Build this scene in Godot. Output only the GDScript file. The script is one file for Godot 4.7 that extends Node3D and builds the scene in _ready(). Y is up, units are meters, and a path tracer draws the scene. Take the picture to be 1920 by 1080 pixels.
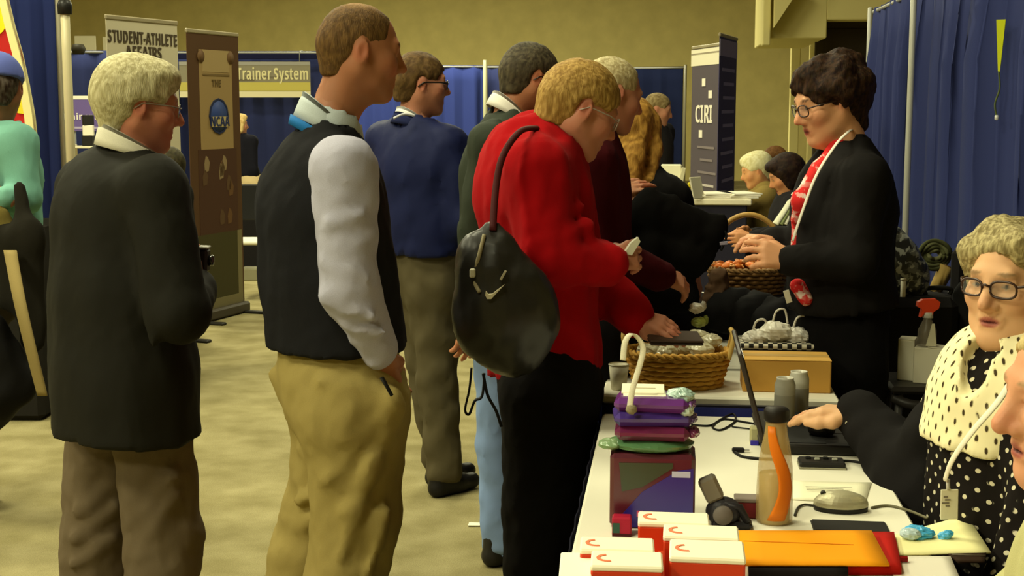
extends Node3D
# A registration desk in a conference hall: a queue of visitors, two volunteers and a table of give-aways.
# x runs to the right across the row of tables, -z along it, metres, the camera stands over the origin.

const FOCAL := 2600.0            # in pixels of the 1920 x 1080 frame
const EYE := 1.57
var turn_left := deg_to_rad(6.53)
var tilt_down := atan(340.0 / FOCAL)
var eye := Vector3(0, EYE, 0)
var level: Vector3               # level direction of view
var side: Vector3                # to the right of it
var ahead: Vector3
var above: Vector3
var jobs: Array = []             # [skins, MeshInstance3D]
var count := {}
var tex := {}
var mats := {}


# ------------------------------------------------------------------ measuring
func ray(px: float, py: float) -> Vector3:
	return ahead + side * ((px - 960.0) / FOCAL) - above * ((py - 540.0) / FOCAL)


func at(px: float, py: float, dist: float) -> Vector3:      # on the upright plane at that level distance
	var r := ray(px, py)
	return eye + r * (dist / r.dot(level))


func on(px: float, py: float, h: float) -> Vector3:         # on the level plane at that height
	var r := ray(px, py)
	return eye + r * ((h - EYE) / r.y)


func drop(p: Vector3, h := 0.0) -> Vector3:
	return Vector3(p.x, h, p.z)


# ------------------------------------------------------------------ naming
func numbered(called: String) -> String:
	var n: int = count.get(called, 0)
	count[called] = n + 1
	return called if n == 0 else "%s_%03d" % [called, n]


func tag(o: Node, label := "", category := "", group := "", kind := "") -> Node:
	if label: o.set_meta("label", label)
	if category: o.set_meta("category", category)
	if group: o.set_meta("group", group)
	if kind: o.set_meta("kind", kind)
	return o


func thing(called: String, label: String, category: String, where := Vector3.ZERO, turn := 0.0, group := "") -> Node3D:
	var o := Node3D.new()
	o.name = numbered(called)
	add_child(o)
	o.position = where
	o.rotation.y = turn
	tag(o, label, category, group)
	return o


func part(called: String, mesh: Mesh, m: Material, parent: Node = self, where := Vector3.ZERO, turn := Vector3.ZERO) -> MeshInstance3D:
	var o := MeshInstance3D.new()
	o.name = numbered(called) if parent == self else called
	o.mesh = mesh
	if m: o.material_override = m
	o.cast_shadow = GeometryInstance3D.SHADOW_CASTING_SETTING_ON
	parent.add_child(o, true)
	o.position = where
	o.rotation = turn
	return o


# ------------------------------------------------------------------ materials
func noise_tex(key: String, freq: float, size: int, lo: Color, hi: Color, type := FastNoiseLite.TYPE_SIMPLEX_SMOOTH, octaves := 4) -> NoiseTexture2D:
	if not tex.has(key):
		var n := FastNoiseLite.new()
		n.seed = key.length() * 7 + 3
		n.noise_type = type
		n.frequency = freq
		n.fractal_octaves = octaves
		var t := NoiseTexture2D.new()
		t.width = size
		t.height = size
		t.seamless = true
		t.noise = n
		var g := Gradient.new()
		g.set_color(0, lo)
		g.set_color(1, hi)
		t.color_ramp = g
		tex[key] = t
	return tex[key]


func mat(c: Color, rough := 0.8, spec := 0.3) -> StandardMaterial3D:
	var key := "%s %s %s" % [c, rough, spec]
	if not mats.has(key):
		var m := StandardMaterial3D.new()
		m.albedo_color = c
		m.roughness = rough
		m.metallic_specular = spec
		mats[key] = m
	return mats[key]


func rgb(r: float, g: float, b: float) -> Color:
	return Color(r / 255.0, g / 255.0, b / 255.0)


func cloth(c: Color, rough := 0.92, weave := 90.0, relief := 0.06, sheen := 0.0) -> StandardMaterial3D:
	var key := "cloth %s %s %s %s" % [c, rough, weave, relief]
	if not mats.has(key):
		var m := StandardMaterial3D.new()
		m.albedo_color = c
		m.albedo_texture = noise_tex("weave", 0.09, 256, Color(0.86, 0.86, 0.86), Color(1, 1, 1), FastNoiseLite.TYPE_SIMPLEX, 3)
		m.uv1_triplanar = true
		m.uv1_world_triplanar = true
		m.uv1_scale = Vector3.ONE * weave * 0.2
		m.roughness = rough
		m.metallic_specular = 0.2
		m.heightmap_enabled = true
		m.heightmap_texture = noise_tex("weave", 0.09, 256, Color(0.8, 0.8, 0.8), Color(1, 1, 1))
		m.heightmap_scale = relief
		if sheen > 0.0:
			m.rim_enabled = true
			m.rim = sheen
			m.rim_tint = 0.6
		mats[key] = m
	return mats[key]


func skin_mat() -> StandardMaterial3D:
	if not mats.has("skin"):
		var m := StandardMaterial3D.new()
		m.vertex_color_use_as_albedo = true
		m.roughness = 0.52
		m.metallic_specular = 0.35
		m.subsurf_scatter_enabled = true
		m.subsurf_scatter_strength = 0.08
		mats["skin"] = m
	return mats["skin"]


func hair_mat(c: Color) -> StandardMaterial3D:
	var key := "hair %s" % c
	if not mats.has(key):
		var m := StandardMaterial3D.new()
		m.vertex_color_use_as_albedo = true
		m.albedo_color = Color.WHITE
		m.roughness = 0.62
		m.metallic_specular = 0.25
		m.heightmap_enabled = true
		m.heightmap_texture = noise_tex("strands", 0.05, 256, Color.BLACK, Color.WHITE, FastNoiseLite.TYPE_SIMPLEX, 3)
		m.heightmap_scale = 0.12
		m.uv1_triplanar = true
		m.uv1_scale = Vector3(26, 3.5, 26)
		mats[key] = m
	return mats[key]


# ------------------------------------------------------------------ solid shapes
class Shape:
	var st := SurfaceTool.new()

	func _init(smooth := false) -> void:
		st.begin(Mesh.PRIMITIVE_TRIANGLES)
		st.set_smooth_group(0 if smooth else -1)

	func smooth(on: bool) -> Shape:
		st.set_smooth_group(0 if on else -1)
		return self

	func tri(a: Vector3, b: Vector3, c: Vector3) -> void:
		st.add_vertex(a)
		st.add_vertex(b)
		st.add_vertex(c)

	func quad(a: Vector3, b: Vector3, c: Vector3, d: Vector3) -> void:     # clockwise from the front
		tri(a, b, c)
		tri(a, c, d)

	func box(c: Vector3, size: Vector3, bevel := 0.0, b := Basis()) -> Shape:
		var h := size * 0.5
		var e := minf(bevel, minf(h.x, minf(h.y, h.z)) * 0.9)
		var ax := [Vector3.RIGHT, Vector3.UP, Vector3.BACK]
		for i in 3:
			for s: float in [-1.0, 1.0]:
				var n: Vector3 = ax[i] * s
				var u: Vector3 = ax[(i + 1) % 3]
				var v: Vector3 = ax[(i + 2) % 3]
				var o: Vector3 = n * h[i]
				var hu: Vector3 = u * (h[(i + 1) % 3] - e)
				var hv: Vector3 = v * (h[(i + 2) % 3] - e)
				var q := [o - hu - hv, o - hu + hv, o + hu + hv, o + hu - hv]
				if s < 0: q.reverse()
				quad(c + b * q[0], c + b * q[1], c + b * q[2], c + b * q[3])
		if e > 0.0:
			for i in 3:
				var j := (i + 1) % 3
				var k := (i + 2) % 3
				for sj: float in [-1.0, 1.0]:
					for sk: float in [-1.0, 1.0]:
						var p1 := Vector3.ZERO
						p1[j] = sj * h[j]
						p1[k] = sk * (h[k] - e)
						var p2 := Vector3.ZERO
						p2[j] = sj * (h[j] - e)
						p2[k] = sk * h[k]
						var lx := Vector3.ZERO
						lx[i] = h[i] - e
						if sj * sk > 0:
							quad(c + b * (p1 - lx), c + b * (p2 - lx), c + b * (p2 + lx), c + b * (p1 + lx))
						else:
							quad(c + b * (p1 + lx), c + b * (p2 + lx), c + b * (p2 - lx), c + b * (p1 - lx))
			for sx: float in [-1.0, 1.0]:
				for sy: float in [-1.0, 1.0]:
					for sz: float in [-1.0, 1.0]:
						var a := Vector3(sx * h.x, sy * (h.y - e), sz * (h.z - e))
						var d := Vector3(sx * (h.x - e), sy * h.y, sz * (h.z - e))
						var f := Vector3(sx * (h.x - e), sy * (h.y - e), sz * h.z)
						if sx * sy * sz > 0: tri(c + b * a, c + b * f, c + b * d)
						else: tri(c + b * a, c + b * d, c + b * f)
		return self

	func tube(pts: PackedVector3Array, r0: float, r1 := -1.0, seg := 8, flat := 1.0) -> Shape:
		if r1 < 0.0: r1 = r0
		var n := pts.size()
		var up := Vector3.UP
		var last := PackedVector3Array()
		for i in n:
			var d := (pts[mini(i + 1, n - 1)] - pts[maxi(i - 1, 0)]).normalized()
			if absf(d.dot(up)) > 0.95: up = Vector3.RIGHT if absf(d.x) < 0.9 else Vector3.BACK
			var x := d.cross(up).normalized()
			up = x.cross(d).normalized()
			var r := lerpf(r0, r1, float(i) / maxi(1, n - 1))
			var ring := PackedVector3Array()
			for j in seg:
				var a := TAU * j / seg
				ring.append(pts[i] + x * cos(a) * r + up * sin(a) * r * flat)
			if i == 0:
				for j in range(1, seg - 1): tri(ring[0], ring[j + 1], ring[j])
			else:
				for j in seg:
					var k := (j + 1) % seg
					quad(last[j], last[k], ring[k], ring[j])
			if i == n - 1:
				for j in range(1, seg - 1): tri(ring[0], ring[j], ring[j + 1])
			last = ring
		return self

	func lathe(prof: PackedVector2Array, seg := 24, c := Vector3.ZERO, sx := 1.0, sz := 1.0) -> Shape:
		for i in prof.size() - 1:
			for j in seg:
				var a := TAU * j / seg
				var b := TAU * (j + 1) / seg
				var p := prof[i]
				var q := prof[i + 1]
				var ua := Vector3(cos(a) * sx, 0, sin(a) * sz)
				var ub := Vector3(cos(b) * sx, 0, sin(b) * sz)
				var p0 := c + ua * p.x + Vector3.UP * p.y
				var p1 := c + ub * p.x + Vector3.UP * p.y
				var q0 := c + ua * q.x + Vector3.UP * q.y
				var q1 := c + ub * q.x + Vector3.UP * q.y
				if p.x < 1e-5: tri(p0, q1, q0)
				elif q.x < 1e-5: tri(p0, p1, q0)
				else: quad(p0, p1, q1, q0)
		return self

	# a slab from a grid of points: rows of equal length, given thickness
	func slab(rows: Array, thick: float) -> Shape:
		var nr := rows.size()
		var nc: int = rows[0].size()
		var nor := []
		for i in nr:
			var line := PackedVector3Array()
			for j in nc:
				var du: Vector3 = rows[i][mini(j + 1, nc - 1)] - rows[i][maxi(j - 1, 0)]
				var dv: Vector3 = rows[mini(i + 1, nr - 1)][j] - rows[maxi(i - 1, 0)][j]
				line.append(du.cross(dv).normalized() * thick * 0.5)
			nor.append(line)
		for i in nr - 1:
			for j in nc - 1:
				var a: Vector3 = rows[i][j]
				var b: Vector3 = rows[i][j + 1]
				var c: Vector3 = rows[i + 1][j + 1]
				var d: Vector3 = rows[i + 1][j]
				quad(a + nor[i][j], d + nor[i + 1][j], c + nor[i + 1][j + 1], b + nor[i][j + 1])
				quad(a - nor[i][j], b - nor[i][j + 1], c - nor[i + 1][j + 1], d - nor[i + 1][j])
		for i in nr - 1:
			for j: int in [0, nc - 1]:
				var a: Vector3 = rows[i][j]
				var d: Vector3 = rows[i + 1][j]
				if j == 0: quad(a - nor[i][j], d - nor[i + 1][j], d + nor[i + 1][j], a + nor[i][j])
				else: quad(a + nor[i][j], d + nor[i + 1][j], d - nor[i + 1][j], a - nor[i][j])
		for j in nc - 1:
			for i: int in [0, nr - 1]:
				var a: Vector3 = rows[i][j]
				var b: Vector3 = rows[i][j + 1]
				if i == 0: quad(a + nor[i][j], b + nor[i][j + 1], b - nor[i][j + 1], a - nor[i][j])
				else: quad(a - nor[i][j], b - nor[i][j + 1], b + nor[i][j + 1], a + nor[i][j])
		return self

	# an outline in the x-y plane, given depth along z, centred
	func plate(outline: PackedVector2Array, depth: float, t := Transform3D()) -> Shape:
		var o := outline
		if Geometry2D.is_polygon_clockwise(o): o.reverse()
		var ids := Geometry2D.triangulate_polygon(o)
		var z := Vector3(0, 0, depth * 0.5)
		for i in range(0, ids.size(), 3):
			var a := Vector3(o[ids[i]].x, o[ids[i]].y, 0)
			var b := Vector3(o[ids[i + 1]].x, o[ids[i + 1]].y, 0)
			var c := Vector3(o[ids[i + 2]].x, o[ids[i + 2]].y, 0)
			if (b - a).cross(c - a).z < 0:
				var s := b
				b = c
				c = s
			tri(t * (a + z), t * (c + z), t * (b + z))
			tri(t * (a - z), t * (b - z), t * (c - z))
		for i in o.size():
			var a := Vector3(o[i].x, o[i].y, 0)
			var b := Vector3(o[(i + 1) % o.size()].x, o[(i + 1) % o.size()].y, 0)
			quad(t * (a - z), t * (a + z), t * (b + z), t * (b - z))
		return self

	func done() -> ArrayMesh:
		st.generate_normals()
		st.index()
		return st.commit()


func curve(pts: Array, steps := 6) -> PackedVector3Array:       # a smooth line through points
	var out := PackedVector3Array()
	for i in pts.size() - 1:
		var p0: Vector3 = pts[maxi(i - 1, 0)]
		var p3: Vector3 = pts[mini(i + 2, pts.size() - 1)]
		for k in steps:
			out.append((pts[i] as Vector3).cubic_interpolate(pts[i + 1], p0, p3, float(k) / steps))
	out.append(pts[-1])
	return out


func lettering(text: String, height: float, m: Material, parent: Node, where: Vector3, turn: Vector3, font := "Droid Sans", weight := 700, called := "lettering", wide := 1.0) -> MeshInstance3D:
	var f := SystemFont.new()
	f.font_names = PackedStringArray([font])
	f.font_weight = weight
	var t := TextMesh.new()
	t.font = f
	t.text = text
	t.font_size = 32
	t.pixel_size = height / 23.0
	t.depth = 0.004
	t.curve_step = 2.0
	var o := part(called, t, m, parent, where, turn)
	o.scale = Vector3(wide, 1, 1)
	return o


# ------------------------------------------------------------------ soft bodies: a field of limbs, meshed as surface nets
class Prim:
	var kind := 0                  # 0 tapered limb, 1 ellipsoid, 2 half space
	var op := 0                    # 0 join, 1 carve, 2 keep the inside only
	var a := Vector3.ZERO
	var ax := Vector3.ZERO
	var il := 0.0
	var ra := 0.0
	var dr := 0.0
	var w := Vector3.ZERO
	var g := 0.0
	var k := 0.02
	var lip := 1.0
	var big := 0.0
	var m := Basis()

	func e(p: Vector3) -> float:
		if kind == 0:
			var v := p - a
			var t := clampf(v.dot(ax) * il, 0.0, 1.0)
			v -= ax * t
			if g != 0.0: v += w * (v.dot(w) * g)
			return v.length() - ra - dr * t
		if kind == 1:
			return ((m * (p - a)).length() - 1.0) * ra
		return (p - a).dot(ax)


class Blob:
	var prims: Array[Prim] = []
	var cell := 0.012
	var amp := 0.0
	var nscale := Vector3.ONE
	var noise: FastNoiseLite
	var amp2 := 0.0
	var nscale2 := Vector3.ONE
	var base := Color.WHITE
	var tints: Array = []          # [centre, basis, colour, share, softness]
	var streak := 0.0              # strand-like variation of the colour
	var streak_scale := Vector3.ONE
	var streak_to := Color.WHITE
	var verts := PackedVector3Array()
	var norms := PackedVector3Array()
	var cols := PackedColorArray()
	var idx := PackedInt32Array()

	func _init(size := 0.012) -> void:
		cell = size

	func cap(a: Vector3, b: Vector3, ra: float, rb: float, k := 0.02, w := Vector3.ZERO, f := 1.0, op := 0) -> Prim:
		var p := Prim.new()
		p.a = a
		p.ax = b - a
		p.il = 1.0 / maxf(p.ax.length_squared(), 1e-9)
		p.ra = ra
		p.dr = rb - ra
		p.k = k
		p.op = op
		if f != 1.0:
			p.w = w
			p.g = 1.0 / f - 1.0
			p.lip = maxf(1.0, 1.0 / f)
		p.big = maxf(ra, rb) * maxf(1.0, f)
		prims.append(p)
		return p

	func chain(pts: Array, r: Array, k := 0.02, w := Vector3.ZERO, f := 1.0) -> void:
		for i in pts.size() - 1: cap(pts[i], pts[i + 1], r[i], r[i + 1], k, w, f)

	func ell(c: Vector3, r: Vector3, b := Basis(), k := 0.02, op := 0) -> Prim:
		var p := Prim.new()
		p.kind = 1
		p.a = c
		p.m = Basis(b.x / r.x, b.y / r.y, b.z / r.z).transposed()
		p.ra = minf(r.x, minf(r.y, r.z))
		p.big = maxf(r.x, maxf(r.y, r.z))
		p.k = k
		p.op = op
		prims.append(p)
		return p

	func cut(point: Vector3, outward: Vector3, k := 0.004) -> Prim:
		var p := Prim.new()
		p.kind = 2
		p.op = 2
		p.a = point
		p.ax = outward.normalized()
		p.k = k
		prims.append(p)
		return p

	func tint(c: Vector3, r: Vector3, b: Basis, col: Color, share := 1.0, soft := 0.5) -> void:
		tints.append([c, Basis(b.x / r.x, b.y / r.y, b.z / r.z).transposed(), col, share, soft])

	func value(p: Vector3, act: Array) -> float:
		var d := 1000.0
		for q: Prim in act:
			var e: float
			if q.kind == 0:
				var v := p - q.a
				var t := clampf(v.dot(q.ax) * q.il, 0.0, 1.0)
				v -= q.ax * t
				if q.g != 0.0: v += q.w * (v.dot(q.w) * q.g)
				e = v.length() - q.ra - q.dr * t
			elif q.kind == 1:
				e = ((q.m * (p - q.a)).length() - 1.0) * q.ra
			else:
				e = (p - q.a).dot(q.ax)
			if q.op == 0:
				var h := maxf(q.k - absf(d - e), 0.0)
				d = minf(d, e) - h * h * 0.25 / q.k
			else:
				if q.op == 1: e = -e
				var h := maxf(q.k - absf(d - e), 0.0)
				d = maxf(d, e) + h * h * 0.25 / q.k
		if absf(d) > amp + amp2 + cell * 2.0: return d
		if amp > 0.0: d += amp * noise.get_noise_3dv(p * nscale)
		if amp2 > 0.0: d += amp2 * noise.get_noise_3dv(p * nscale2 + Vector3(7, 3, 5))
		return d

	func near(c: Vector3, half: float, from: Array) -> Array:     # [state, prims] of a cube
		var act := []
		var inside := false
		var joins := 0
		var cuts := 0
		var pad := half + amp + amp2 + cell
		for q: Prim in from:
			var e := q.e(c)
			if q.op == 0:
				if e < pad * q.lip + q.k:
					act.append(q)
					joins += 1
					if e < -pad * q.lip: inside = true
			elif q.op == 1:
				if e < -pad * q.lip - q.k: return [1, act]
				if e < pad * q.lip + q.k:
					act.append(q)
					cuts += 1
			else:
				if e > pad + q.k: return [1, act]
				if e > -pad - q.k:
					act.append(q)
					cuts += 1
		if joins == 0: return [1, act]
		if inside and cuts == 0: return [-1, act]
		return [0, act]

	func run() -> void:
		var lo := Vector3.ONE * 1e6
		var hi := -lo
		for q in prims:
			if q.op != 0: continue
			var r := Vector3.ONE * (q.big + q.k * 0.5)
			lo = lo.min(q.a - r).min(q.a + q.ax - r)
			hi = hi.max(q.a + r).max(q.a + q.ax + r)
		var m := Vector3.ONE * (cell * 3.0 + amp + amp2)
		lo -= m
		hi += m
		var nx := int(ceil((hi.x - lo.x) / cell / 16.0)) * 16 + 1
		var ny := int(ceil((hi.y - lo.y) / cell / 16.0)) * 16 + 1
		var nz := int(ceil((hi.z - lo.z) / cell / 16.0)) * 16 + 1
		var sy := nx
		var sz := nx * ny
		var val := PackedFloat32Array()
		val.resize(nx * ny * nz)
		val.fill(1.0)
		var blocks := PackedInt32Array()
		var h16 := cell * 8.0 * 1.7321
		var h4 := cell * 2.0 * 1.7321
		var mid4 := Vector3.ONE * cell * 1.5
		for bz in range(0, nz - 1, 16):
			for by in range(0, ny - 1, 16):
				for bx in range(0, nx - 1, 16):
					var c := lo + Vector3(bx + 7.5, by + 7.5, bz + 7.5) * cell
					var big := near(c, h16, prims)
					if big[0] == 1: continue
					for z in range(bz, bz + 16, 4):
						for y in range(by, by + 16, 4):
							for x in range(bx, bx + 16, 4):
								var p0 := lo + Vector3(x, y, z) * cell
								var st: int = big[0]
								var act: Array = big[1]
								if st == 0:
									var small := near(p0 + mid4, h4, act)
									st = small[0]
									act = small[1]
								if st == 1: continue
								var b0 := x + y * sy + z * sz
								if st == -1:
									for k in 4:
										for j in 4:
											var b := b0 + j * sy + k * sz
											val[b] = -1.0
											val[b + 1] = -1.0
											val[b + 2] = -1.0
											val[b + 3] = -1.0
									continue
								blocks.append(b0)
								for k in 4:
									for j in 4:
										var b := b0 + j * sy + k * sz
										var p := p0 + Vector3(0, j * cell, k * cell)
										for i in 4:
											val[b + i] = value(p, act)
											p.x += cell
		# one vertex in each cell that the surface crosses
		var vid := PackedInt32Array()
		vid.resize(val.size())
		vid.fill(-1)
		var cells := PackedInt32Array()
		var cx := [0, 1, 0, 1, 0, 1, 0, 1]
		var off := PackedInt32Array([0, 1, sy, sy + 1, sz, sz + 1, sz + sy, sz + sy + 1])
		var edges := PackedInt32Array([0, 1, 2, 3, 4, 5, 6, 7, 0, 2, 1, 3, 4, 6, 5, 7, 0, 4, 1, 5, 2, 6, 3, 7])
		var corner := PackedVector3Array([Vector3(0, 0, 0), Vector3(1, 0, 0), Vector3(0, 1, 0), Vector3(1, 1, 0), Vector3(0, 0, 1), Vector3(1, 0, 1), Vector3(0, 1, 1), Vector3(1, 1, 1)])
		var last := val.size() - sz - sy - 2
		for b0 in blocks:
			for k in 4:
				for j in 4:
					for i in 4:
						var b := b0 + i + j * sy + k * sz
						if b > last: continue
						var s := val[b] < 0.0
						if (val[b + 1] < 0.0) == s and (val[b + sy] < 0.0) == s and (val[b + sz] < 0.0) == s and (val[b + sy + 1] < 0.0) == s and (val[b + sz + 1] < 0.0) == s and (val[b + sz + sy] < 0.0) == s and (val[b + sz + sy + 1] < 0.0) == s:
							continue
						var sum := Vector3.ZERO
						var n := 0
						for e in range(0, 24, 2):
							var v0 := val[b + off[edges[e]]]
							var v1 := val[b + off[edges[e + 1]]]
							if (v0 < 0.0) != (v1 < 0.0):
								sum += corner[edges[e]].lerp(corner[edges[e + 1]], v0 / (v0 - v1))
								n += 1
						vid[b] = verts.size()
						cells.append(b)
						var z := b / sz
						var y := (b - z * sz) / sy
						verts.append(lo + (Vector3(b - z * sz - y * sy, y, z) + sum / n) * cell)
		var steps := PackedInt32Array([1, sy, sz])
		for b in cells:
			var s := val[b] < 0.0
			for ax in 3:
				var d := steps[ax]
				if (val[b + d] < 0.0) == s: continue
				var u := steps[(ax + 1) % 3]
				var v := steps[(ax + 2) % 3]
				if b < u + v: continue
				var q0 := vid[b]
				var q1 := vid[b - u]
				var q2 := vid[b - u - v]
				var q3 := vid[b - v]
				if q1 < 0 or q2 < 0 or q3 < 0: continue
				if s: idx.append_array([q0, q2, q1, q0, q3, q2])
				else: idx.append_array([q0, q1, q2, q0, q2, q3])
		norms.resize(verts.size())
		for i in range(0, idx.size(), 3):
			var a := verts[idx[i]]
			var n := (verts[idx[i + 2]] - a).cross(verts[idx[i + 1]] - a)
			norms[idx[i]] += n
			norms[idx[i + 1]] += n
			norms[idx[i + 2]] += n
		cols.resize(verts.size())
		for i in verts.size():
			norms[i] = norms[i].normalized()
			var p := verts[i]
			var col := base
			if streak > 0.0:
				col = col.lerp(streak_to, clampf(0.5 + streak * noise.get_noise_3dv(p * streak_scale), 0.0, 1.0))
			for t: Array in tints:
				var e: float = ((t[1] as Basis) * (p - (t[0] as Vector3))).length()
				if e < 1.0: col = col.lerp(t[2], t[3] * smoothstep(0.0, t[4], 1.0 - e))
			cols[i] = col.srgb_to_linear()


func soft(called: String, skins: Array, m: Material, parent: Node) -> MeshInstance3D:
	var o := part(called, null, m, parent)
	jobs.append([skins, o])
	return o


func grow() -> void:                 # mesh every field, then hand the meshes out
	var all := []
	for j in jobs: all.append_array(j[0])
	var id := WorkerThreadPool.add_group_task(func(i: int) -> void: all[i].run(), all.size(), 4, true)
	WorkerThreadPool.wait_for_group_task_completion(id)
	for j in jobs:
		var v := PackedVector3Array()
		var n := PackedVector3Array()
		var c := PackedColorArray()
		var x := PackedInt32Array()
		var o: MeshInstance3D = j[1]
		var shift := Vector3.ZERO
		var up: Node = o.get_parent()
		while up is Node3D and up != self:
			shift += up.position
			up = up.get_parent()
		for s: Blob in j[0]:
			var first := v.size()
			for i in s.verts.size(): s.verts[i] -= shift
			if first > 0:
				for i in s.idx.size(): s.idx[i] += first
			v.append_array(s.verts)
			n.append_array(s.norms)
			c.append_array(s.cols)
			x.append_array(s.idx)
		var arr := []
		arr.resize(Mesh.ARRAY_MAX)
		arr[Mesh.ARRAY_VERTEX] = v
		arr[Mesh.ARRAY_NORMAL] = n
		arr[Mesh.ARRAY_COLOR] = c
		arr[Mesh.ARRAY_INDEX] = x
		var mesh := ArrayMesh.new()
		if v.size(): mesh.add_surface_from_arrays(Mesh.PRIMITIVE_TRIANGLES, arr)
		else: print("nothing grew: ", o.name, " of ", o.get_parent().name)
		o.mesh = mesh


const LAMP := Color(1.0, 0.985, 0.82)
const LAMP_POWER := 21.0


func _ready() -> void:
	# camera, surroundings, lights
	side = Vector3(cos(turn_left), 0, -sin(turn_left))
	level = Vector3(-sin(turn_left), 0, -cos(turn_left))
	ahead = level * cos(tilt_down) + Vector3.DOWN * sin(tilt_down)
	above = level * sin(tilt_down) + Vector3.UP * cos(tilt_down)
	var cam := Camera3D.new()
	cam.name = "view"
	cam.position = eye
	cam.rotation = Vector3(-tilt_down, turn_left, 0)
	cam.fov = rad_to_deg(2.0 * atan(540.0 / FOCAL))
	cam.near = 0.05
	cam.far = 100.0
	add_child(cam)
	cam.current = true
	var env := Environment.new()
	env.background_mode = Environment.BG_COLOR
	env.background_color = Color(0.01, 0.01, 0.01)
	env.tonemap_mode = Environment.TONE_MAPPER_LINEAR
	env.tonemap_exposure = 1.0
	env.sdfgi_enabled = true
	env.ssao_enabled = true
	env.ssil_enabled = true
	var we := WorldEnvironment.new()
	we.name = "surroundings"
	we.environment = env
	add_child(we)
	lights()
	ripple.frequency = 1.0
	ripple.noise_type = FastNoiseLite.TYPE_SIMPLEX_SMOOTH
	ripple.fractal_type = FastNoiseLite.FRACTAL_NONE
	ripple.seed = 5
	room()
	curtains()
	banners()
	tables()
	far_people()
	queue()
	desk_people()
	goods()
	grow()


# ------------------------------------------------------------------ people
var ripple := FastNoiseLite.new()
const SKIN := Color(0.68, 0.48, 0.36)


func dir_to(yaw: float) -> Vector3:              # 0 looks away from the camera, 90 to the right, -90 to the left
	return (level * cos(deg_to_rad(yaw)) + side * sin(deg_to_rad(yaw))).normalized()


func turned(yaw: float, pitch := 0.0, roll := 0.0) -> Basis:   # columns: right, up, front
	var f := dir_to(yaw)
	var r := f.cross(Vector3.UP).normalized()
	var u := Vector3.UP
	f = f.rotated(r, deg_to_rad(-pitch))
	u = u.rotated(r, deg_to_rad(-pitch))
	r = r.rotated(f, deg_to_rad(roll))
	u = u.rotated(f, deg_to_rad(roll))
	return Basis(r, u, f)


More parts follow.
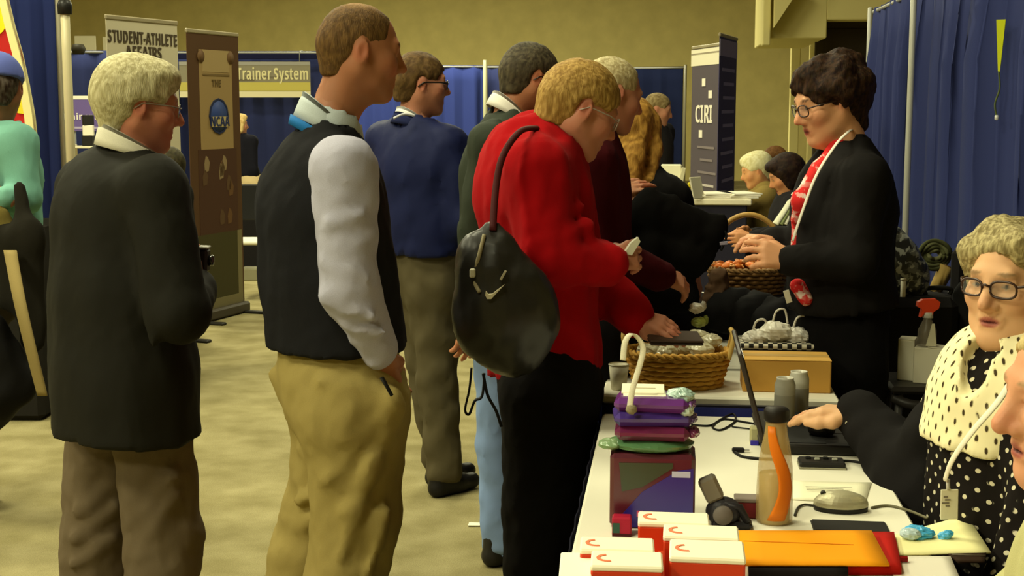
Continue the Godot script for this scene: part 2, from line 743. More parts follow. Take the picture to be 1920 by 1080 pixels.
func head(s: Blob, c: Vector3, b: Basis, k: float, o: Dictionary) -> void:
	var skin: Color = o.get("skin", SKIN)
	var wide: float = o.get("wide", 1.0)
	var jowl: float = o.get("jowl", 0.0)
	var nose: float = o.get("nose", 1.0)
	s.base = skin
	var gaze: float = o.get("gaze", 0.0)
	var q := func(x: float, y: float, z: float) -> Vector3: return c + b * (Vector3(x * wide, y, z) * k)
	s.ell(q.call(0, 0.03, -0.012), Vector3(0.074 * wide, 0.088, 0.098) * k, b, 0.02)
	s.ell(q.call(0, -0.03, 0.03), Vector3(0.062 * wide, 0.078, 0.062) * k, b, 0.03 * k)
	for i: float in [-1.0, 1.0]:
		s.cap(q.call(i * 0.05, -0.045, -0.005), q.call(i * 0.018, -0.098, 0.062), 0.024 * k, 0.017 * k, 0.03 * k)
		s.ell(q.call(i * 0.044, -0.024, 0.056), Vector3.ONE * 0.024 * k, b, 0.025 * k)
		if jowl > 0.0: s.ell(q.call(i * 0.045, -0.075, 0.03), Vector3.ONE * 0.028 * k * jowl, b, 0.03 * k)
	s.ell(q.call(0, -0.101, 0.066), Vector3(0.02, 0.016, 0.017) * k, b, 0.02 * k)
	if jowl > 0.0: s.cap(q.call(0, -0.1, 0.03), q.call(0, -0.14, -0.02), 0.045 * k * jowl, 0.05 * k * jowl, 0.04 * k)
	s.cap(q.call(-0.034, 0.024, 0.079), q.call(0.034, 0.024, 0.079), 0.011 * k, 0.011 * k, 0.016 * k)
	for i: float in [-1.0, 1.0]:
		s.ell(q.call(i * 0.031, 0.002, 0.093), Vector3(0.017, 0.011, 0.014) * k, b, 0.012 * k, 1)
		s.ell(q.call(i * 0.031, 0.002, 0.0745), Vector3.ONE * 0.0125 * k, b, 0.002)
		s.cap(q.call(i * 0.018, 0.009, 0.084), q.call(i * 0.044, 0.008, 0.079), 0.005 * k, 0.005 * k, 0.006 * k)
	s.cap(q.call(0, 0.012, 0.085), q.call(0, -0.03, 0.1 + 0.008 * nose), 0.009 * k, 0.0125 * k * nose, 0.012 * k)
	for i: float in [-1.0, 1.0]:
		s.ell(q.call(i * 0.012, -0.036, 0.094), Vector3.ONE * 0.0095 * k * nose, b, 0.008 * k)
		s.ell(q.call(i * 0.0075, -0.045, 0.1), Vector3(0.004, 0.004, 0.006) * k, b, 0.003, 1)
	s.cap(q.call(-0.02, -0.0615, 0.083), q.call(0.02, -0.0615, 0.083), 0.0065 * k, 0.0065 * k, 0.01 * k)
	s.cap(q.call(-0.016, -0.073, 0.083), q.call(0.016, -0.073, 0.083), 0.0075 * k, 0.0075 * k, 0.008 * k)
	s.cap(q.call(-0.023, -0.067, 0.088), q.call(0.023, -0.067, 0.088), 0.002 * k, 0.002 * k, 0.004 * k, Vector3.ZERO, 1.0, 1)
	for i: float in [-1.0, 1.0]:
		var eb := b * Basis(Vector3.UP, i * 0.45)
		s.ell(q.call(i * 0.077, -0.004, -0.012), Vector3(0.009, 0.032, 0.02) * k, eb, 0.008 * k)
		s.ell(q.call(i * 0.086, 0.0, -0.01), Vector3(0.006, 0.019, 0.01) * k, eb, 0.005 * k, 1)
	var blood := skin.lerp(Color(0.7, 0.25, 0.2), 0.4)
	s.tint(q.call(0, -0.03, 0.105), Vector3(0.03, 0.03, 0.03) * k, b, blood, 0.4, 0.8)
	for i: float in [-1.0, 1.0]:
		s.tint(q.call(i * 0.05, -0.03, 0.06), Vector3.ONE * 0.04 * k, b, blood, 0.4, 0.9)
		s.tint(q.call(i * 0.08, -0.004, -0.012), Vector3.ONE * 0.036 * k, b, blood, 0.5, 0.7)
		s.tint(q.call(i * 0.031, 0.027, 0.085), Vector3(0.021, 0.0055, 0.016) * k, b, o.get("brow", Color(0.3, 0.2, 0.12)), 0.8, 0.4)
		s.tint(q.call(i * 0.031, 0.002, 0.087), Vector3(0.012, 0.0055, 0.008) * k, b, Color(0.72, 0.66, 0.6), 0.8, 0.3)
		s.tint(q.call(i * 0.031 + gaze, 0.003, 0.0885), Vector3(0.0062, 0.0062, 0.007) * k, b, Color(0.12, 0.08, 0.06), 1.0, 0.3)
	s.tint(q.call(0, -0.067, 0.09), Vector3(0.026, 0.0125, 0.018) * k, b, o.get("lip", Color(0.62, 0.32, 0.28)), 0.85, 0.4)
	s.tint(q.call(0, -0.067, 0.092), Vector3(0.023, 0.003, 0.02) * k, b, Color(0.25, 0.08, 0.07), 0.8, 0.4)
	if o.has("stubble"): s.tint(q.call(0, -0.085, 0.05), Vector3(0.075, 0.05, 0.07) * k, b, o.stubble, 0.5, 0.8)


func hair(c: Vector3, b: Basis, k: float, o: Dictionary) -> Blob:
	var s := Blob.new(o.get("cell", 0.0045))
	var style: String = o.get("style", "short")
	var wide: float = o.get("wide", 1.0)
	var t: float = o.get("thick", 0.007)
	var q := func(x: float, y: float, z: float) -> Vector3: return c + b * (Vector3(x * wide, y, z) * k)
	s.noise = ripple
	s.base = o.get("color", Color(0.2, 0.14, 0.09))
	s.streak = 0.9
	s.streak_to = o.get("light", (s.base as Color).lightened(0.25))
	s.streak_scale = Vector3(190, 24, 190)
	s.amp = o.get("rough", 0.0018)
	var fr := 0.3 / s.cell
	s.nscale = o.get("strand", Vector3(fr, fr * 0.14, fr))
	s.ell(q.call(0, 0.031, -0.013), Vector3(0.074 * wide + t, 0.088 + t, 0.098 + t) * k, b, 0.02)
	if style in ["short", "crop", "parted", "swept"]:
		s.cap(q.call(0, 0.0, -0.055), q.call(0, -0.05, -0.06), (0.052 + t) * k, (0.04 + t) * k, 0.03)
		if style == "parted":
			s.ell(q.call(0.02, 0.092, 0.045), Vector3(0.06, 0.026, 0.05) * k, b, 0.03)
		s.ell(q.call(0, -0.03, 0.085), Vector3(0.085 * wide, 0.085 + o.get("front", 0.0), 0.06) * k, b, 0.012, 1)     # the face
		for i: float in [-1.0, 1.0]:
			s.ell(q.call(i * 0.085, -0.03, 0.035), Vector3(0.035, 0.055, 0.045) * k, b, 0.01, 1)     # temples and sideburns
			s.ell(q.call(i * 0.085, -0.012, -0.01), Vector3(0.03, 0.04, 0.026) * k, b, 0.008, 1)     # ears
		s.ell(q.call(0, -0.12, 0.0), Vector3(0.2, 0.055, 0.2) * k, b, 0.008, 1)                      # nape
		if style == "crop":
			for i: float in [-1.0, 1.0]:
				s.ell(q.call(i * 0.02, 0.03, 0.115), Vector3(0.08, 0.085, 0.06) * k, b, 0.012, 1) # a high forehead
		if style == "swept":
			s.chain([q.call(0.03, 0.098, 0.02), q.call(-0.045, 0.086, 0.058), q.call(-0.08, 0.03, 0.032)], [0.026 * k, 0.024 * k, 0.015 * k], 0.025)
			s.chain([q.call(0.03, 0.098, 0.02), q.call(0.072, 0.06, 0.04), q.call(0.083, -0.01, 0.0)], [0.026 * k, 0.022 * k, 0.018 * k], 0.025)
	elif style == "bouffant":
		s.ell(q.call(0, 0.045, -0.03), Vector3(0.09, 0.088, 0.1) * k, b, 0.03)
		s.cap(q.call(0, 0.0, -0.062), q.call(0, -0.058, -0.058), 0.066 * k, 0.046 * k, 0.03)
		s.ell(q.call(0.012, 0.088, 0.04), Vector3(0.062, 0.032, 0.05) * k, b, 0.03)
		s.ell(q.call(0, -0.035, 0.09), Vector3(0.09 * wide, 0.085 + o.get("front", 0.0), 0.064) * k, b, 0.012, 1)
		for i: float in [-1.0, 1.0]:
			s.ell(q.call(i * 0.09, -0.035, 0.03), Vector3(0.04, 0.055, 0.045) * k, b, 0.01, 1)
			s.ell(q.call(i * 0.092, -0.016, -0.01), Vector3(0.028, 0.03, 0.022) * k, b, 0.008, 1)
		s.ell(q.call(0, -0.13, 0.0), Vector3(0.2, 0.05, 0.2) * k, b, 0.008, 1)
	elif style == "curly":
		var rng := RandomNumberGenerator.new()
		rng.seed = 11
		for i in 46:
			var a := rng.randf() * TAU
			var h := rng.randf_range(-0.55, 1.0)
			var d := Vector3(cos(a) * sqrt(1 - h * h * 0.9), h, sin(a) * sqrt(1 - h * h * 0.9))
			if d.z > 0.45 and h < 0.55: continue
			s.ell(q.call(d.x * 0.082, 0.032 + d.y * 0.094, -0.02 + d.z * 0.102), Vector3.ONE * rng.randf_range(0.02, 0.03) * k, b, 0.03)
		s.ell(q.call(0, -0.035, 0.092), Vector3(0.072 * wide, 0.088, 0.07) * k, b, 0.012, 1)
		for i: float in [-1.0, 1.0]: s.ell(q.call(i * 0.1, -0.03, 0.035), Vector3(0.045, 0.05, 0.04) * k, b, 0.012, 1)
		s.cap(q.call(0, -0.01, -0.06), q.call(0, -0.075, -0.06), 0.072 * k, 0.05 * k, 0.03)
		s.ell(q.call(0, -0.17, 0.02), Vector3(0.2, 0.06, 0.2) * k, b, 0.008, 1)
	elif style == "bob":
		s.cap(q.call(0, 0.02, -0.03), q.call(0, -0.06, -0.035), 0.088 * k, 0.078 * k, 0.03)
		for i: float in [-1.0, 1.0]: s.cap(q.call(i * 0.066, 0.03, 0.02), q.call(i * 0.07, -0.06, 0.01), 0.026 * k, 0.024 * k, 0.02)
		s.ell(q.call(0.0, 0.082, 0.06), Vector3(0.06, 0.03, 0.04) * k, b, 0.025)
		s.ell(q.call(0, -0.035, 0.1), Vector3(0.066 * wide, 0.092, 0.075) * k, b, 0.012, 1)
		s.cut(q.call(0, -0.1, 0), -b.y)
	elif style == "long":
		s.chain([q.call(0, 0.02, -0.04), q.call(0, -0.09, -0.07), q.call(0, -0.2, -0.085), q.call(0, -0.29, -0.085)], [0.085 * k, 0.084 * k, 0.08 * k, 0.055 * k], 0.03, b.z, 0.5)
		for i: float in [-1.0, 1.0]:
			s.chain([q.call(i * 0.066, 0.04, 0.03), q.call(i * 0.082, -0.06, 0.015), q.call(i * 0.088, -0.18, -0.02), q.call(i * 0.08, -0.27, -0.04)], [0.024 * k, 0.026 * k, 0.026 * k, 0.014 * k], 0.03)
		s.ell(q.call(0, -0.035, 0.1), Vector3(0.062 * wide, 0.1, 0.075) * k, b, 0.012, 1)
	if o.has("crown"): s.tint(q.call(0, 0.11, -0.01), Vector3(0.06, 0.05, 0.08) * k, b, o.crown, 0.75, 0.8)
	return s


func hand(s: Blob, wrist: Vector3, d: Vector3, back: Vector3, thumb: float, curl := 0.35, k := 1.0, grip := 0.5, skin := SKIN) -> void:
	d = d.normalized()
	back = (back - d * back.dot(d)).normalized()
	var t := d.cross(back).normalized() * thumb           # towards the thumb
	s.base = skin
	s.cap(wrist - d * 0.025, wrist, 0.024 * k, 0.024 * k, 0.02, back, 0.8)
	var len := [0.072, 0.081, 0.075, 0.058]
	for i in 4:
		var kn := wrist + d * (0.088 - 0.006 * absf(i - 1.0)) * k + t * (0.031 - 0.0205 * i) * k
		s.cap(wrist + t * (0.014 - 0.009 * i) * k, kn, 0.0145 * k, 0.0112 * k, 0.016)
		var p := kn
		var a := curl * (0.7 + 0.12 * i)
		var dd := (d + t * (0.1 - 0.07 * i)).normalized()
		var seg := [0.44, 0.31, 0.25]
		var rad := [0.0095, 0.0088, 0.0082, 0.0068]
		for j in 3:
			dd = dd.rotated(t, -thumb * a * (1.0 if j < 2 else 0.7))
			var e: Vector3 = p + dd * (len[i] * seg[j] * k)
			s.cap(p, e, rad[j] * k, rad[j + 1] * k, 0.005)
			p = e
	var b0 := wrist + d * 0.024 * k + t * 0.022 * k
	var b1: Vector3 = b0 + (d * 0.75 + t * (0.75 - 0.5 * grip) - back * (0.25 + 0.4 * grip)).normalized() * 0.042 * k
	var b2: Vector3 = b1 + (d * 1.0 + t * (0.35 - 0.6 * grip) - back * 0.45 * grip).normalized() * 0.034 * k
	var b3: Vector3 = b2 + (d * 1.0 + t * (0.1 - 0.7 * grip) - back * 0.35 * grip).normalized() * 0.026 * k
	s.chain([b0, b1, b2, b3], [0.016 * k, 0.0125 * k, 0.0108 * k, 0.008 * k], 0.012)
	s.tint(wrist + d * 0.15 * k, Vector3.ONE * 0.05, Basis(), skin.lerp(Color(0.75, 0.3, 0.25), 0.35), 0.6, 0.8)


func glasses(p: Node3D, c: Vector3, b: Basis, k: float, col: Color, thick := 0.0016, tall := 0.017) -> void:
	var base := p.position
	var q := func(x: float, y: float, z: float) -> Vector3: return c + b * (Vector3(x, y, z) * k) - base
	var sh := Shape.new(true)
	var panes := Shape.new(true)
	for i: float in [-1.0, 1.0]:
		var ring := PackedVector3Array()
		for a in 25:
			var u := TAU * a / 24.0
			var cx := cos(u)
			var cy := sin(u)
			ring.append(q.call(i * 0.033 + signf(cx) * pow(absf(cx), 0.7) * 0.0245, -0.001 + signf(cy) * pow(absf(cy), 0.7) * tall, 0.104 - 0.012 * absf(i * 0.033 + cx * 0.0245) / 0.06))
		sh.tube(ring, thick, thick, 6)
		var mid: Vector3 = q.call(i * 0.033, -0.001, 0.1)
		for a in 24: panes.tri(mid, ring[a], ring[a + 1])
		sh.tube(PackedVector3Array([q.call(i * 0.058, 0.006, 0.092), q.call(i * 0.079, 0.008, 0.06), q.call(i * 0.083, 0.006, -0.005), q.call(i * 0.082, -0.012, -0.028)]), thick * 1.1, thick, 6)
	sh.tube(PackedVector3Array([q.call(-0.009, 0.004, 0.104), q.call(0, 0.008, 0.107), q.call(0.009, 0.004, 0.104)]), thick, thick, 6)
	var g := part("glasses", sh.done(), mat(col, 0.3, 0.5), p)
	var m := StandardMaterial3D.new()
	m.transparency = BaseMaterial3D.TRANSPARENCY_ALPHA
	m.albedo_color = Color(1, 1, 1, 0.06)
	m.roughness = 0.03
	part("lens", panes.done(), m, g)


# o: label, dist, yaw, joints as [px, py, off], and the looks of head, top, legs and shoes. Returns the person with its joints in "joints".
func human(o: Dictionary) -> Dictionary:
	var dist: float = o.dist
	var f := dir_to(o.yaw)
	var r := f.cross(Vector3.UP).normalized()
	var j := {}
	for n in ["head", "neck", "chest", "waist", "hip", "sr", "sl", "er", "el", "wr", "wl", "hr", "hl", "kr", "kl", "ar", "al"]:
		if o.has(n): j[n] = at(o[n][0], o[n][1], dist + (o[n][2] if o[n].size() > 2 else 0.0))
	var sw: float = o.get("shoulders", 0.175)
	var top: Dictionary = o.top
	var legs: Dictionary = o.get("legs", {})
	var hd: Dictionary = o.get("face", {})
	var sk: Color = hd.get("skin", SKIN)
	for i: float in [1.0, -1.0]:
		var t := "r" if i > 0 else "l"
		if not j.has("s" + t): j["s" + t] = j.neck.lerp(j.chest, 0.28) + r * sw * i
		if not j.has("e" + t): j["e" + t] = j["s" + t] + Vector3.DOWN * 0.29 + r * 0.03 * i - f * 0.02
		if not j.has("w" + t): j["w" + t] = j["e" + t] + Vector3.DOWN * 0.23 + f * 0.09
		if not j.has("h" + t): j["h" + t] = j.hip + r * 0.085 * i + Vector3.DOWN * 0.05
		if not j.has("k" + t): j["k" + t] = Vector3(j["h" + t].x, 0.5, j["h" + t].z) + f * 0.02
		if not j.has("a" + t): j["a" + t] = Vector3(j["k" + t].x, 0.09, j["k" + t].z) - f * 0.02
	var p := thing("person", o.label, "person", drop(j.hip), 0.0, o.get("group", ""))
	var near: bool = dist < 6.0
	# the body under the clothes, with a fine head and fine hands
	var k: float = o.get("size", 1.0)
	var hb := turned(o.get("look", o.yaw), o.get("nod", 0.0), o.get("cock", 0.0))
	var b := Blob.new(0.032)
	b.base = sk
	var fl: float = top.get("flat", 0.75)
	var rc: float = top.get("chest", 0.18) - 0.025
	var rw: float = top.get("waist", 0.165) - 0.025
	var rh: float = top.get("hip", 0.18) - 0.03
	b.cap(j.chest, j.waist, rc, rw, 0.03, f, fl)
	b.cap(j.waist, j.hip, rw, rh, 0.03, f, fl)
	b.cap(j.sr, j.sl, 0.05, 0.05, 0.05)
	b.cap(j.neck, j.chest, 0.06, rc * 0.8, 0.05, f, fl)
	b.cap(j.head - hb.z * 0.02 * k, j.neck, 0.05, 0.058, 0.03)
	for t: String in ["r", "l"]:
		b.chain([j["s" + t], j["e" + t], j["w" + t]], [0.045, 0.036, 0.024], 0.02)
		b.chain([j["h" + t], j["k" + t], j["a" + t]], [0.075, 0.05, 0.035], 0.03)
	b.cap(j.hr, j.hl, 0.08, 0.08, 0.04)
	var skins := [b]
	var h := Blob.new(clampf(dist * 0.0016, 0.0044, 0.012))
	head(h, j.head, hb, k, hd)
	var nape: Vector3 = j.head - hb.y * 0.05 * k - hb.z * 0.022 * k
	var nk: float = o.get("neck_r", 0.055)
	h.cap(nape, j.neck + f * 0.0, nk * k, (nk + 0.005) * k, 0.03 * k)
	skins.append(h)
	for t: String in ["r", "l"]:
		var w: Dictionary = o.get("hand_" + t, {})
		if w.get("skip", false): continue
		var hs := Blob.new(clampf(dist * 0.00125, 0.0036, 0.009))
		var dir: Vector3 = j["w" + t] - j["e" + t]
		if w.has("to"): dir = at(w.to[0], w.to[1], dist + w.to[2]) - j["w" + t]
		var out: Vector3 = w.get("back", r * (1.0 if t == "r" else -1.0))
		hand(hs, j["w" + t], dir, out, w.get("thumb", -1.0 if t == "r" else 1.0), w.get("curl", 0.35), w.get("k", 1.0), w.get("grip", 0.4), sk)
		skins.append(hs)
	soft("body", skins, skin_mat(), p)
	if not o.get("bald", false): 
		var hh: Dictionary = o.get("hair", {})
		hh.cell = clampf(dist * 0.0018, 0.0046, 0.014) * (1.4 if hh.get("style", "") == "long" else 1.0)
		soft("hair", [hair(j.head, hb, k, hh)], hair_mat(hh.get("color", Color.BLACK)), p)
	# the garment on the trunk and the arms
	var cell: float = o.get("cell", clampf(dist * 0.0033, 0.0095, 0.024))
	var s := Blob.new(cell)
	s.noise = ripple
	s.amp = top.get("fold", 0.005)
	s.nscale = top.get("fold_scale", Vector3(14, 6, 14))
	s.amp2 = top.get("fine", 0.0025)
	s.nscale2 = Vector3(34, 22, 34)
	s.base = Color.WHITE
	s.cap(j.chest, j.waist, rc + 0.025, rw + 0.025, 0.04, f, fl)
	s.cap(j.waist, j.hip, rw + 0.025, rh + 0.03, 0.05, f, fl)
	if top.has("hem"):
		var hp: Vector3 = at(top.hem[0], top.hem[1], dist)
		s.cap(j.hip, Vector3(j.hip.x, hp.y - 0.02, j.hip.z) + f * top.get("swing", 0.0), rh + 0.03, top.get("skirt", rh + 0.04), 0.05, f, fl)
	s.cap(j.sr, j.sl, top.get("yoke", 0.066), top.get("yoke", 0.066), 0.07)
	s.cap(j.neck.lerp(j.chest, 0.16), j.chest, 0.085, rc * 0.9, 0.08, f, fl * 0.95)
	if top.has("back"): s.ell(at(top.back[0], top.back[1], dist), top.back_r, Basis(r, Vector3.UP, f), 0.08)
	var arms: Array = top.get("arm", [0.068, 0.056, 0.045])
	var sl := s
	if top.has("sleeve"):
		sl = Blob.new(cell)
		sl.noise = ripple
		sl.amp = 0.0045
		sl.nscale = Vector3(9, 17, 9)
		sl.amp2 = 0.002
		sl.nscale2 = Vector3(24, 42, 24)
	for t: String in ["r", "l"]:
		var e: Vector3 = j["w" + t] + (j["w" + t] - j["e" + t]).normalized() * 0.0
		sl.cap(j["s" + t], j["e" + t], arms[0], arms[1], 0.04)
		sl.cap(j["e" + t], e, arms[1] * 1.02, arms[2], 0.02)
	for g: Array in top.get("ridges", []):                    # folds that show: [px, py, off, px, py, off, radius, -depth if pressed in]
		s.cap(at(g[0], g[1], dist + g[2]), at(g[3], g[4], dist + g[5]), g[6], g[6] * 0.6, 0.02, Vector3.ZERO, 1.0, 0 if g.size() < 8 else 1)
	for g: Array in top.get("sleeve_ridges", []): sl.cap(at(g[0], g[1], dist + g[2]), at(g[3], g[4], dist + g[5]), g[6], g[6] * 0.6, 0.02)
	for e: Array in top.get("extra", []):
		s.cap(at(e[0], e[1], dist + e[2]), at(e[3], e[4], dist + e[5]), e[6], e[7], 0.04)
	# an open neck, and a level hem
	s.cap(j.neck.lerp(j.chest, -0.05) , j.neck.lerp(j.head, 0.6), top.get("neck_hole", 0.07), 0.08, 0.006, Vector3.ZERO, 1.0, 1)
	if top.has("vee"):
		s.cap(j.neck + f * 0.1, j.chest + f * (rc + 0.06) * fl + Vector3.UP * top.get("vee_low", 0.0), top.vee, 0.012, 0.006, Vector3.ZERO, 1.0, 1)
	if top.has("hem"): s.cut(at(top.hem[0], top.hem[1], dist), Vector3.DOWN + f * top.get("hem_tilt", 0.0))
	var tm: Material = top.mat if top.has("mat") else cloth(top.color, top.get("gloss", 0.9), 90, top.get("relief", 0.05), top.get("sheen", 0.0))
	var outer := soft(top.get("name", "jacket"), [s], tm, p)
	if top.has("sleeve"): soft("sleeve", [sl], cloth(top.sleeve), outer)
	if top.has("shirt"):
		var u := Blob.new(cell)
		u.noise = ripple
		u.cap(j.neck.lerp(j.chest, 0.04), j.neck.lerp(j.chest, 0.55), top.shirt_r, 0.13, 0.02, f, fl)
		u.cap(j.neck.lerp(j.chest, -0.05), j.neck.lerp(j.head, 0.6), 0.058, 0.07, 0.006, Vector3.ZERO, 1.0, 1)
		soft("shirt", [u], cloth(top.shirt), p)
	# trousers
	if legs.size():
		var l := Blob.new(cell)
		l.noise = ripple
		l.amp = legs.get("fold", 0.007)
		l.nscale = Vector3(9, 9, 9)
		l.amp2 = 0.003
		l.nscale2 = Vector3(28, 22, 28)
		var lr: Array = legs.get("r", [0.1, 0.082, 0.075])
		var seat: float = legs.get("seat", 0.125)
		l.cap(j.hr, j.hl, seat, seat, 0.06, f, legs.get("seat_flat", 0.9))
		l.cap(j.hip + Vector3.UP * 0.12, j.hip, legs.get("belt", 0.16), legs.get("belt", 0.16) + 0.01, 0.06, f, fl)
		for t: String in ["r", "l"]:
			var pts := [j["h" + t], j["k" + t], j["a" + t]]
			if o.has("m" + t): pts = [j["h" + t], j["k" + t], at(o["m" + t][0], o["m" + t][1], dist + o["m" + t][2]), j["a" + t]]
			var rr := lr.duplicate()
			if pts.size() > lr.size(): rr = [lr[0], lr[1], (lr[1] + lr[2]) / 2, lr[2]]
			l.chain(pts, rr, 0.022)
		for g: Array in legs.get("ridges", []):
			l.cap(at(g[0], g[1], dist + g[2]), at(g[3], g[4], dist + g[5]), g[6], g[6] * 0.6, 0.018, Vector3.ZERO, 1.0, 0 if g.size() < 8 else 1)
		if legs.has("waistband"): l.cut(at(legs.waistband[0], legs.waistband[1], dist), Vector3.UP)
		l.cut(Vector3(0, 0.05, 0), Vector3.DOWN)
		soft("trousers", [l], cloth(legs.color, 0.92, 110), p)
		for t: String in ["r", "l"]:
			var sh := Blob.new(0.011 if near else 0.018)
			var a: Vector3 = Vector3(j["a" + t].x, 0.035, j["a" + t].z)
			sh.cap(a - f * 0.04, a + f * 0.145, 0.04, 0.034, 0.02)
			sh.cap(a - f * 0.03 + Vector3.UP * 0.06, a + f * 0.06 + Vector3.UP * 0.01, 0.042, 0.04, 0.03)
			sh.cut(Vector3(0, 0.002, 0), Vector3.DOWN)
			soft("shoe", [sh], mat(o.get("shoes", Color(0.06, 0.05, 0.045)), 0.45), p)
	return {"node": p, "j": j, "f": f, "r": r, "hb": hb, "k": k, "outer": outer}


# ------------------------------------------------------------------ the hall
func carpet_mat() -> StandardMaterial3D:
	var m := StandardMaterial3D.new()
	m.albedo_color = rgb(172, 162, 120)
	m.albedo_texture = noise_tex("carpet patches", 0.012, 512, Color(0.80, 0.79, 0.74), Color(1, 1, 1), FastNoiseLite.TYPE_SIMPLEX_SMOOTH, 5)
	m.uv1_triplanar = true
	m.uv1_world_triplanar = true
	m.uv1_scale = Vector3(0.55, 0.55, 0.55)
	m.detail_enabled = true
	m.detail_blend_mode = BaseMaterial3D.BLEND_MODE_MUL
	m.detail_albedo = noise_tex("pile", 0.2, 256, Color(0.82, 0.82, 0.82), Color(1, 1, 1), FastNoiseLite.TYPE_SIMPLEX, 2)
	m.detail_uv_layer = BaseMaterial3D.DETAIL_UV_2
	m.uv2_triplanar = true
	m.uv2_world_triplanar = true
	m.uv2_scale = Vector3(3, 3, 3)
	m.roughness = 1.0
	m.metallic_specular = 0.1
	m.heightmap_enabled = true
	m.heightmap_texture = noise_tex("pile", 0.2, 256, Color(0.82, 0.82, 0.82), Color(1, 1, 1))
	m.heightmap_scale = 0.6
	return m


func wall_mat() -> StandardMaterial3D:
	var m := StandardMaterial3D.new()
	m.albedo_color = rgb(216, 200, 128)
	m.albedo_texture = noise_tex("plaster", 0.02, 256, Color(0.93, 0.93, 0.93), Color(1, 1, 1))
	m.uv1_triplanar = true
	m.uv1_world_triplanar = true
	m.uv1_scale = Vector3.ONE * 0.4
	m.roughness = 0.95
	m.metallic_specular = 0.1
	return m


func room() -> void:
	var wm := wall_mat()
	var cm := mat(rgb(150, 138, 100), 0.95)
	var wall := func(called: String, c: Vector3, size: Vector3, m: Material) -> void:
		tag(part(called, Shape.new().box(Vector3.ZERO, size).done(), m, self, c), "", "", "", "structure")
	wall.call("floor", Vector3(-4, -0.1, -11), Vector3(26, 0.2, 42), carpet_mat())
	wall.call("ceiling", Vector3(-4, 5.3, -11), Vector3(26, 0.2, 42), cm)
	wall.call("wall_back", Vector3(-4, 2.6, -30.1), Vector3(26, 5.2, 0.2), wm)
	wall.call("wall_front", Vector3(-4, 2.6, 9.1), Vector3(26, 5.2, 0.2), wm)
	wall.call("wall_left", Vector3(-16.1, 2.6, -10.5), Vector3(0.2, 5.2, 39.4), wm)
	wall.call("wall_right", Vector3(8.1, 2.6, -10.5), Vector3(0.2, 5.2, 39.4), wm)
	# the bulkhead over the far right corner, the recess behind it and its posts
	var bm := mat(rgb(214, 203, 140), 0.9)
	var near := at(1442, 72, 17.0)
	var t := Shape.new()
	t.box(Vector3(near.x + 0.34, near.y + 1.0, near.z - 1.5), Vector3(0.68, 2.0, 3.0), 0.01)
	var up := at(1600, 38, 17.0)
	t.box(Vector3(near.x + 2.54, up.y + 0.9, near.z - 0.2), Vector3(3.72, 1.8, 0.4), 0.01)
	tag(part("trim_1", t.done(), bm), "", "", "", "structure")
	var lip := at(1435, 86, 16.9)
	tag(part("trim_2", Shape.new().box(Vector3(lip.x, lip.y + 0.75, lip.z), Vector3(0.09, 1.5, 0.35), 0.01).done(), bm), "", "", "", "structure")
	var fin := at(1470, 20, 16.7)
	tag(part("trim_3", Shape.new().plate(PackedVector2Array([Vector2(-0.12, 0.3), Vector2(0.2, 0.3), Vector2(-0.12, -0.2)]), 0.3).done(), bm, self, fin), "", "", "", "structure")
	var post := at(1527, 200, 21.0)
	tag(part("trim_4", Shape.new().box(Vector3(post.x, 1.35, post.z), Vector3(0.18, 2.7, 0.18), 0.01).done(), bm), "", "", "", "structure")
	var post2 := at(1489, 200, 21.0)
	tag(part("trim_5", Shape.new().box(Vector3(post2.x, 1.3, post2.z), Vector3(0.14, 2.6, 0.14), 0.01).done(), bm), "", "", "", "structure")
	var dark := at(1592, 200, 17.9)
	var d := tag(part("door_1", Shape.new().box(Vector3(dark.x, 1.4, dark.z), Vector3(0.9, 2.8, 0.1), 0.01).done(), mat(rgb(62, 54, 40), 0.7)), "", "", "", "structure")
	part("panel", Shape.new().box(Vector3(dark.x - 0.02, 1.75, dark.z + 0.06), Vector3(0.62, 1.6, 0.03), 0.01).done(), mat(rgb(55, 47, 36), 0.7), d)
	part("door_handle", Shape.new(true).tube(PackedVector3Array([Vector3(dark.x - 0.38, 1.05, dark.z + 0.07), Vector3(dark.x - 0.38, 1.05, dark.z + 0.11), Vector3(dark.x - 0.26, 1.05, dark.z + 0.11)]), 0.011).done(), mat(rgb(160, 155, 140), 0.3), d)


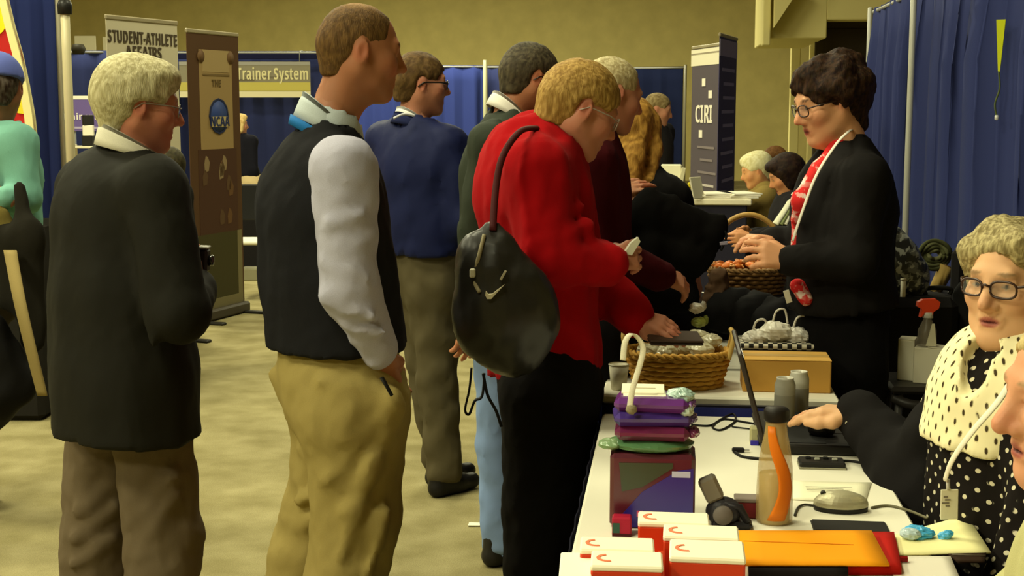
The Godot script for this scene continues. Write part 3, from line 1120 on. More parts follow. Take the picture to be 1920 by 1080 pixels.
func lights() -> void:
	# panels let into the ceiling; only their light comes into the picture
	var spots := [[-4.6, 3.0, 1.2, "behind the camera on the left"], [-4.6, -1.0, 1.2, "over the grey-haired man's left"], [-4.6, -5.5, 1.1, "over the aisle left of the brown banner"], [-4.8, -10.5, 1.1, "over the brown banner"],
		[-4.8, -16.0, 1.1, "over the middle of the hall"], [-9.0, 0.5, 0.9, "far left, nearest the front"], [-9.0, -8.0, 0.9, "far left, half way down the hall"], [-9.5, -20.0, 1.0, "far left, near the back wall"],
		[-5.0, -23.0, 2.1, "near the back wall, left of centre"], [-1.4, -22.5, 1.35, "near the back wall, in front of the blue drapes"], [-1.2, -8.0, 0.5, "over the middle of the queue"], [-0.8, -12.5, 0.6, "over the far tables"], [-1.3, -4.0, 0.55, "over the head of the queue"], [-1.9, -0.3, 0.4, "just left of the camera"]]
	var body := Shape.new().box(Vector3(0, 0.05, 0), Vector3(1.3, 0.1, 1.3), 0.01).done()
	var face := Shape.new().box(Vector3(0, -0.006, 0), Vector3(1.18, 0.012, 1.18), 0.004).done()
	var gl := StandardMaterial3D.new()
	gl.albedo_color = Color(0.9, 0.9, 0.85)
	gl.emission_enabled = true
	gl.emission = LAMP
	gl.emission_energy_multiplier = 1.0
	for s: Array in spots:
		var o := thing("ceiling_light", "square glowing ceiling light panel " + s[3], "light", Vector3(s[0], 5.1, s[1]), 0.0, "ceiling light panels")
		part("housing", body, mat(rgb(220, 220, 215), 0.6), o)
		part("diffuser", face, gl, o)
		var l := AreaLight3D.new()
		l.name = "glow"
		l.area_size = Vector2(1.18, 1.18)
		l.light_color = LAMP
		l.light_energy = LAMP_POWER * s[2]
		l.area_range = 40.0
		l.area_attenuation = 2.0
		l.shadow_enabled = true
		l.rotation_degrees = Vector3(-90, 0, 0)
		l.position = Vector3(0, -0.02, 0)
		o.add_child(l)


func drape(called: String, label: String, a: Vector3, b: Vector3, high: float, c: Color, folds: float, group := "", deep := 0.06, seed := 1) -> Node3D:
	# a pleated curtain hung between two uprights
	var d := b - a
	d.y = 0
	var long := d.length()
	d /= long
	var n := Vector3(d.z, 0, -d.x)
	var cols := int(long / folds * 8.0)
	var rows := []
	var fn := FastNoiseLite.new()
	fn.seed = seed
	for i in 9:
		var v := i / 8.0
		var y := lerpf(high, 0.02, v)
		var line := PackedVector3Array()
		for j in cols + 1:
			var u := j / float(cols)
			var x := u * long
			var ph := x / folds * TAU + 4.0 * fn.get_noise_1d(x * 45.0) + 0.5 * fn.get_noise_2d(x * 30.0, v * 40.0)
			var amp := deep * (0.25 + 0.75 * smoothstep(0.0, 0.25, v)) * (0.6 + 0.9 * fn.get_noise_1d(x * 90.0 + 300.0))
			line.append(a + d * (x + 0.25 * deep * sin(ph * 2.0)) + n * (sin(ph) * amp + 0.03 * fn.get_noise_2d(x * 20.0, v * 20.0)) + Vector3(0, y - a.y, 0))
		rows.append(line)
	var o := thing(called, label, "curtain", drop(a), 0.0, group)
	part("curtain_cloth", Shape.new(true).slab(rows, 0.006).done(), cloth(c, 0.8, 60, 0.04, 0.3), o, -drop(a))
	part("header_rail", Shape.new(true).tube(PackedVector3Array([drop(a, high - 0.025), drop(b, high - 0.025)]), 0.016).done(), mat(rgb(170, 170, 165), 0.4), o, -drop(a))
	return o


func upright(label: String, p: Vector3, high: float, r := 0.025, c := Color(0.72, 0.72, 0.68), knob := false) -> Node3D:
	var o := thing("drape_pole", label, "pole", drop(p))
	part("pole", Shape.new(true).lathe(PackedVector2Array([Vector2(0, 0.02), Vector2(r, 0.02), Vector2(r, high - 0.01), Vector2(r * 0.8, high), Vector2(0, high)]), 16).done(), mat(c, 0.32, 0.6), o)
	part("base_plate", Shape.new().box(Vector3(0, 0.01, 0), Vector3(0.26, 0.02, 0.26), 0.005).done(), mat(rgb(90, 90, 88), 0.5), o)
	if knob: part("cap", Shape.new(true).lathe(PackedVector2Array([Vector2(0, high - 0.02), Vector2(r * 1.5, high - 0.02), Vector2(r * 1.6, high + 0.03), Vector2(r * 1.2, high + 0.055), Vector2(0, high + 0.06)]), 16).done(), mat(rgb(30, 30, 28), 0.4), o)
	return o


# ------------------------------------------------------------------ pipe and drape, banners
const NAVY := Color(0.2, 0.23, 0.42)


func curtains() -> void:
	# the long run on the right, parallel to the tables
	var x := 1.79
	var right := func(px: float) -> Vector3:
		var r := ray(px, 200)
		return Vector3(x, 0, r.z * x / r.x)
	var far: Vector3 = right.call(1632)
	var mid: Vector3 = right.call(1706)
	drape("drape", "far section of the blue pleated drape along the right side", far, mid + Vector3(0, 0, -0.06), 2.44, NAVY, 0.3, "", 0.1, 3)
	drape("drape", "long near section of the blue pleated drape behind the seated woman", mid + Vector3(0, 0, 0.06), Vector3(x, 0, -4.4), 2.44, NAVY, 0.33, "", 0.13, 4)
	upright("bright drape upright between the two sections of the right blue drape", mid * (1.62 / 1.79), 2.46, 0.022)
	upright("drape upright at the far end of the right blue drape", far + Vector3(-0.02, 0, -0.06), 2.46, 0.024)
	# far back walls of the booths
	var hang := func(label: String, x0: float, x1: float, d0: float, d1: float, high: float, sd: int, c: Color) -> void:
		drape("drape", label, drop(at(x0, 200, d0)), drop(at(x1, 200, d1)), high, c, 0.34, "", 0.07, sd)
	hang.call("blue drape behind the purple sign at far left", 128, 330, 22.0, 22.0, 2.44, 5, NAVY)
	hang.call("blue drape carrying the grey trainer banner", 330, 606, 22.2, 22.2, 2.44, 6, NAVY)
	hang.call("wide pale blue drape in the back behind the man in navy", 606, 908, 25.0, 25.4, 2.31, 7, Color(0.2, 0.25, 0.52))
	hang.call("blue drape section right of the thin drape upright in the back", 914, 1180, 25.6, 25.6, 2.31, 8, NAVY)
	hang.call("darker blue drape section left of the tall grey banners", 1186, 1282, 26.2, 26.0, 2.31, 9, Color(0.1, 0.13, 0.26))
	upright("thin pale drape upright behind the man in the green jacket", drop(at(909, 200, 25.2)), 2.4, 0.035, Color(0.7, 0.7, 0.58))
	upright("thin drape upright beside the tall grey banners", drop(at(1284, 200, 25.9)), 2.34, 0.03, Color(0.5, 0.48, 0.4))
	# near left: a tall drape with its upright, and a chrome stand
	drape("drape", "tall dark blue drape beside the colourful arched sign at left", drop(at(28, 200, 8.0)), drop(at(108, 200, 8.0)), 2.44, Color(0.13, 0.17, 0.36), 0.15, "", 0.04, 12)
	upright("pale upright at the edge of the tall left drape", drop(at(113, 200, 8.02)), 2.46, 0.02, Color(0.7, 0.68, 0.58))
	upright("chrome stand with black knob beside the left drape", drop(at(129, 200, 7.7)), 2.09, 0.025, Color(0.8, 0.77, 0.62), true)
	# lanyard hung on the right drape
	var p := at(1875, 86, 7.32)
	var o := thing("lanyard", "yellow-green ribbon hung on the right blue drape", "ribbon", p)
	part("ribbon", Shape.new().plate(PackedVector2Array([Vector2(-0.024, 0.135), Vector2(0.024, 0.135), Vector2(0.006, -0.135), Vector2(-0.004, -0.135)]), 0.006).done(), cloth(rgb(214, 220, 40), 0.6), o, Vector3.ZERO, Vector3(0, -0.5, 0))
	part("cord", Shape.new(true).tube(curve([Vector3(0, -0.13, 0), Vector3(0.008, -0.22, 0), Vector3(-0.012, -0.3, 0), Vector3(0, -0.365, 0)]), 0.005).done(), cloth(rgb(92, 104, 60), 0.7), o)
	part("clip", Shape.new(true).lathe(PackedVector2Array([Vector2(0, -0.385), Vector2(0.011, -0.38), Vector2(0.011, -0.36), Vector2(0, -0.355)]), 10).done(), mat(rgb(214, 214, 210), 0.3), o)


func banner(called: String, label: String, a: Vector3, b: Vector3, high: float, c: Color) -> Node3D:
	# a roll-up banner: cassette on feet, a pole behind, a taut sheet and a top rail
	var d := b - a
	d.y = 0
	var w := d.length()
	var o := thing(called, label, "banner", drop((a + b) / 2), atan2(-d.z, d.x))
	part("sheet", Shape.new().box(Vector3(0, high / 2 + 0.03, 0), Vector3(w, high - 0.1, 0.005), 0.001).done(), mat(c, 0.7), o)
	part("top_rail", Shape.new().box(Vector3(0, high - 0.015, 0), Vector3(w + 0.01, 0.03, 0.02), 0.006).done(), mat(rgb(150, 140, 112), 0.4), o)
	part("cassette", Shape.new().box(Vector3(0, 0.045, 0), Vector3(w + 0.03, 0.08, 0.1), 0.015).done(), mat(rgb(70, 64, 52), 0.4), o)
	for s: float in [-1.0, 1.0]: part("foot", Shape.new().box(Vector3(s * (w / 2 - 0.05), 0.01, 0.04), Vector3(0.06, 0.02, 0.36), 0.006).done(), mat(rgb(40, 38, 34), 0.4), o)
	part("pole", Shape.new(true).tube(PackedVector3Array([Vector3(0, 0.05, -0.03), Vector3(0, high - 0.02, -0.03)]), 0.009).done(), mat(rgb(150, 150, 145), 0.3), o)
	return o


func patch(called: String, o: Node3D, x: float, y: float, w: float, h: float, c: Color, z := 0.004) -> MeshInstance3D:
	return part(called, Shape.new().box(Vector3.ZERO, Vector3(w, h, 0.003)).done(), mat(c, 0.7), o, Vector3(x, y, z))


func banners() -> void:
	# pale banner of the athlete office
	var o := banner("roll_up_banner", "pale grey roll-up banner lettered for student-athlete affairs", at(204, 200, 8.62), at(336, 200, 9.3), 2.13, rgb(196, 188, 160))
	var ink := mat(rgb(76, 66, 50), 0.7)
	lettering("STUDENT-ATHLETE", 0.075, ink, o, Vector3(0, 2.0, 0.006), Vector3.ZERO, "Droid Sans", 700, "lettering", 0.78)
	lettering("AFFAIRS", 0.075, ink, o, Vector3(0, 1.91, 0.006), Vector3.ZERO, "Droid Sans", 700, "lettering", 0.92)
	# dark brown banner with the blue disc
	o = banner("roll_up_banner", "tall dark brown roll-up banner with tan panel and blue lettered disc", at(353, 200, 9.95), at(449, 200, 10.6), 2.12, rgb(82, 58, 36))
	patch("panel", o, 0.02, 1.62, 0.44, 0.72, rgb(150, 126, 82))
	patch("panel", o, 0.02, 1.9, 0.36, 0.16, rgb(160, 138, 94), 0.006)
	for s: float in [-1.0, 1.0]: part("corner", Shape.new(true).lathe(PackedVector2Array([Vector2(0, 0), Vector2(0.045, 0), Vector2(0.045, 0.004), Vector2(0, 0.004)]), 20).done(), mat(rgb(104, 78, 50), 0.7), o, Vector3(0.02 + s * 0.2, 1.93, 0.008), Vector3(PI / 2, 0, 0))
	patch("rule", o, 0.02, 1.8, 0.36, 0.012, rgb(112, 92, 56), 0.008)
	lettering("THE", 0.05, mat(rgb(96, 78, 46), 0.7), o, Vector3(0.02, 1.74, 0.008), Vector3.ZERO)
	part("disc", Shape.new(true).lathe(PackedVector2Array([Vector2(0, 0), Vector2(0.125, 0), Vector2(0.125, 0.005), Vector2(0, 0.005)]), 40).done(), mat(rgb(44, 62, 112), 0.6), o, Vector3(0.04, 1.5, 0.006), Vector3(PI / 2, 0, 0))
	part("disc_rim", Shape.new().plate(arc_band(0.118, 0.132, 0, 359.9), 0.006).done(), mat(rgb(36, 44, 74), 0.6), o, Vector3(0.04, 1.5, 0.01))
	patch("band", o, 0.04, 1.46, 0.22, 0.075, rgb(176, 160, 110), 0.014)
	lettering("NCAA", 0.07, mat(rgb(40, 50, 88), 0.6), o, Vector3(0.04, 1.46, 0.017), Vector3.ZERO)
	patch("photo", o, 0.02, 0.95, 0.52, 0.62, rgb(72, 48, 34))
	var rng := RandomNumberGenerator.new()
	rng.seed = 21
	for i in 9:
		var xx := rng.randf_range(-0.18, 0.2)
		var yy := rng.randf_range(0.74, 1.2)
		part("photo_figure", Shape.new().plate(PackedVector2Array([Vector2(-0.03, -0.06), Vector2(0.02, -0.05), Vector2(0.035, 0.01), Vector2(0.012, 0.05), Vector2(-0.012, 0.06), Vector2(-0.035, 0.0)]), 0.002).done(), mat([rgb(100, 72, 44), rgb(136, 116, 84), rgb(88, 66, 44)][i % 3], 0.7), o, Vector3(xx, yy, 0.007))
	patch("lower_panel", o, 0.0, 0.36, 0.6, 0.56, rgb(66, 62, 34))
	for s: float in [-1.0, 1.0]: patch("border", o, s * 0.3 - 0.01, 0.36, 0.06, 0.56, rgb(120, 112, 78), 0.006)
	patch("border", o, 0.0, 0.12, 0.62, 0.07, rgb(120, 112, 78), 0.007)
	# two grey-violet banners by the far tables
	o = banner("roll_up_banner", "grey-violet roll-up banner with white head and white squares, left of the pair", at(1297, 200, 13.2), at(1348, 200, 12.4), 2.13, rgb(84, 76, 84))
	patch("head_panel", o, 0, 2.02, 0.86, 0.15, rgb(226, 220, 196))
	patch("rule", o, 0, 2.055, 0.86, 0.012, rgb(150, 140, 120), 0.006)
	for q: Array in [[-0.03, 1.79, 0.1], [0.17, 1.68, 0.1], [-0.1, 1.32, 0.1]]: patch("square", o, q[0], q[1], q[2], 0.07, rgb(236, 230, 214), 0.006)
	lettering("CIRI", 0.16, mat(rgb(236, 230, 214), 0.6), o, Vector3(-0.02, 1.5, 0.006), Vector3.ZERO, "Droid Sans", 700, "lettering", 1.15)
	for i in 9: patch("text_line", o, 0.06 + 0.02 * (i % 3), 1.2 - 0.115 * i, [0.5, 0.36, 0.54][i % 3], 0.022, rgb(190, 182, 176) if i in [3, 5, 7] else rgb(128, 118, 120), 0.006)
	o = banner("roll_up_banner", "narrow violet-blue roll-up banner, right and nearer of the pair", at(1347, 200, 10.9), at(1379, 200, 11.7), 2.14, rgb(74, 70, 108))
	patch("head_panel", o, 0, 2.03, 0.84, 0.13, rgb(160, 150, 172))
	for i in 13: patch("text_line", o, 0.02 * (i % 3), 1.86 - 0.11 * i, [0.6, 0.5, 0.56][i % 3], 0.026, rgb(156, 148, 176), 0.006)
	# hanging banner of the trainer system
	var a := at(340, 150, 21.9)
	var b := at(584, 150, 21.9)
	o = thing("hanging_banner", "wide grey hanging banner lettered Athletic Trainer System on the back drape", "banner", Vector3((a.x + b.x) / 2, 0, (a.z + b.z) / 2 ) + level * -0.12, turn_left)
	var wd := a.distance_to(b)
	var y0 := at(500, 183, 21.9).y
	var y1 := at(500, 116, 21.9).y
	part("sheet", Shape.new().box(Vector3(0, (y0 + y1) / 2, 0), Vector3(wd, y1 - y0, 0.012), 0.002).done(), mat(rgb(150, 144, 124), 0.7), o)
	patch("lower_band", o, 0, y0 + 0.17, wd, 0.13, rgb(206, 194, 104), 0.008)
	patch("lower_edge", o, 0, y0 + 0.05, wd, 0.09, rgb(240, 232, 196), 0.008)
	patch("upper_edge", o, 0, y1 - 0.03, wd, 0.05, rgb(170, 168, 164), 0.008)
	var lt := lettering("Athletic Trainer System", 0.18, mat(rgb(236, 228, 180), 0.6), o, Vector3(wd / 2 - 0.9, y1 - 0.19, 0.01), Vector3.ZERO)
	lt.scale.x = 1.74 / maxf(lt.mesh.get_aabb().size.x, 0.1)
	for s: float in [-1.0, 1.0]: part("hanger", Shape.new(true).tube(PackedVector3Array([Vector3(s * wd * 0.42, y1 - 0.02, 0.0), Vector3(s * wd * 0.42, 2.42, -0.02), Vector3(s * wd * 0.42, 2.44, -0.3)]), 0.008).done(), mat(rgb(120, 120, 116), 0.4), o)
	patch("text_line", o, -0.3, y0 + 0.27, 0.9, 0.03, rgb(116, 108, 92), 0.008)
	patch("text_line", o, 0.4, y0 + 0.31, 0.8, 0.03, rgb(124, 116, 98), 0.008)
	var v := thing("valance", "dark navy valance above the grey trainer banner", "curtain", o.position + level * 0.04, turn_left)
	part("valance_cloth", Shape.new().box(Vector3(0.1, at(500, 106, 21.9).y, 0), Vector3(wd + 0.24, 0.085, 0.02), 0.008).done(), cloth(rgb(36, 38, 74)), v)
	# purple sign at far left
	a = at(166, 215, 14.0)
	o = thing("purple_sign", "purple sign with white head and lettering Trainer Sys at far left", "sign", drop(a), turn_left)
	part("board", Shape.new().box(Vector3(0, a.y, 0), Vector3(0.36, 0.33, 0.02), 0.004).done(), mat(rgb(104, 88, 146), 0.7), o)
	patch("head_strip", o, 0, a.y + 0.17, 0.37, 0.035, rgb(236, 230, 214), 0.012)
	lettering("Trainer Sys", 0.062, mat(rgb(226, 220, 214), 0.6), o, Vector3(-0.03, a.y - 0.02, 0.014), Vector3.ZERO)
	patch("foot_strip", o, 0, a.y - 0.13, 0.34, 0.02, rgb(170, 160, 190), 0.012)
	for s: float in [-1.0, 1.0]: part("leg", Shape.new(true).tube(PackedVector3Array([Vector3(s * 0.15, 0, -0.02), Vector3(s * 0.15, a.y - 0.1, -0.02)]), 0.012).done(), mat(rgb(120, 120, 116), 0.4), o)
	# boxes on the shelf below the sign
	o = thing("shelf_unit", "white shelf unit below the purple sign", "shelf", drop(at(166, 250, 13.6)), turn_left)
	for i in 3: part("shelf", Shape.new().box(Vector3(0, 0.5 + 0.34 * i, 0), Vector3(0.34, 0.02, 0.3), 0.004).done(), mat(rgb(214, 206, 176), 0.6), o)
	for s: float in [-1.0, 1.0]: part("side", Shape.new().box(Vector3(s * 0.17, 0.6, 0), Vector3(0.02, 1.2, 0.3), 0.004).done(), mat(rgb(214, 206, 176), 0.6), o)
	for i in 3: tag(part("carton", Shape.new().box(Vector3.ZERO, Vector3(0.1, 0.1, 0.12), 0.006).done(), mat([rgb(30, 28, 26), rgb(226, 220, 200), rgb(34, 32, 30)][i], 0.6), self, drop(at(166, 250, 13.6), 1.24 + 0.1 * i) + side * 0.0, Vector3(0, turn_left + 0.2 * i, 0)), ["black carton, lowest of the little stack under the purple sign", "white carton in the middle of the little stack under the purple sign", "black carton, topmost of the little stack under the purple sign"][i], "box", "cartons under the purple sign")
	# pale lit panels above the far left drape
	for q: Array in [[160, 84, 40, "white"], [200, 86, 14, "white"]]:
		var c := at(q[0], q[1], 28.5)
		var po := tag(part("wall_panel", Shape.new().box(Vector3.ZERO, Vector3(q[2] / 92.0, 0.36, 0.04), 0.01).done(), mat(rgb(246, 240, 206), 0.6), self, c, Vector3(0, turn_left, 0)), "pale panel high on the back wall, " + ("wider left one" if q[2] > 20 else "narrow right one"), "panel")
		part("frame", Shape.new().box(Vector3(0, -0.19, 0), Vector3(q[2] / 92.0 + 0.04, 0.03, 0.06), 0.008).done(), mat(rgb(200, 190, 140), 0.6), po)
	var dk := at(147, 92, 21.5)
	o = thing("ceiling_speaker", "round black loudspeaker standing on top of the far left drape", "speaker", dk)
	part("cone", Shape.new(true).lathe(PackedVector2Array([Vector2(0, -0.08), Vector2(0.08, -0.08), Vector2(0.11, 0.0), Vector2(0.08, 0.07), Vector2(0, 0.08)]), 18).done(), mat(rgb(44, 40, 28), 0.6), o)
	arched_sign()
	booth_bits()


func arched_sign() -> void:
	# a tall display with a curved pale edge: red ground, yellow disc and splashes
	var d := 7.0
	var o := thing("arched_sign", "tall curved-edge display sign in red, yellow and purple at the left edge", "sign", drop(at(20, 200, d)), turn_left)
	var inv := func(px: float, py: float) -> Vector2:
		var v := (at(px, py, d) - o.position).rotated(Vector3.UP, -turn_left)
		return Vector2(v.x, v.y)
	var edge := [[8, -60], [14, 0], [26, 50], [40, 100], [52, 155], [63, 215], [71, 290], [75, 395]]
	var outer := PackedVector2Array()
	for e: Array in edge: outer.append(inv.call(e[0], e[1]))
	var board := outer.duplicate()
	board.append(inv.call(-160, 395))
	board.append(inv.call(-160, -60))
	part("board", Shape.new().plate(board, 0.03).done(), mat(rgb(186, 32, 30), 0.6), o)
	var band := outer.duplicate()
	for i in range(edge.size() - 1, -1, -1): band.append(inv.call(edge[i][0] - (13 + i * 0.4), edge[i][1]))
	part("border", Shape.new().plate(band, 0.05).done(), mat(rgb(232, 222, 160), 0.6), o)
	var put := func(called: String, pts: Array, c: Color, z: float) -> void:
		var poly := PackedVector2Array()
		for e: Array in pts: poly.append(inv.call(e[0], e[1]))
		part(called, Shape.new().plate(poly, z).done(), mat(c, 0.6), o)
	var disc := []
	for i in 24: disc.append([-10 + 26 * cos(TAU * i / 24), 36 + 32 * sin(TAU * i / 24)])
	put.call("yellow_disc", disc, rgb(240, 218, 30), 0.04)
	put.call("pale_top", [[-160, -60], [0, -60], [4, 0], [-2, 8], [-160, 8]], rgb(232, 214, 110), 0.036)
	put.call("purple_splash", [[-60, 110], [20, 100], [34, 130], [38, 165], [42, 172], [34, 196], [28, 220], [-60, 220]], rgb(100, 86, 158), 0.037)
	put.call("yellow_splash", [[30, 150], [36, 146], [44, 158], [40, 166], [46, 176], [52, 214], [36, 212], [32, 204], [40, 184], [34, 170]], rgb(228, 208, 50), 0.043)
	var bs := thing("display_stand", "black cloth-covered stand under the arched sign", "stand", drop(at(30, 200, d)), turn_left)
	part("cover", Shape.new().box(Vector3(-0.1, 0.5, 0), Vector3(0.46, 1.0, 0.35), 0.03).done(), cloth(rgb(38, 36, 32)), bs)


func booth_bits() -> void:
	# the dark-skirted booth table seen in slivers right of the brown banner, its boxes, and those left of it
	var o := thing("booth_table", "black-skirted booth table behind the brown banner", "table", drop(at(430, 300, 13.6)), turn_left)
	part("table_top", Shape.new().box(Vector3(0, 0.75, 0), Vector3(1.1, 0.03, 0.7), 0.006).done(), mat(rgb(220, 212, 176), 0.7), o)
	part("skirt", Shape.new().box(Vector3(0, 0.36, 0), Vector3(1.08, 0.72, 0.68), 0.02).done(), cloth(rgb(32, 30, 30)), o)
	var c := thing("chair", "black chair with pale seat in front of the far booth table", "chair", drop(at(470, 440, 11.4)), turn_left)
	part("seat", Shape.new().box(Vector3(0, 0.47, 0), Vector3(0.3, 0.035, 0.36), 0.012).done(), mat(rgb(230, 224, 200), 0.6), c)
	part("backrest", Shape.new().box(Vector3(0.02, 0.78, -0.17), Vector3(0.3, 0.3, 0.03), 0.012).done(), mat(rgb(28, 28, 28), 0.6), c)
	for sx: float in [-1.0, 1.0]:
		for sz: float in [-1.0, 1.0]: part("leg", Shape.new(true).tube(PackedVector3Array([Vector3(sx * 0.12, 0.46, sz * 0.14), Vector3(sx * 0.15, 0.0, sz * 0.17)]), 0.011).done(), mat(rgb(40, 40, 40), 0.4), c)
	part("basket", Shape.new().box(Vector3(0.02, 0.2, 0), Vector3(0.2, 0.1, 0.2), 0.01).done(), mat(rgb(150, 146, 116), 0.7), c)
	o = thing("booth_table", "dark booth table glimpsed between the grey-haired man and the brown banner", "table", drop(at(338, 400, 11.0)) + side * -0.15, turn_left)
	part("table_top", Shape.new().box(Vector3(0, 0.74, 0), Vector3(0.5, 0.03, 0.5), 0.006).done(), mat(rgb(46, 40, 38), 0.6), o)
	for sx: float in [-1.0, 1.0]:
		for sz: float in [-1.0, 1.0]: part("leg", Shape.new(true).tube(PackedVector3Array([Vector3(sx * 0.2, 0.73, sz * 0.2), Vector3(sx * 0.22, 0, sz * 0.22)]), 0.014).done(), mat(rgb(60, 60, 58), 0.4), o)
	part("shelf", Shape.new().box(Vector3(0, 0.4, 0), Vector3(0.46, 0.02, 0.4), 0.004).done(), mat(rgb(46, 40, 38), 0.6), o)
	var bx := [[342, 362, 0.1, 0.1, rgb(190, 176, 130), "tan box on the dark booth table left of the brown banner"], [344, 402, 0.1, 0.06, rgb(226, 220, 180), "white box on the lower shelf left of the brown banner"]]
	for q: Array in bx:
		var yy := 0.757 if q[1] < 380 else 0.412
		var pos := drop(at(q[0], q[1], 10.9), yy + q[3] / 2)
		var bo := tag(part("box", Shape.new().box(Vector3.ZERO, Vector3(q[2], q[3], 0.12), 0.004).done(), mat(q[4], 0.7), self, pos, Vector3(0, turn_left, 0)), q[5], "box")
		part("lid", Shape.new().box(Vector3(0, q[3] / 2 + 0.006, 0), Vector3(q[2] + 0.006, 0.012, 0.126), 0.003).done(), mat(q[4] * 0.9, 0.7), bo)


# ------------------------------------------------------------------ the queue of visitors
func queue() -> void:
	# grey-haired man in the dark suit, nearest on the left
	var a := human({
		"label": "older grey-haired man in dark suit jacket, seen from behind at left of the queue", "dist": 3.5, "yaw": 62, "look": 68, "nod": 8, "size": 0.93,
		"head": [264, 198, 0], "neck": [252, 290, 0], "chest": [216, 425, 0.02], "waist": [220, 560, 0], "hip": [232, 690, 0],
		"sr": [292, 354, -0.15], "sl": [168, 350, 0.15], "er": [336, 585, -0.2], "wr": [364, 545, 0.0], "el": [160, 560, 0.2], "wl": [240, 580, 0.3],
		"hr": [282, 770, -0.05], "hl": [205, 760, 0.09], "kr": [306, 1010, -0.05], "kl": [186, 1000, 0.1], "ar": [298, 1330, -0.1], "al": [170, 1290, 0.08],
		"face": {"skin": Color(0.72, 0.47, 0.37), "brow": Color(0.55, 0.5, 0.45)},
		"hair": {"style": "bouffant", "color": rgb(158, 148, 108), "light": rgb(206, 198, 160), "thick": 0.01, "rough": 0.002},
		"top": {"name": "suit_jacket", "color": rgb(35, 34, 29), "gloss": 0.75, "chest": 0.205, "waist": 0.208, "hip": 0.23, "skirt": 0.248, "flat": 0.76, "hem": [240, 808], "hem_tilt": -0.07, "arm": [0.076, 0.07, 0.058], "yoke": 0.07, "fold": 0.006, "fine": 0.0015, "fold_scale": Vector3(9, 4, 9),
			"ridges": [[150, 400, -0.1, 160, 800, -0.12, 0.02], [262, 420, -0.2, 290, 640, -0.24, 0.022], [148, 840, -0.12, 154, 700, -0.12, 0.012, 1]]},
		"legs": {"color": rgb(108, 94, 74), "r": [0.104, 0.098, 0.085], "seat": 0.112, "ridges": [[322, 890, -0.13, 248, 985, -0.12, 0.022], [326, 930, -0.13, 260, 1040, -0.13, 0.02], [215, 950, 0.02, 140, 1010, 0.0, 0.022], [225, 905, 0.04, 150, 960, 0.0, 0.02], [210, 1010, 0.02, 135, 1060, 0.0, 0.02]]},
		"hand_r": {"to": [380, 490, 0.06], "curl": 0.6, "back": side}, "hand_l": {"curl": 0.5}})
	collar(a, rgb(225, 220, 200), 0.08, 0.05, 0.036)
	glasses(a.node, a.j.head, a.hb, a.k, Color(0.5, 0.47, 0.4), 0.0014)
	card_and_phone()
	# the tall man in the knitted vest
	var v := human({
		"label": "tall balding man in dark knitted vest, white shirt and khaki trousers, hand in pocket", "dist": 3.16, "yaw": 70, "look": 74, "nod": 6, "size": 0.89,
		"head": [678, 98, 0], "neck": [622, 236, 0], "chest": [604, 400, 0.0], "waist": [616, 530, 0], "hip": [634, 690, 0],
		"sr": [644, 318, -0.17], "sl": [594, 300, 0.17], "er": [656, 545, -0.2], "wr": [712, 658, -0.16], "el": [600, 540, 0.22], "wl": [680, 660, 0.2],
		"hr": [662, 765, -0.08], "hl": [640, 745, 0.1], "kr": [668, 975, -0.06], "kl": [624, 885, 0.12], "ml": [578, 1040, 0.14], "ar": [580, 1440, -0.08], "al": [480, 1400, 0.15],
		"face": {"skin": Color(0.62, 0.41, 0.29), "brow": Color(0.35, 0.22, 0.12), "jowl": 0.3}, "neck_r": 0.056,
		"hair": {"style": "crop", "color": rgb(78, 56, 32), "light": rgb(112, 84, 48), "thick": 0.0015, "rough": 0.001, "crown": rgb(176, 136, 84)},
		"top": {"name": "knitted_vest", "color": rgb(31, 31, 34), "chest": 0.186, "waist": 0.183, "hip": 0.185, "skirt": 0.19, "flat": 0.8, "hem": [620, 648], "neck_hole": 0.084, "shirt": rgb(190, 200, 204), "shirt_r": 0.088, "sleeve_ridges": [[608, 492, -0.235, 690, 520, -0.25, 0.012], [612, 560, -0.24, 700, 596, -0.25, 0.014], [648, 610, -0.23, 716, 622, -0.23, 0.012], [620, 420, -0.24, 690, 400, -0.245, 0.012]], "arm": [0.076, 0.06, 0.042], "sleeve": rgb(184, 182, 202), "yoke": 0.052, "fold": 0.005, "vee": 0.05, "relief": 0.12,
			"extra": []},
		"legs": {"color": rgb(164, 146, 88), "r": [0.122, 0.1, 0.08], "seat": 0.13, "seat_flat": 1.0, "belt": 0.165, "waistband": [620, 640], "fold": 0.006,
			"ridges": [[732, 738, -0.17, 600, 716, -0.19, 0.016], [732, 748, -0.18, 600, 800, -0.17, 0.018], [735, 758, -0.18, 612, 900, -0.16, 0.022], [742, 768, -0.16, 648, 960, -0.17, 0.022], [700, 860, -0.18, 640, 1040, -0.16, 0.02],
				[612, 915, 0.0, 560, 940, 0.03, 0.024], [610, 870, 0.02, 562, 842, 0.03, 0.018], [600, 962, 0.03, 560, 992, 0.06, 0.02], [720, 960, -0.15, 690, 1080, -0.15, 0.02], [520, 700, 0.0, 560, 800, 0.0, 0.02]]},
		"hand_r": {"to": [722, 745, -0.09], "curl": 0.2, "back": -level, "grip": 0.9}, "hand_l": {"curl": 0.4}})
	collar(v, rgb(190, 200, 204), 0.071, 0.052, 0.02)
	neck_strap(v, rgb(36, 110, 178), 0.072, 0.022)
	# wrist strap of something in the pocket
	var cord := thing("pocket_strap", "short black strap hanging out of the khaki trouser pocket", "strap", at(728, 722, 2.96))
	part("cord", Shape.new(true).tube(curve([at(716, 708, 2.94) - cord.position, at(724, 722, 2.93) - cord.position, at(735, 742, 2.93) - cord.position]), 0.006, 0.005, 8, 0.5).done(), mat(rgb(22, 22, 20), 0.6), cord)
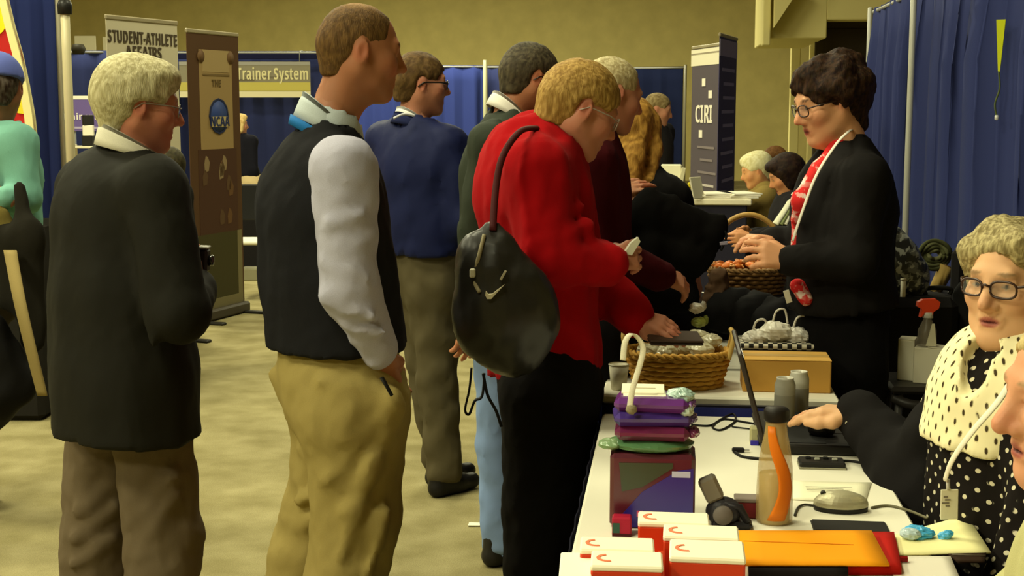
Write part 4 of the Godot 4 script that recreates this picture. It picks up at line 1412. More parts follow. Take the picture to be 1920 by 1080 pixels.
	# the man in the navy jacket
	var n := human({
		"label": "man in navy blue jacket with black-framed glasses and short brown hair, standing in the queue", "dist": 5.52, "yaw": 48, "look": 76, "nod": 2,
		"head": [790, 158, 0], "neck": [776, 226, 0], "chest": [784, 318, 0], "waist": [794, 410, 0], "hip": [800, 495, 0],
		"sr": [842, 274, -0.1], "sl": [718, 262, 0.12], "er": [870, 412, -0.14], "wr": [848, 462, 0.08], "el": [720, 400, 0.2], "wl": [780, 460, 0.3],
		"hr": [816, 545, -0.04], "hl": [786, 545, 0.08], "kr": [820, 705, -0.02], "kl": [806, 705, 0.12], "ar": [834, 890, -0.02], "al": [828, 872, 0.14],
		"face": {"skin": Color(0.7, 0.48, 0.38)}, 
		"hair": {"style": "short", "color": rgb(70, 52, 30), "light": rgb(104, 80, 48), "thick": 0.01, "rough": 0.003},
		"top": {"color": rgb(28, 34, 72), "gloss": 0.6, "chest": 0.198, "waist": 0.19, "hip": 0.178, "skirt": 0.175, "flat": 0.75, "hem": [800, 474], "arm": [0.072, 0.066, 0.052], "fold": 0.01, "fold_scale": Vector3(9, 5, 9), "fine": 0.004},
		"legs": {"color": rgb(88, 80, 58), "r": [0.105, 0.085, 0.07], "seat": 0.115, "fold": 0.012}, "shoes": rgb(26, 24, 22),
		"hand_r": {"curl": 0.5}, "hand_l": {"skip": true}})
	collar(n, rgb(36, 42, 80), 0.074, 0.04, 0.0)
	collar(n, rgb(232, 232, 226), 0.066, 0.05, 0.012)
	glasses(n.node, n.j.head, n.hb, n.k, Color(0.05, 0.045, 0.04), 0.0032)
	back_piping(n)
	# the man in the dark green jacket and jeans
	var j := human({
		"label": "dark-haired man in dark green jacket and pale blue jeans, behind the woman in red", "dist": 4.66, "yaw": 58, "look": 66, "nod": 12, "size": 0.94,
		"head": [996, 148, 0], "neck": [958, 212, 0], "chest": [946, 330, 0], "waist": [948, 440, 0], "hip": [944, 540, 0],
		"sr": [922, 268, -0.16], "er": [892, 430, -0.14], "wr": [878, 600, -0.1], "sl": [1000, 250, 0.16],
		"hr": [938, 610, -0.06], "kr": [934, 830, -0.02], "ar": [942, 1030, -0.02], "hl": [985, 610, 0.1], "kl": [985, 830, 0.1], "al": [990, 1010, 0.1],
		"face": {"skin": Color(0.7, 0.47, 0.34)},
		"hair": {"style": "short", "color": rgb(52, 46, 36), "light": rgb(92, 84, 66), "thick": 0.009},
		"top": {"color": rgb(50, 56, 46), "gloss": 0.7, "chest": 0.185, "waist": 0.18, "hip": 0.18, "flat": 0.75, "hem": [944, 600], "arm": [0.068, 0.058, 0.046], "fold": 0.007},
		"legs": {"color": rgb(138, 164, 212), "r": [0.092, 0.075, 0.068], "seat": 0.115, "fold": 0.006}, "shoes": rgb(40, 38, 34),
		"hand_r": {"curl": 0.4}, "hand_l": {"skip": true}})
	collar(j, rgb(236, 232, 222), 0.072, 0.046, 0.02)
	glasses(j.node, j.j.head, j.hb, j.k, Color(0.06, 0.05, 0.05), 0.0022)
	var badge := thing("jacket_patch", "small orange and white embroidered mark on the dark green jacket", "patch", at(904, 296, 4.47))
	part("embroidery", Shape.new().plate(arc_band(0.011, 0.018, 40, 320), 0.006).done(), mat(rgb(220, 150, 90), 0.8), badge, Vector3.ZERO, Vector3(0, turn_left - 0.9, 0))
	# the woman in red with the drawstring bag
	var w := human({
		"label": "woman in bright red jacket with short blond hair, bending over the give-away table", "dist": 3.8, "yaw": 78, "look": 74, "nod": 24, "size": 1.02, "neck_r": 0.058,
		"head": [1088, 206, -0.02], "neck": [1034, 262, 0], "chest": [1006, 390, 0.0], "waist": [1012, 540, 0], "hip": [1022, 660, 0],
		"sr": [1008, 316, -0.18], "sl": [1050, 310, 0.17], "er": [1022, 478, -0.22], "wr": [1138, 494, -0.16], "el": [1090, 500, 0.16], "wl": [1188, 592, 0.02],
		"hr": [1030, 730, -0.09], "hl": [1040, 730, 0.1], "kr": [1022, 940, -0.06], "kl": [1020, 940, 0.12], "ar": [1004, 1240, -0.08], "al": [1010, 1220, 0.12],
		"face": {"skin": Color(0.74, 0.5, 0.4), "brow": Color(0.5, 0.38, 0.22)},
		"hair": {"style": "short", "color": rgb(128, 96, 44), "light": rgb(184, 150, 84), "thick": 0.013, "rough": 0.002, "front": -0.005},
		"top": {"color": rgb(164, 9, 16), "gloss": 0.95, "chest": 0.19, "waist": 0.185, "hip": 0.185, "skirt": 0.19, "flat": 0.8, "hem": [1030, 692], "hem_tilt": 0.1, "arm": [0.08, 0.073, 0.06], "yoke": 0.07, "fold": 0.007, "back": [986, 334], "back_r": Vector3(0.16, 0.17, 0.13), "sheen": 0.2,
			"ridges": [[1095, 425, -0.2, 1010, 455, -0.28, 0.026], [1080, 390, -0.18, 1000, 430, -0.27, 0.02], [1120, 520, -0.16, 1050, 520, -0.24, 0.02]]},
		"legs": {"color": rgb(22, 20, 20), "r": [0.135, 0.118, 0.085], "seat": 0.15, "fold": 0.004},
		"hand_r": {"to": [1190, 476, -0.12], "curl": 0.75, "back": (level * -0.9 + Vector3.UP * 0.3), "grip": 0.8}, "hand_l": {"to": [1250, 612, -0.02], "curl": 0.3, "back": Vector3.UP - level * 0.4, "grip": 0.6}})
	collar(w, rgb(26, 24, 24), 0.072, 0.03, 0.0)
	glasses(w.node, w.j.head, w.hb, w.k, Color(0.7, 0.68, 0.64), 0.0014)
	held_things()
	drawstring_bag()
	# the white-haired man beyond her
	human({
		"label": "white-haired man in dark maroon sweater, mostly hidden behind the woman in red", "dist": 4.36, "yaw": 80, "look": 70, "nod": 14, "size": 0.94,
		"head": [1148, 178, 0], "neck": [1116, 236, 0], "chest": [1108, 360, 0], "waist": [1110, 490, 0], "hip": [1114, 590, 0],
		"sr": [1110, 300, -0.17], "er": [1140, 480, -0.14], "wr": [1236, 516, -0.12], 
		"face": {"skin": Color(0.72, 0.5, 0.4), "brow": Color(0.7, 0.66, 0.6)},
		"hair": {"style": "crop", "color": rgb(150, 134, 92), "light": rgb(204, 192, 152), "thick": 0.005},
		"top": {"name": "sweater", "color": rgb(66, 14, 20), "chest": 0.165, "waist": 0.16, "hip": 0.165, "hem": [1110, 640], "arm": [0.066, 0.058, 0.052]},
		"legs": {"color": rgb(24, 22, 24), "r": [0.1, 0.08, 0.07]}, "hand_r": {"to": [1280, 530, -0.08], "curl": 0.5, "back": Vector3.UP - level * 0.8}, "hand_l": {"skip": true}})
	# the woman with long blond hair and the black jacket
	human({
		"label": "woman with long straight blond hair and black jacket, turned away at the table", "dist": 4.86, "yaw": 32, "look": 34, "nod": 6, "size": 0.96,
		"head": [1188, 248, 0], "neck": [1194, 316, 0], "chest": [1204, 420, 0], "waist": [1212, 520, 0], "hip": [1216, 600, 0],
		"sr": [1254, 372, -0.08], "sl": [1146, 352, 0.06], "er": [1284, 440, -0.04], "wr": [1296, 500, -0.06], "el": [1120, 450, -0.05], "wl": [1140, 372, -0.19],
		"face": {"skin": Color(0.76, 0.54, 0.42)},
		"hair": {"style": "long", "color": rgb(132, 92, 38), "light": rgb(206, 158, 76), "thick": 0.012, "rough": 0.0028, "strand": Vector3(34, 2.5, 34)},
		"top": {"color": rgb(24, 23, 24), "chest": 0.172, "waist": 0.16, "hip": 0.17, "hem": [1214, 640], "arm": [0.068, 0.062, 0.05], "fold": 0.005},
		"legs": {"color": rgb(24, 22, 24), "r": [0.1, 0.08, 0.07]},
		"hand_l": {"to": [1190, 346, -0.2], "curl": 0.35, "back": Vector3.UP - level * 0.7, "thumb": 1.0}, "hand_r": {"curl": 0.6}})
	black_tote()


func collar(a: Dictionary, c: Color, r: float, high: float, lift: float) -> void:
	# a turned-down collar round the neck, open at the front
	var n: Vector3 = a.j.neck - a.node.position
	var up: Vector3 = (a.j.head - a.j.neck).normalized()
	up = (up + Vector3.UP * 0.6).normalized()
	var f: Vector3 = (a.f - up * a.f.dot(up)).normalized()
	var s: Vector3 = f.cross(up)
	var rows := []
	for i in 5:
		var v := i / 4.0
		var line := PackedVector3Array()
		for j in 33:
			var t := lerpf(0.12, TAU - 0.12, j / 32.0)
			var rr := r + (0.004 if i < 2 else 0.004 + 0.012 * (v - 0.25)) 
			var h := high * (1.0 - 1.5 * maxf(v - 0.25, 0.0)) * (0.55 - 0.45 * cos(t)) - 0.012 - 0.02 * (1.0 + cos(t))
			if i == 0: h -= high * 0.8
			line.append(n + up * (h + lift) + f * cos(t) * rr * 1.05 + s * sin(t) * rr)
		rows.append(line)
	part("collar", Shape.new(true).slab(rows, 0.004).done(), cloth(c), a.node)


func neck_strap(a: Dictionary, c: Color, r: float, high: float) -> void:
	var n: Vector3 = a.j.neck - a.node.position
	var up: Vector3 = ((a.j.head - a.j.neck).normalized() + Vector3.UP * 0.6).normalized()
	var f: Vector3 = (a.f - up * a.f.dot(up)).normalized()
	var s: Vector3 = f.cross(up)
	var rows := []
	for i in 2:
		var line := PackedVector3Array()
		for j in 33:
			var t := lerpf(0.5, TAU - 0.5, j / 32.0)
			line.append(n + up * (high * i - 0.018 - 0.03 * (1.0 + cos(t))) + f * cos(t) * (r + 0.014) * 1.1 + s * sin(t) * (r + 0.014))
		rows.append(line)
	part("lanyard", Shape.new(true).slab(rows, 0.003).done(), cloth(c, 0.7), a.node)


func back_piping(a: Dictionary) -> void:
	var base: Vector3 = a.node.position
	part("piping", Shape.new(true).tube(curve([at(738, 222, 5.36) - base, at(757, 214, 5.37) - base, at(778, 217, 5.39) - base]), 0.0045).done(), mat(rgb(200, 202, 210), 0.8), a.outer)


func arc_band(r0: float, r1: float, from: float, to: float) -> PackedVector2Array:
	var o := PackedVector2Array()
	for i in 13:
		var t := deg_to_rad(lerpf(from, to, i / 12.0))
		o.append(Vector2(cos(t), sin(t)) * r1)
	for i in 13:
		var t := deg_to_rad(lerpf(to, from, i / 12.0))
		o.append(Vector2(cos(t), sin(t)) * r0)
	return o


func card_and_phone() -> void:
	var p := at(362, 486, 3.52)
	var o := thing("name_card", "small white card held up by the grey-haired man in the dark suit", "card", p)
	part("paper", Shape.new().box(Vector3.ZERO, Vector3(0.02, 0.052, 0.003), 0.0006).done(), mat(rgb(225, 220, 196), 0.7), o, Vector3.ZERO, Vector3(0, turn_left, -0.18))
	var q := at(379, 488, 3.54)
	o = thing("camera", "small dark camera held by the grey-haired man in the dark suit", "camera", q)
	part("body", Shape.new().box(Vector3.ZERO, Vector3(0.034, 0.062, 0.045), 0.006).done(), mat(rgb(42, 32, 28), 0.5), o, Vector3.ZERO, Vector3(0, turn_left, -0.06))
	part("top_plate", Shape.new().box(Vector3(0, 0.034, 0), Vector3(0.035, 0.006, 0.046), 0.002).done(), mat(rgb(120, 116, 100), 0.4), o, Vector3.ZERO, Vector3(0, turn_left, -0.06))
	part("lens", Shape.new(true).lathe(PackedVector2Array([Vector2(0, 0), Vector2(0.014, 0), Vector2(0.014, 0.012), Vector2(0.01, 0.014), Vector2(0, 0.013)]), 20).done(), mat(rgb(18, 18, 20), 0.2, 0.6), o, Vector3(0.017, 0, 0), Vector3(0, turn_left, -1.6))


func held_things() -> void:
	# a small white thing in her right hand, a dark wallet in the left
	var o := thing("paper_packet", "small folded white packet held up in the right hand of the woman in red", "packet", at(1186, 463, 3.66))
	var sh := Shape.new().plate(PackedVector2Array([Vector2(-0.026, -0.016), Vector2(-0.004, -0.022), Vector2(0.02, 0.014), Vector2(0.014, 0.026), Vector2(-0.006, 0.012)]), 0.012)
	part("wrapper", sh.done(), mat(rgb(226, 226, 206), 0.6), o, Vector3.ZERO, Vector3(0, turn_left + 0.3, 0))
	o = thing("wallet", "flat dark brown wallet held over the wicker basket by the woman in red", "wallet", at(1264, 634, 3.76))
	part("cover", Shape.new().box(Vector3(0, 0.004, 0), Vector3(0.15, 0.007, 0.085), 0.003).done(), mat(rgb(64, 48, 38), 0.5), o, Vector3.ZERO, Vector3(0.18, turn_left + 0.1, -0.03))
	part("flap", Shape.new().box(Vector3(0.0, -0.004, 0), Vector3(0.148, 0.007, 0.083), 0.003).done(), mat(rgb(54, 42, 34), 0.5), o, Vector3.ZERO, Vector3(0.18, turn_left + 0.1, -0.03))


func drawstring_bag() -> void:
	var d := 3.46
	var o := thing("drawstring_backpack", "shiny black drawstring backpack hanging from the shoulder of the woman in red", "backpack", at(940, 690, d))
	var s := Blob.new(0.01)
	s.noise = ripple
	s.amp = 0.008
	s.nscale = Vector3(13, 5, 13)
	s.amp2 = 0.003
	s.nscale2 = Vector3(34, 16, 34)
	var p := func(x: float, y: float, off := 0.0) -> Vector3: return at(x, y, d + off)
	s.cap(p.call(922, 425), p.call(926, 500), 0.02, 0.075, 0.03, level, 0.6)
	s.cap(p.call(926, 500), p.call(945, 600), 0.075, 0.118, 0.06, level, 0.62)
	s.cap(p.call(945, 600), p.call(965, 640), 0.11, 0.08, 0.06, level, 0.7)
	s.cap(p.call(985, 540), p.call(1010, 600), 0.05, 0.05, 0.06, level, 0.8)
	s.cap(p.call(884, 470), p.call(900, 580), 0.026, 0.05, 0.05)
	var m := cloth(rgb(34, 32, 28), 0.38, 60, 0.05)
	m.metallic_specular = 0.5
	soft("bag", [s], m, o)
	var b := o.position
	var black := mat(rgb(24, 23, 21), 0.6)
	part("strap", Shape.new(true).tube(curve([p.call(924, 432, -0.02) - b, p.call(930, 350, 0.03) - b, p.call(944, 290, 0.06) - b, p.call(976, 246, 0.1) - b, p.call(1010, 240, 0.24) - b]), 0.009, 0.009, 8, 0.7).done(), mat(rgb(66, 16, 16), 0.7), o)
	part("cord", Shape.new(true).tube(curve([p.call(908, 440, -0.03) - b, p.call(898, 480, -0.05) - b, p.call(888, 520, -0.05) - b, p.call(899, 548, -0.07) - b]), 0.005).done(), mat(rgb(150, 140, 110), 0.5), o)
	part("cord_lock", Shape.new().box(Vector3.ZERO, Vector3(0.014, 0.022, 0.014), 0.003).done(), mat(rgb(190, 185, 160), 0.4), o, p.call(886, 512, -0.06) - b)
	part("loop_strap", Shape.new(true).tube(curve([p.call(884, 690) - b, p.call(880, 730) - b, p.call(872, 768) - b, p.call(880, 776) - b, p.call(890, 752) - b, p.call(904, 742) - b, p.call(908, 700) - b]), 0.0075, 0.007, 8, 0.4).done(), black, o)
	part("loop_strap", Shape.new(true).tube(curve([p.call(906, 700) - b, p.call(914, 740) - b, p.call(930, 770) - b, p.call(940, 800) - b]), 0.004).done(), black, o)
	for i in 7: part("stripe", Shape.new().box(Vector3.ZERO, Vector3(0.004, 0.022, 0.006), 0.0015).done(), mat(rgb(120, 116, 100), 0.5), o, p.call(978 + 10 * i, 684 - 13 * i, -0.045 + 0.004 * i) - b, Vector3(0, turn_left, -0.5))
	# the curved tick printed on it
	var tick := PackedVector2Array([Vector2(-0.023, 0.006), Vector2(-0.026, -0.004), Vector2(-0.022, -0.014), Vector2(-0.012, -0.015), Vector2(0.024, 0.017), Vector2(-0.008, -0.003), Vector2(-0.018, -0.003)])
	part("emblem", Shape.new().plate(tick, 0.012).done(), mat(rgb(214, 206, 176), 0.6), o, p.call(929, 548, -0.078) - b, Vector3(0, turn_left, 0.1))
	part("emblem", Shape.new().plate(PackedVector2Array([Vector2(-0.008, -0.01), Vector2(-0.003, -0.012), Vector2(0.009, 0.01), Vector2(0.005, 0.012)]), 0.012).done(), mat(rgb(180, 172, 146), 0.6), o, p.call(943, 516, -0.072) - b, Vector3(0, turn_left, 0))


func black_tote() -> void:
	var d := 4.62
	var o := thing("tote_bag", "large limp black fabric bag held open between the blond woman and the volunteer", "bag", at(1270, 615, d))
	var s := Blob.new(0.011)
	s.noise = ripple
	s.amp = 0.012
	s.nscale = Vector3(10, 5, 10)
	s.amp2 = 0.004
	s.nscale2 = Vector3(30, 18, 30)
	s.cap(at(1222, 378, d), at(1346, 416, d), 0.04, 0.026, 0.04, level, 0.6)
	s.cap(at(1226, 410, d), at(1332, 440, d), 0.07, 0.036, 0.06, level, 0.6)
	s.cap(at(1226, 470, d), at(1304, 490, d), 0.08, 0.056, 0.06, level, 0.6)
	s.cap(at(1220, 540, d), at(1284, 556, d), 0.09, 0.056, 0.06, level, 0.6)
	s.cap(at(1180, 430, d + 0.05), at(1200, 560, d), 0.08, 0.09, 0.08, level, 0.7)
	soft("bag", [s], cloth(rgb(20, 19, 19), 0.9), o)
	part("tag", Shape.new().box(Vector3.ZERO, Vector3(0.026, 0.011, 0.004), 0.001).done(), mat(rgb(190, 186, 214), 0.6), o, at(1357, 456, d - 0.03) - o.position, Vector3(0, turn_left, 0.1))
	part("cord", Shape.new(true).tube(curve([at(1345, 420, d) - o.position, at(1362, 440, d - 0.02) - o.position, at(1352, 470, d - 0.03) - o.position]), 0.004).done(), mat(rgb(18, 18, 18), 0.7), o)


# ------------------------------------------------------------------ behind the tables
func desk_people() -> void:
	var s := human({
		"label": "standing woman in black blazer with dark curly hair and glasses, facing left", "dist": 4.34, "yaw": -98, "look": -102, "nod": 16, "size": 1.04,
		"head": [1553, 191, 0], "neck": [1590, 278, 0], "chest": [1582, 392, 0], "waist": [1574, 500, 0], "hip": [1580, 590, 0],
		"sl": [1618, 336, -0.18], "sr": [1586, 320, 0.17], "el": [1604, 488, -0.22], "wl": [1486, 490, -0.16], "er": [1540, 480, 0.2], "wr": [1452, 452, 0.08],
		"hl": [1592, 680, -0.09], "hr": [1566, 680, 0.09], "kl": [1602, 920, -0.08], "kr": [1574, 920, 0.09], "al": [1606, 1220, -0.08], "ar": [1576, 1200, 0.09],
		"face": {"skin": Color(0.86, 0.63, 0.47), "brow": Color(0.2, 0.13, 0.09), "jowl": 0.55, "lip": Color(0.55, 0.22, 0.2)},
		"hair": {"style": "curly", "color": rgb(30, 20, 14), "light": rgb(66, 46, 32), "thick": 0.016, "rough": 0.005, "strand": Vector3(42, 30, 42)},
		"top": {"name": "blazer", "color": rgb(30, 28, 28), "gloss": 0.8, "chest": 0.196, "waist": 0.18, "hip": 0.19, "skirt": 0.2, "flat": 0.82, "hem": [1580, 574], "hem_tilt": -0.1, "arm": [0.074, 0.066, 0.05], "vee": 0.055, "vee_low": -0.02, "fold": 0.006, "extra": [[1612, 268, -0.07, 1556, 330, -0.12, 0.022, 0.026], [1556, 330, -0.12, 1506, 412, -0.1, 0.026, 0.012]]},
		"legs": {"color": rgb(20, 19, 20), "r": [0.115, 0.095, 0.085], "seat": 0.13, "fold": 0.004},
		"hand_l": {"to": [1376, 462, -0.16], "curl": 0.55, "back": (-level + Vector3.UP * 0.5), "grip": 0.5, "k": 1.05}, "hand_r": {"to": [1372, 440, 0.02], "curl": 0.5, "back": Vector3.UP, "k": 1.0}})
	blouse(s)
	glasses(s.node, s.j.head, s.hb, s.k, Color(0.16, 0.09, 0.06), 0.0022)
	# the seated woman with polka dots
	var p := human({
		"label": "seated woman with glasses in cream crochet top and black cardigan with white dots", "dist": 2.78, "yaw": -122, "look": -130, "nod": 2, "size": 1.04,
		"head": [1903, 529, 0], "neck": [1910, 664, 0.0], "chest": [1906, 800, 0], "waist": [1908, 960, 0], "hip": [1914, 1120, 0],
		"sr": [1806, 762, 0.17], "sl": [1972, 760, -0.15], "er": [1716, 900, 0.24], "wr": [1612, 778, 0.44], "el": [1950, 985, -0.22], "wl": [1880, 1130, -0.25],
		"hr": [1880, 1150, 0.1], "hl": [1930, 1150, -0.1], "kr": [1690, 1200, 0.1], "kl": [1720, 1220, -0.1], "ar": [1690, 1610, 0.1], "al": [1720, 1660, -0.1],
		"face": {"skin": Color(0.86, 0.67, 0.5), "brow": Color(0.5, 0.4, 0.28), "jowl": 0.9, "gaze": -0.004, "lip": Color(0.6, 0.3, 0.26)},
		"hair": {"style": "swept", "color": rgb(120, 106, 68), "light": rgb(196, 182, 134), "thick": 0.008, "rough": 0.003, "front": 0.012},
		"top": {"name": "dotted_cardigan", "mat": dotted(), "chest": 0.185, "waist": 0.19, "hip": 0.2, "flat": 0.82, "arm": [0.074, 0.07, 0.052], "fold": 0.006, "neck_hole": 0.07},
		"legs": {"color": rgb(26, 24, 26), "r": [0.1, 0.08, 0.07], "seat": 0.14},
		"hand_r": {"to": [1480, 764, 0.5], "curl": 0.35, "back": Vector3.UP, "grip": 0.3, "k": 1.02}, "hand_l": {"curl": 0.4}})
	crochet(p)
	var bs := Blob.new(0.011)
	bs.noise = ripple
	bs.amp = 0.006
	bs.nscale = Vector3(14, 14, 14)
	bs.cap(p.j.sr.lerp(p.j.er, 0.3), p.j.er, 0.086, 0.084, 0.04)
	bs.cap(p.j.er, p.j.wr, 0.084, 0.058, 0.03)
	bs.cap(at(1680, 850, 3.1), at(1748, 950, 2.95), 0.05, 0.085, 0.06)
	soft("sleeve", [bs], cloth(rgb(26, 24, 24), 0.9), p.outer)
	glasses(p.node, p.j.head, p.hb, p.k, Color(0.2, 0.1, 0.06), 0.0026, 0.016)
	# the volunteer at the edge of the frame, close to the camera
	human({
		"label": "woman in profile close to the camera at the right edge, pale green sleeve", "dist": 1.95, "yaw": -84, "look": -92, "nod": 4, "size": 1.1,
		"head": [2030, 742, 0.02], "neck": [2064, 930, 0], "chest": [2070, 1130, 0], "waist": [2072, 1330, 0], "hip": [2084, 1560, 0],
		"sl": [2090, 1060, -0.16], "sr": [2040, 1050, 0.16], "er": [1960, 1120, 0.2], "wr": [1850, 1160, 0.16], "el": [2050, 1250, -0.2], "wl": [1900, 1230, -0.1],
		"kr": [1860, 1620, 0.1], "kl": [1860, 1680, -0.1], "ar": [1860, 2140, 0.1], "al": [1860, 2300, -0.1],
		"face": {"skin": Color(0.84, 0.6, 0.46), "brow": Color(0.6, 0.5, 0.36), "nose": 1.1, "jowl": 0.8},
		"hair": {"style": "short", "color": rgb(186, 160, 104), "light": rgb(214, 194, 140), "thick": 0.006, "rough": 0.002, "front": 0.01},
		"top": {"name": "blouse", "color": rgb(196, 192, 138), "chest": 0.18, "waist": 0.18, "hip": 0.19, "arm": [0.075, 0.066, 0.052], "fold": 0.01},
		"legs": {"color": rgb(70, 70, 60), "seat": 0.14}})


func dotted() -> StandardMaterial3D:
	var im := Image.create(128, 128, false, Image.FORMAT_RGB8)
	im.fill(rgb(26, 22, 20))
	for c: Vector2 in [Vector2(32, 32), Vector2(96, 96)]:
		for y in 128:
			for x in 128:
				if Vector2(x, y).distance_to(c) < 15.5: im.set_pixel(x, y, rgb(206, 198, 170))
	var m := StandardMaterial3D.new()
	m.albedo_texture = ImageTexture.create_from_image(im)
	m.uv1_triplanar = true
	m.uv1_scale = Vector3.ONE * 26.0
	m.uv1_triplanar_sharpness = 40.0
	m.roughness = 0.9
	m.metallic_specular = 0.2
	return m


func crochet(p: Dictionary) -> void:
	# an open-work cream yoke over the cardigan, with holes in rows
	var im := Image.create(128, 128, false, Image.FORMAT_RGB8)
	im.fill(rgb(240, 230, 186))
	for c: Vector2 in [Vector2(32, 30), Vector2(96, 94)]:
		for y in 128:
			for x in 128:
				var d := Vector2(x, y) - c
				var e := Vector2(d.x / 11.0, d.y / 18.0).length()
				if e < 1.0: im.set_pixel(x, y, rgb(70, 58, 40))
				elif e < 1.35: im.set_pixel(x, y, rgb(212, 200, 152))
	var m := StandardMaterial3D.new()
	m.albedo_texture = ImageTexture.create_from_image(im)
	m.uv1_triplanar = true
	m.uv1_scale = Vector3(32, 23, 32)
	m.uv1_triplanar_sharpness = 40.0
	m.roughness = 0.95
	m.metallic_specular = 0.15
	var s := Blob.new(0.009)
	s.noise = ripple
	s.amp = 0.004
	s.nscale = Vector3(20, 12, 20)
	var j: Dictionary = p.j
	var f: Vector3 = p.f
	s.cap(j.chest + Vector3.UP * 0.04, j.waist, 0.193, 0.194, 0.03, f, 0.84)
	s.cap(j.neck + Vector3.DOWN * 0.06 + f * 0.01, j.chest, 0.09, 0.175, 0.08, f, 0.84)
	s.cap(j.sr.lerp(j.sl, 0.3), j.sl.lerp(j.sr, 0.2), 0.066, 0.07, 0.07)
	s.cap(j.neck.lerp(j.chest, -0.05), j.neck.lerp(j.head, 0.6), 0.072, 0.08, 0.006, Vector3.ZERO, 1.0, 1)
	s.cap(j.neck + f * 0.1, j.neck + f * 0.15 + Vector3.DOWN * 0.05, 0.045, 0.02, 0.006, Vector3.ZERO, 1.0, 1)
	s.cut(at(1830, 832, 2.78), Vector3.DOWN)
	s.cut(j.chest - f * 0.02 + p.r * 0.0, -f * 1.0 + Vector3.UP * 0.0)
	soft("crochet_yoke", [s], m, p.node)
	var b: Vector3 = p.node.position
	var w := mat(rgb(236, 230, 208), 0.7)
	part("lanyard", Shape.new(true).tube(curve([at(1912, 690, 2.64) - b, at(1872, 752, 2.58) - b, at(1824, 808, 2.57) - b, at(1786, 862, 2.58) - b, at(1772, 900, 2.6) - b]), 0.0075, 0.006, 8, 0.35).done(), w, p.node)
	var o: Node3D = thing("name_badge", "white name badge hanging on a lanyard from the seated woman with glasses", "badge", at(1780, 946, 2.6))
	part("card", Shape.new().box(Vector3.ZERO, Vector3(0.034, 0.06, 0.003), 0.001).done(), mat(rgb(232, 226, 196), 0.5), o, Vector3.ZERO, Vector3(0, turn_left, 0.02))
	for k in 4: part("print", Shape.new().box(Vector3(-0.008 + 0.004 * (k % 2), 0.016 - 0.006 * k, 0.002), Vector3(0.008 + 0.003 * (k % 3), 0.0025, 0.001)).done(), mat(rgb(120, 112, 96), 0.7), o, Vector3.ZERO, Vector3(0, turn_left, 0.02))
	part("clip", Shape.new(true).tube(PackedVector3Array([Vector3(-0.003, 0.03, 0), Vector3(-0.005, 0.05, 0)]), 0.004).done(), mat(rgb(200, 198, 190), 0.25, 0.7), o)


func blouse(p: Dictionary) -> void:
	# red and white blouse in the opening of the blazer, and the white lanyard over it
	var im := Image.create(128, 128, false, Image.FORMAT_RGB8)
	im.fill(rgb(214, 44, 44))
	var n := FastNoiseLite.new()
	n.seed = 4
	n.frequency = 0.035
	for y in 128:
		for x in 128:
			if n.get_noise_2d(x, y) > 0.22: im.set_pixel(x, y, rgb(240, 226, 214))
	var m := StandardMaterial3D.new()
	m.albedo_texture = ImageTexture.create_from_image(im)
	m.uv1_triplanar = true
	m.uv1_scale = Vector3.ONE * 5.0
	m.roughness = 0.8
	m.metallic_specular = 0.25
	var j: Dictionary = p.j
	var f: Vector3 = p.f
	var b: Vector3 = p.node.position
	var s := Blob.new(0.008)
	s.noise = ripple
	s.amp = 0.004
	s.nscale = Vector3(25, 8, 25)
	var line := [at(1574, 268, 4.3), at(1536, 322, 4.27), at(1506, 376, 4.26), at(1494, 412, 4.28)]
	for i in 3: s.cap(line[i], line[i + 1], [0.022, 0.03, 0.032][i], [0.03, 0.032, 0.018][i], 0.02)
	s.cap(at(1496, 536, 4.25), at(1512, 560, 4.22), 0.026, 0.024, 0.02)
	s.cap(at(1494, 412, 4.32), at(1496, 536, 4.32), 0.02, 0.02, 0.02)
	soft("blouse", [s], m, p.node)
	var w := mat(rgb(232, 226, 214), 0.7)
	part("lanyard", Shape.new(true).tube(curve([at(1600, 244, 4.33) - b, at(1592, 246, 4.25) - b, at(1568, 270, 4.16) - b, at(1532, 326, 4.13) - b, at(1506, 392, 4.14) - b, at(1486, 452, 4.14) - b]), 0.0055, 0.005, 8, 0.4).done(), w, p.node)
	part("badge", Shape.new().box(Vector3.ZERO, Vector3(0.018, 0.04, 0.004), 0.001).done(), mat(rgb(226, 222, 206), 0.5), p.node, at(1477, 556, 4.16) - b, Vector3(0, turn_left, 0.3))


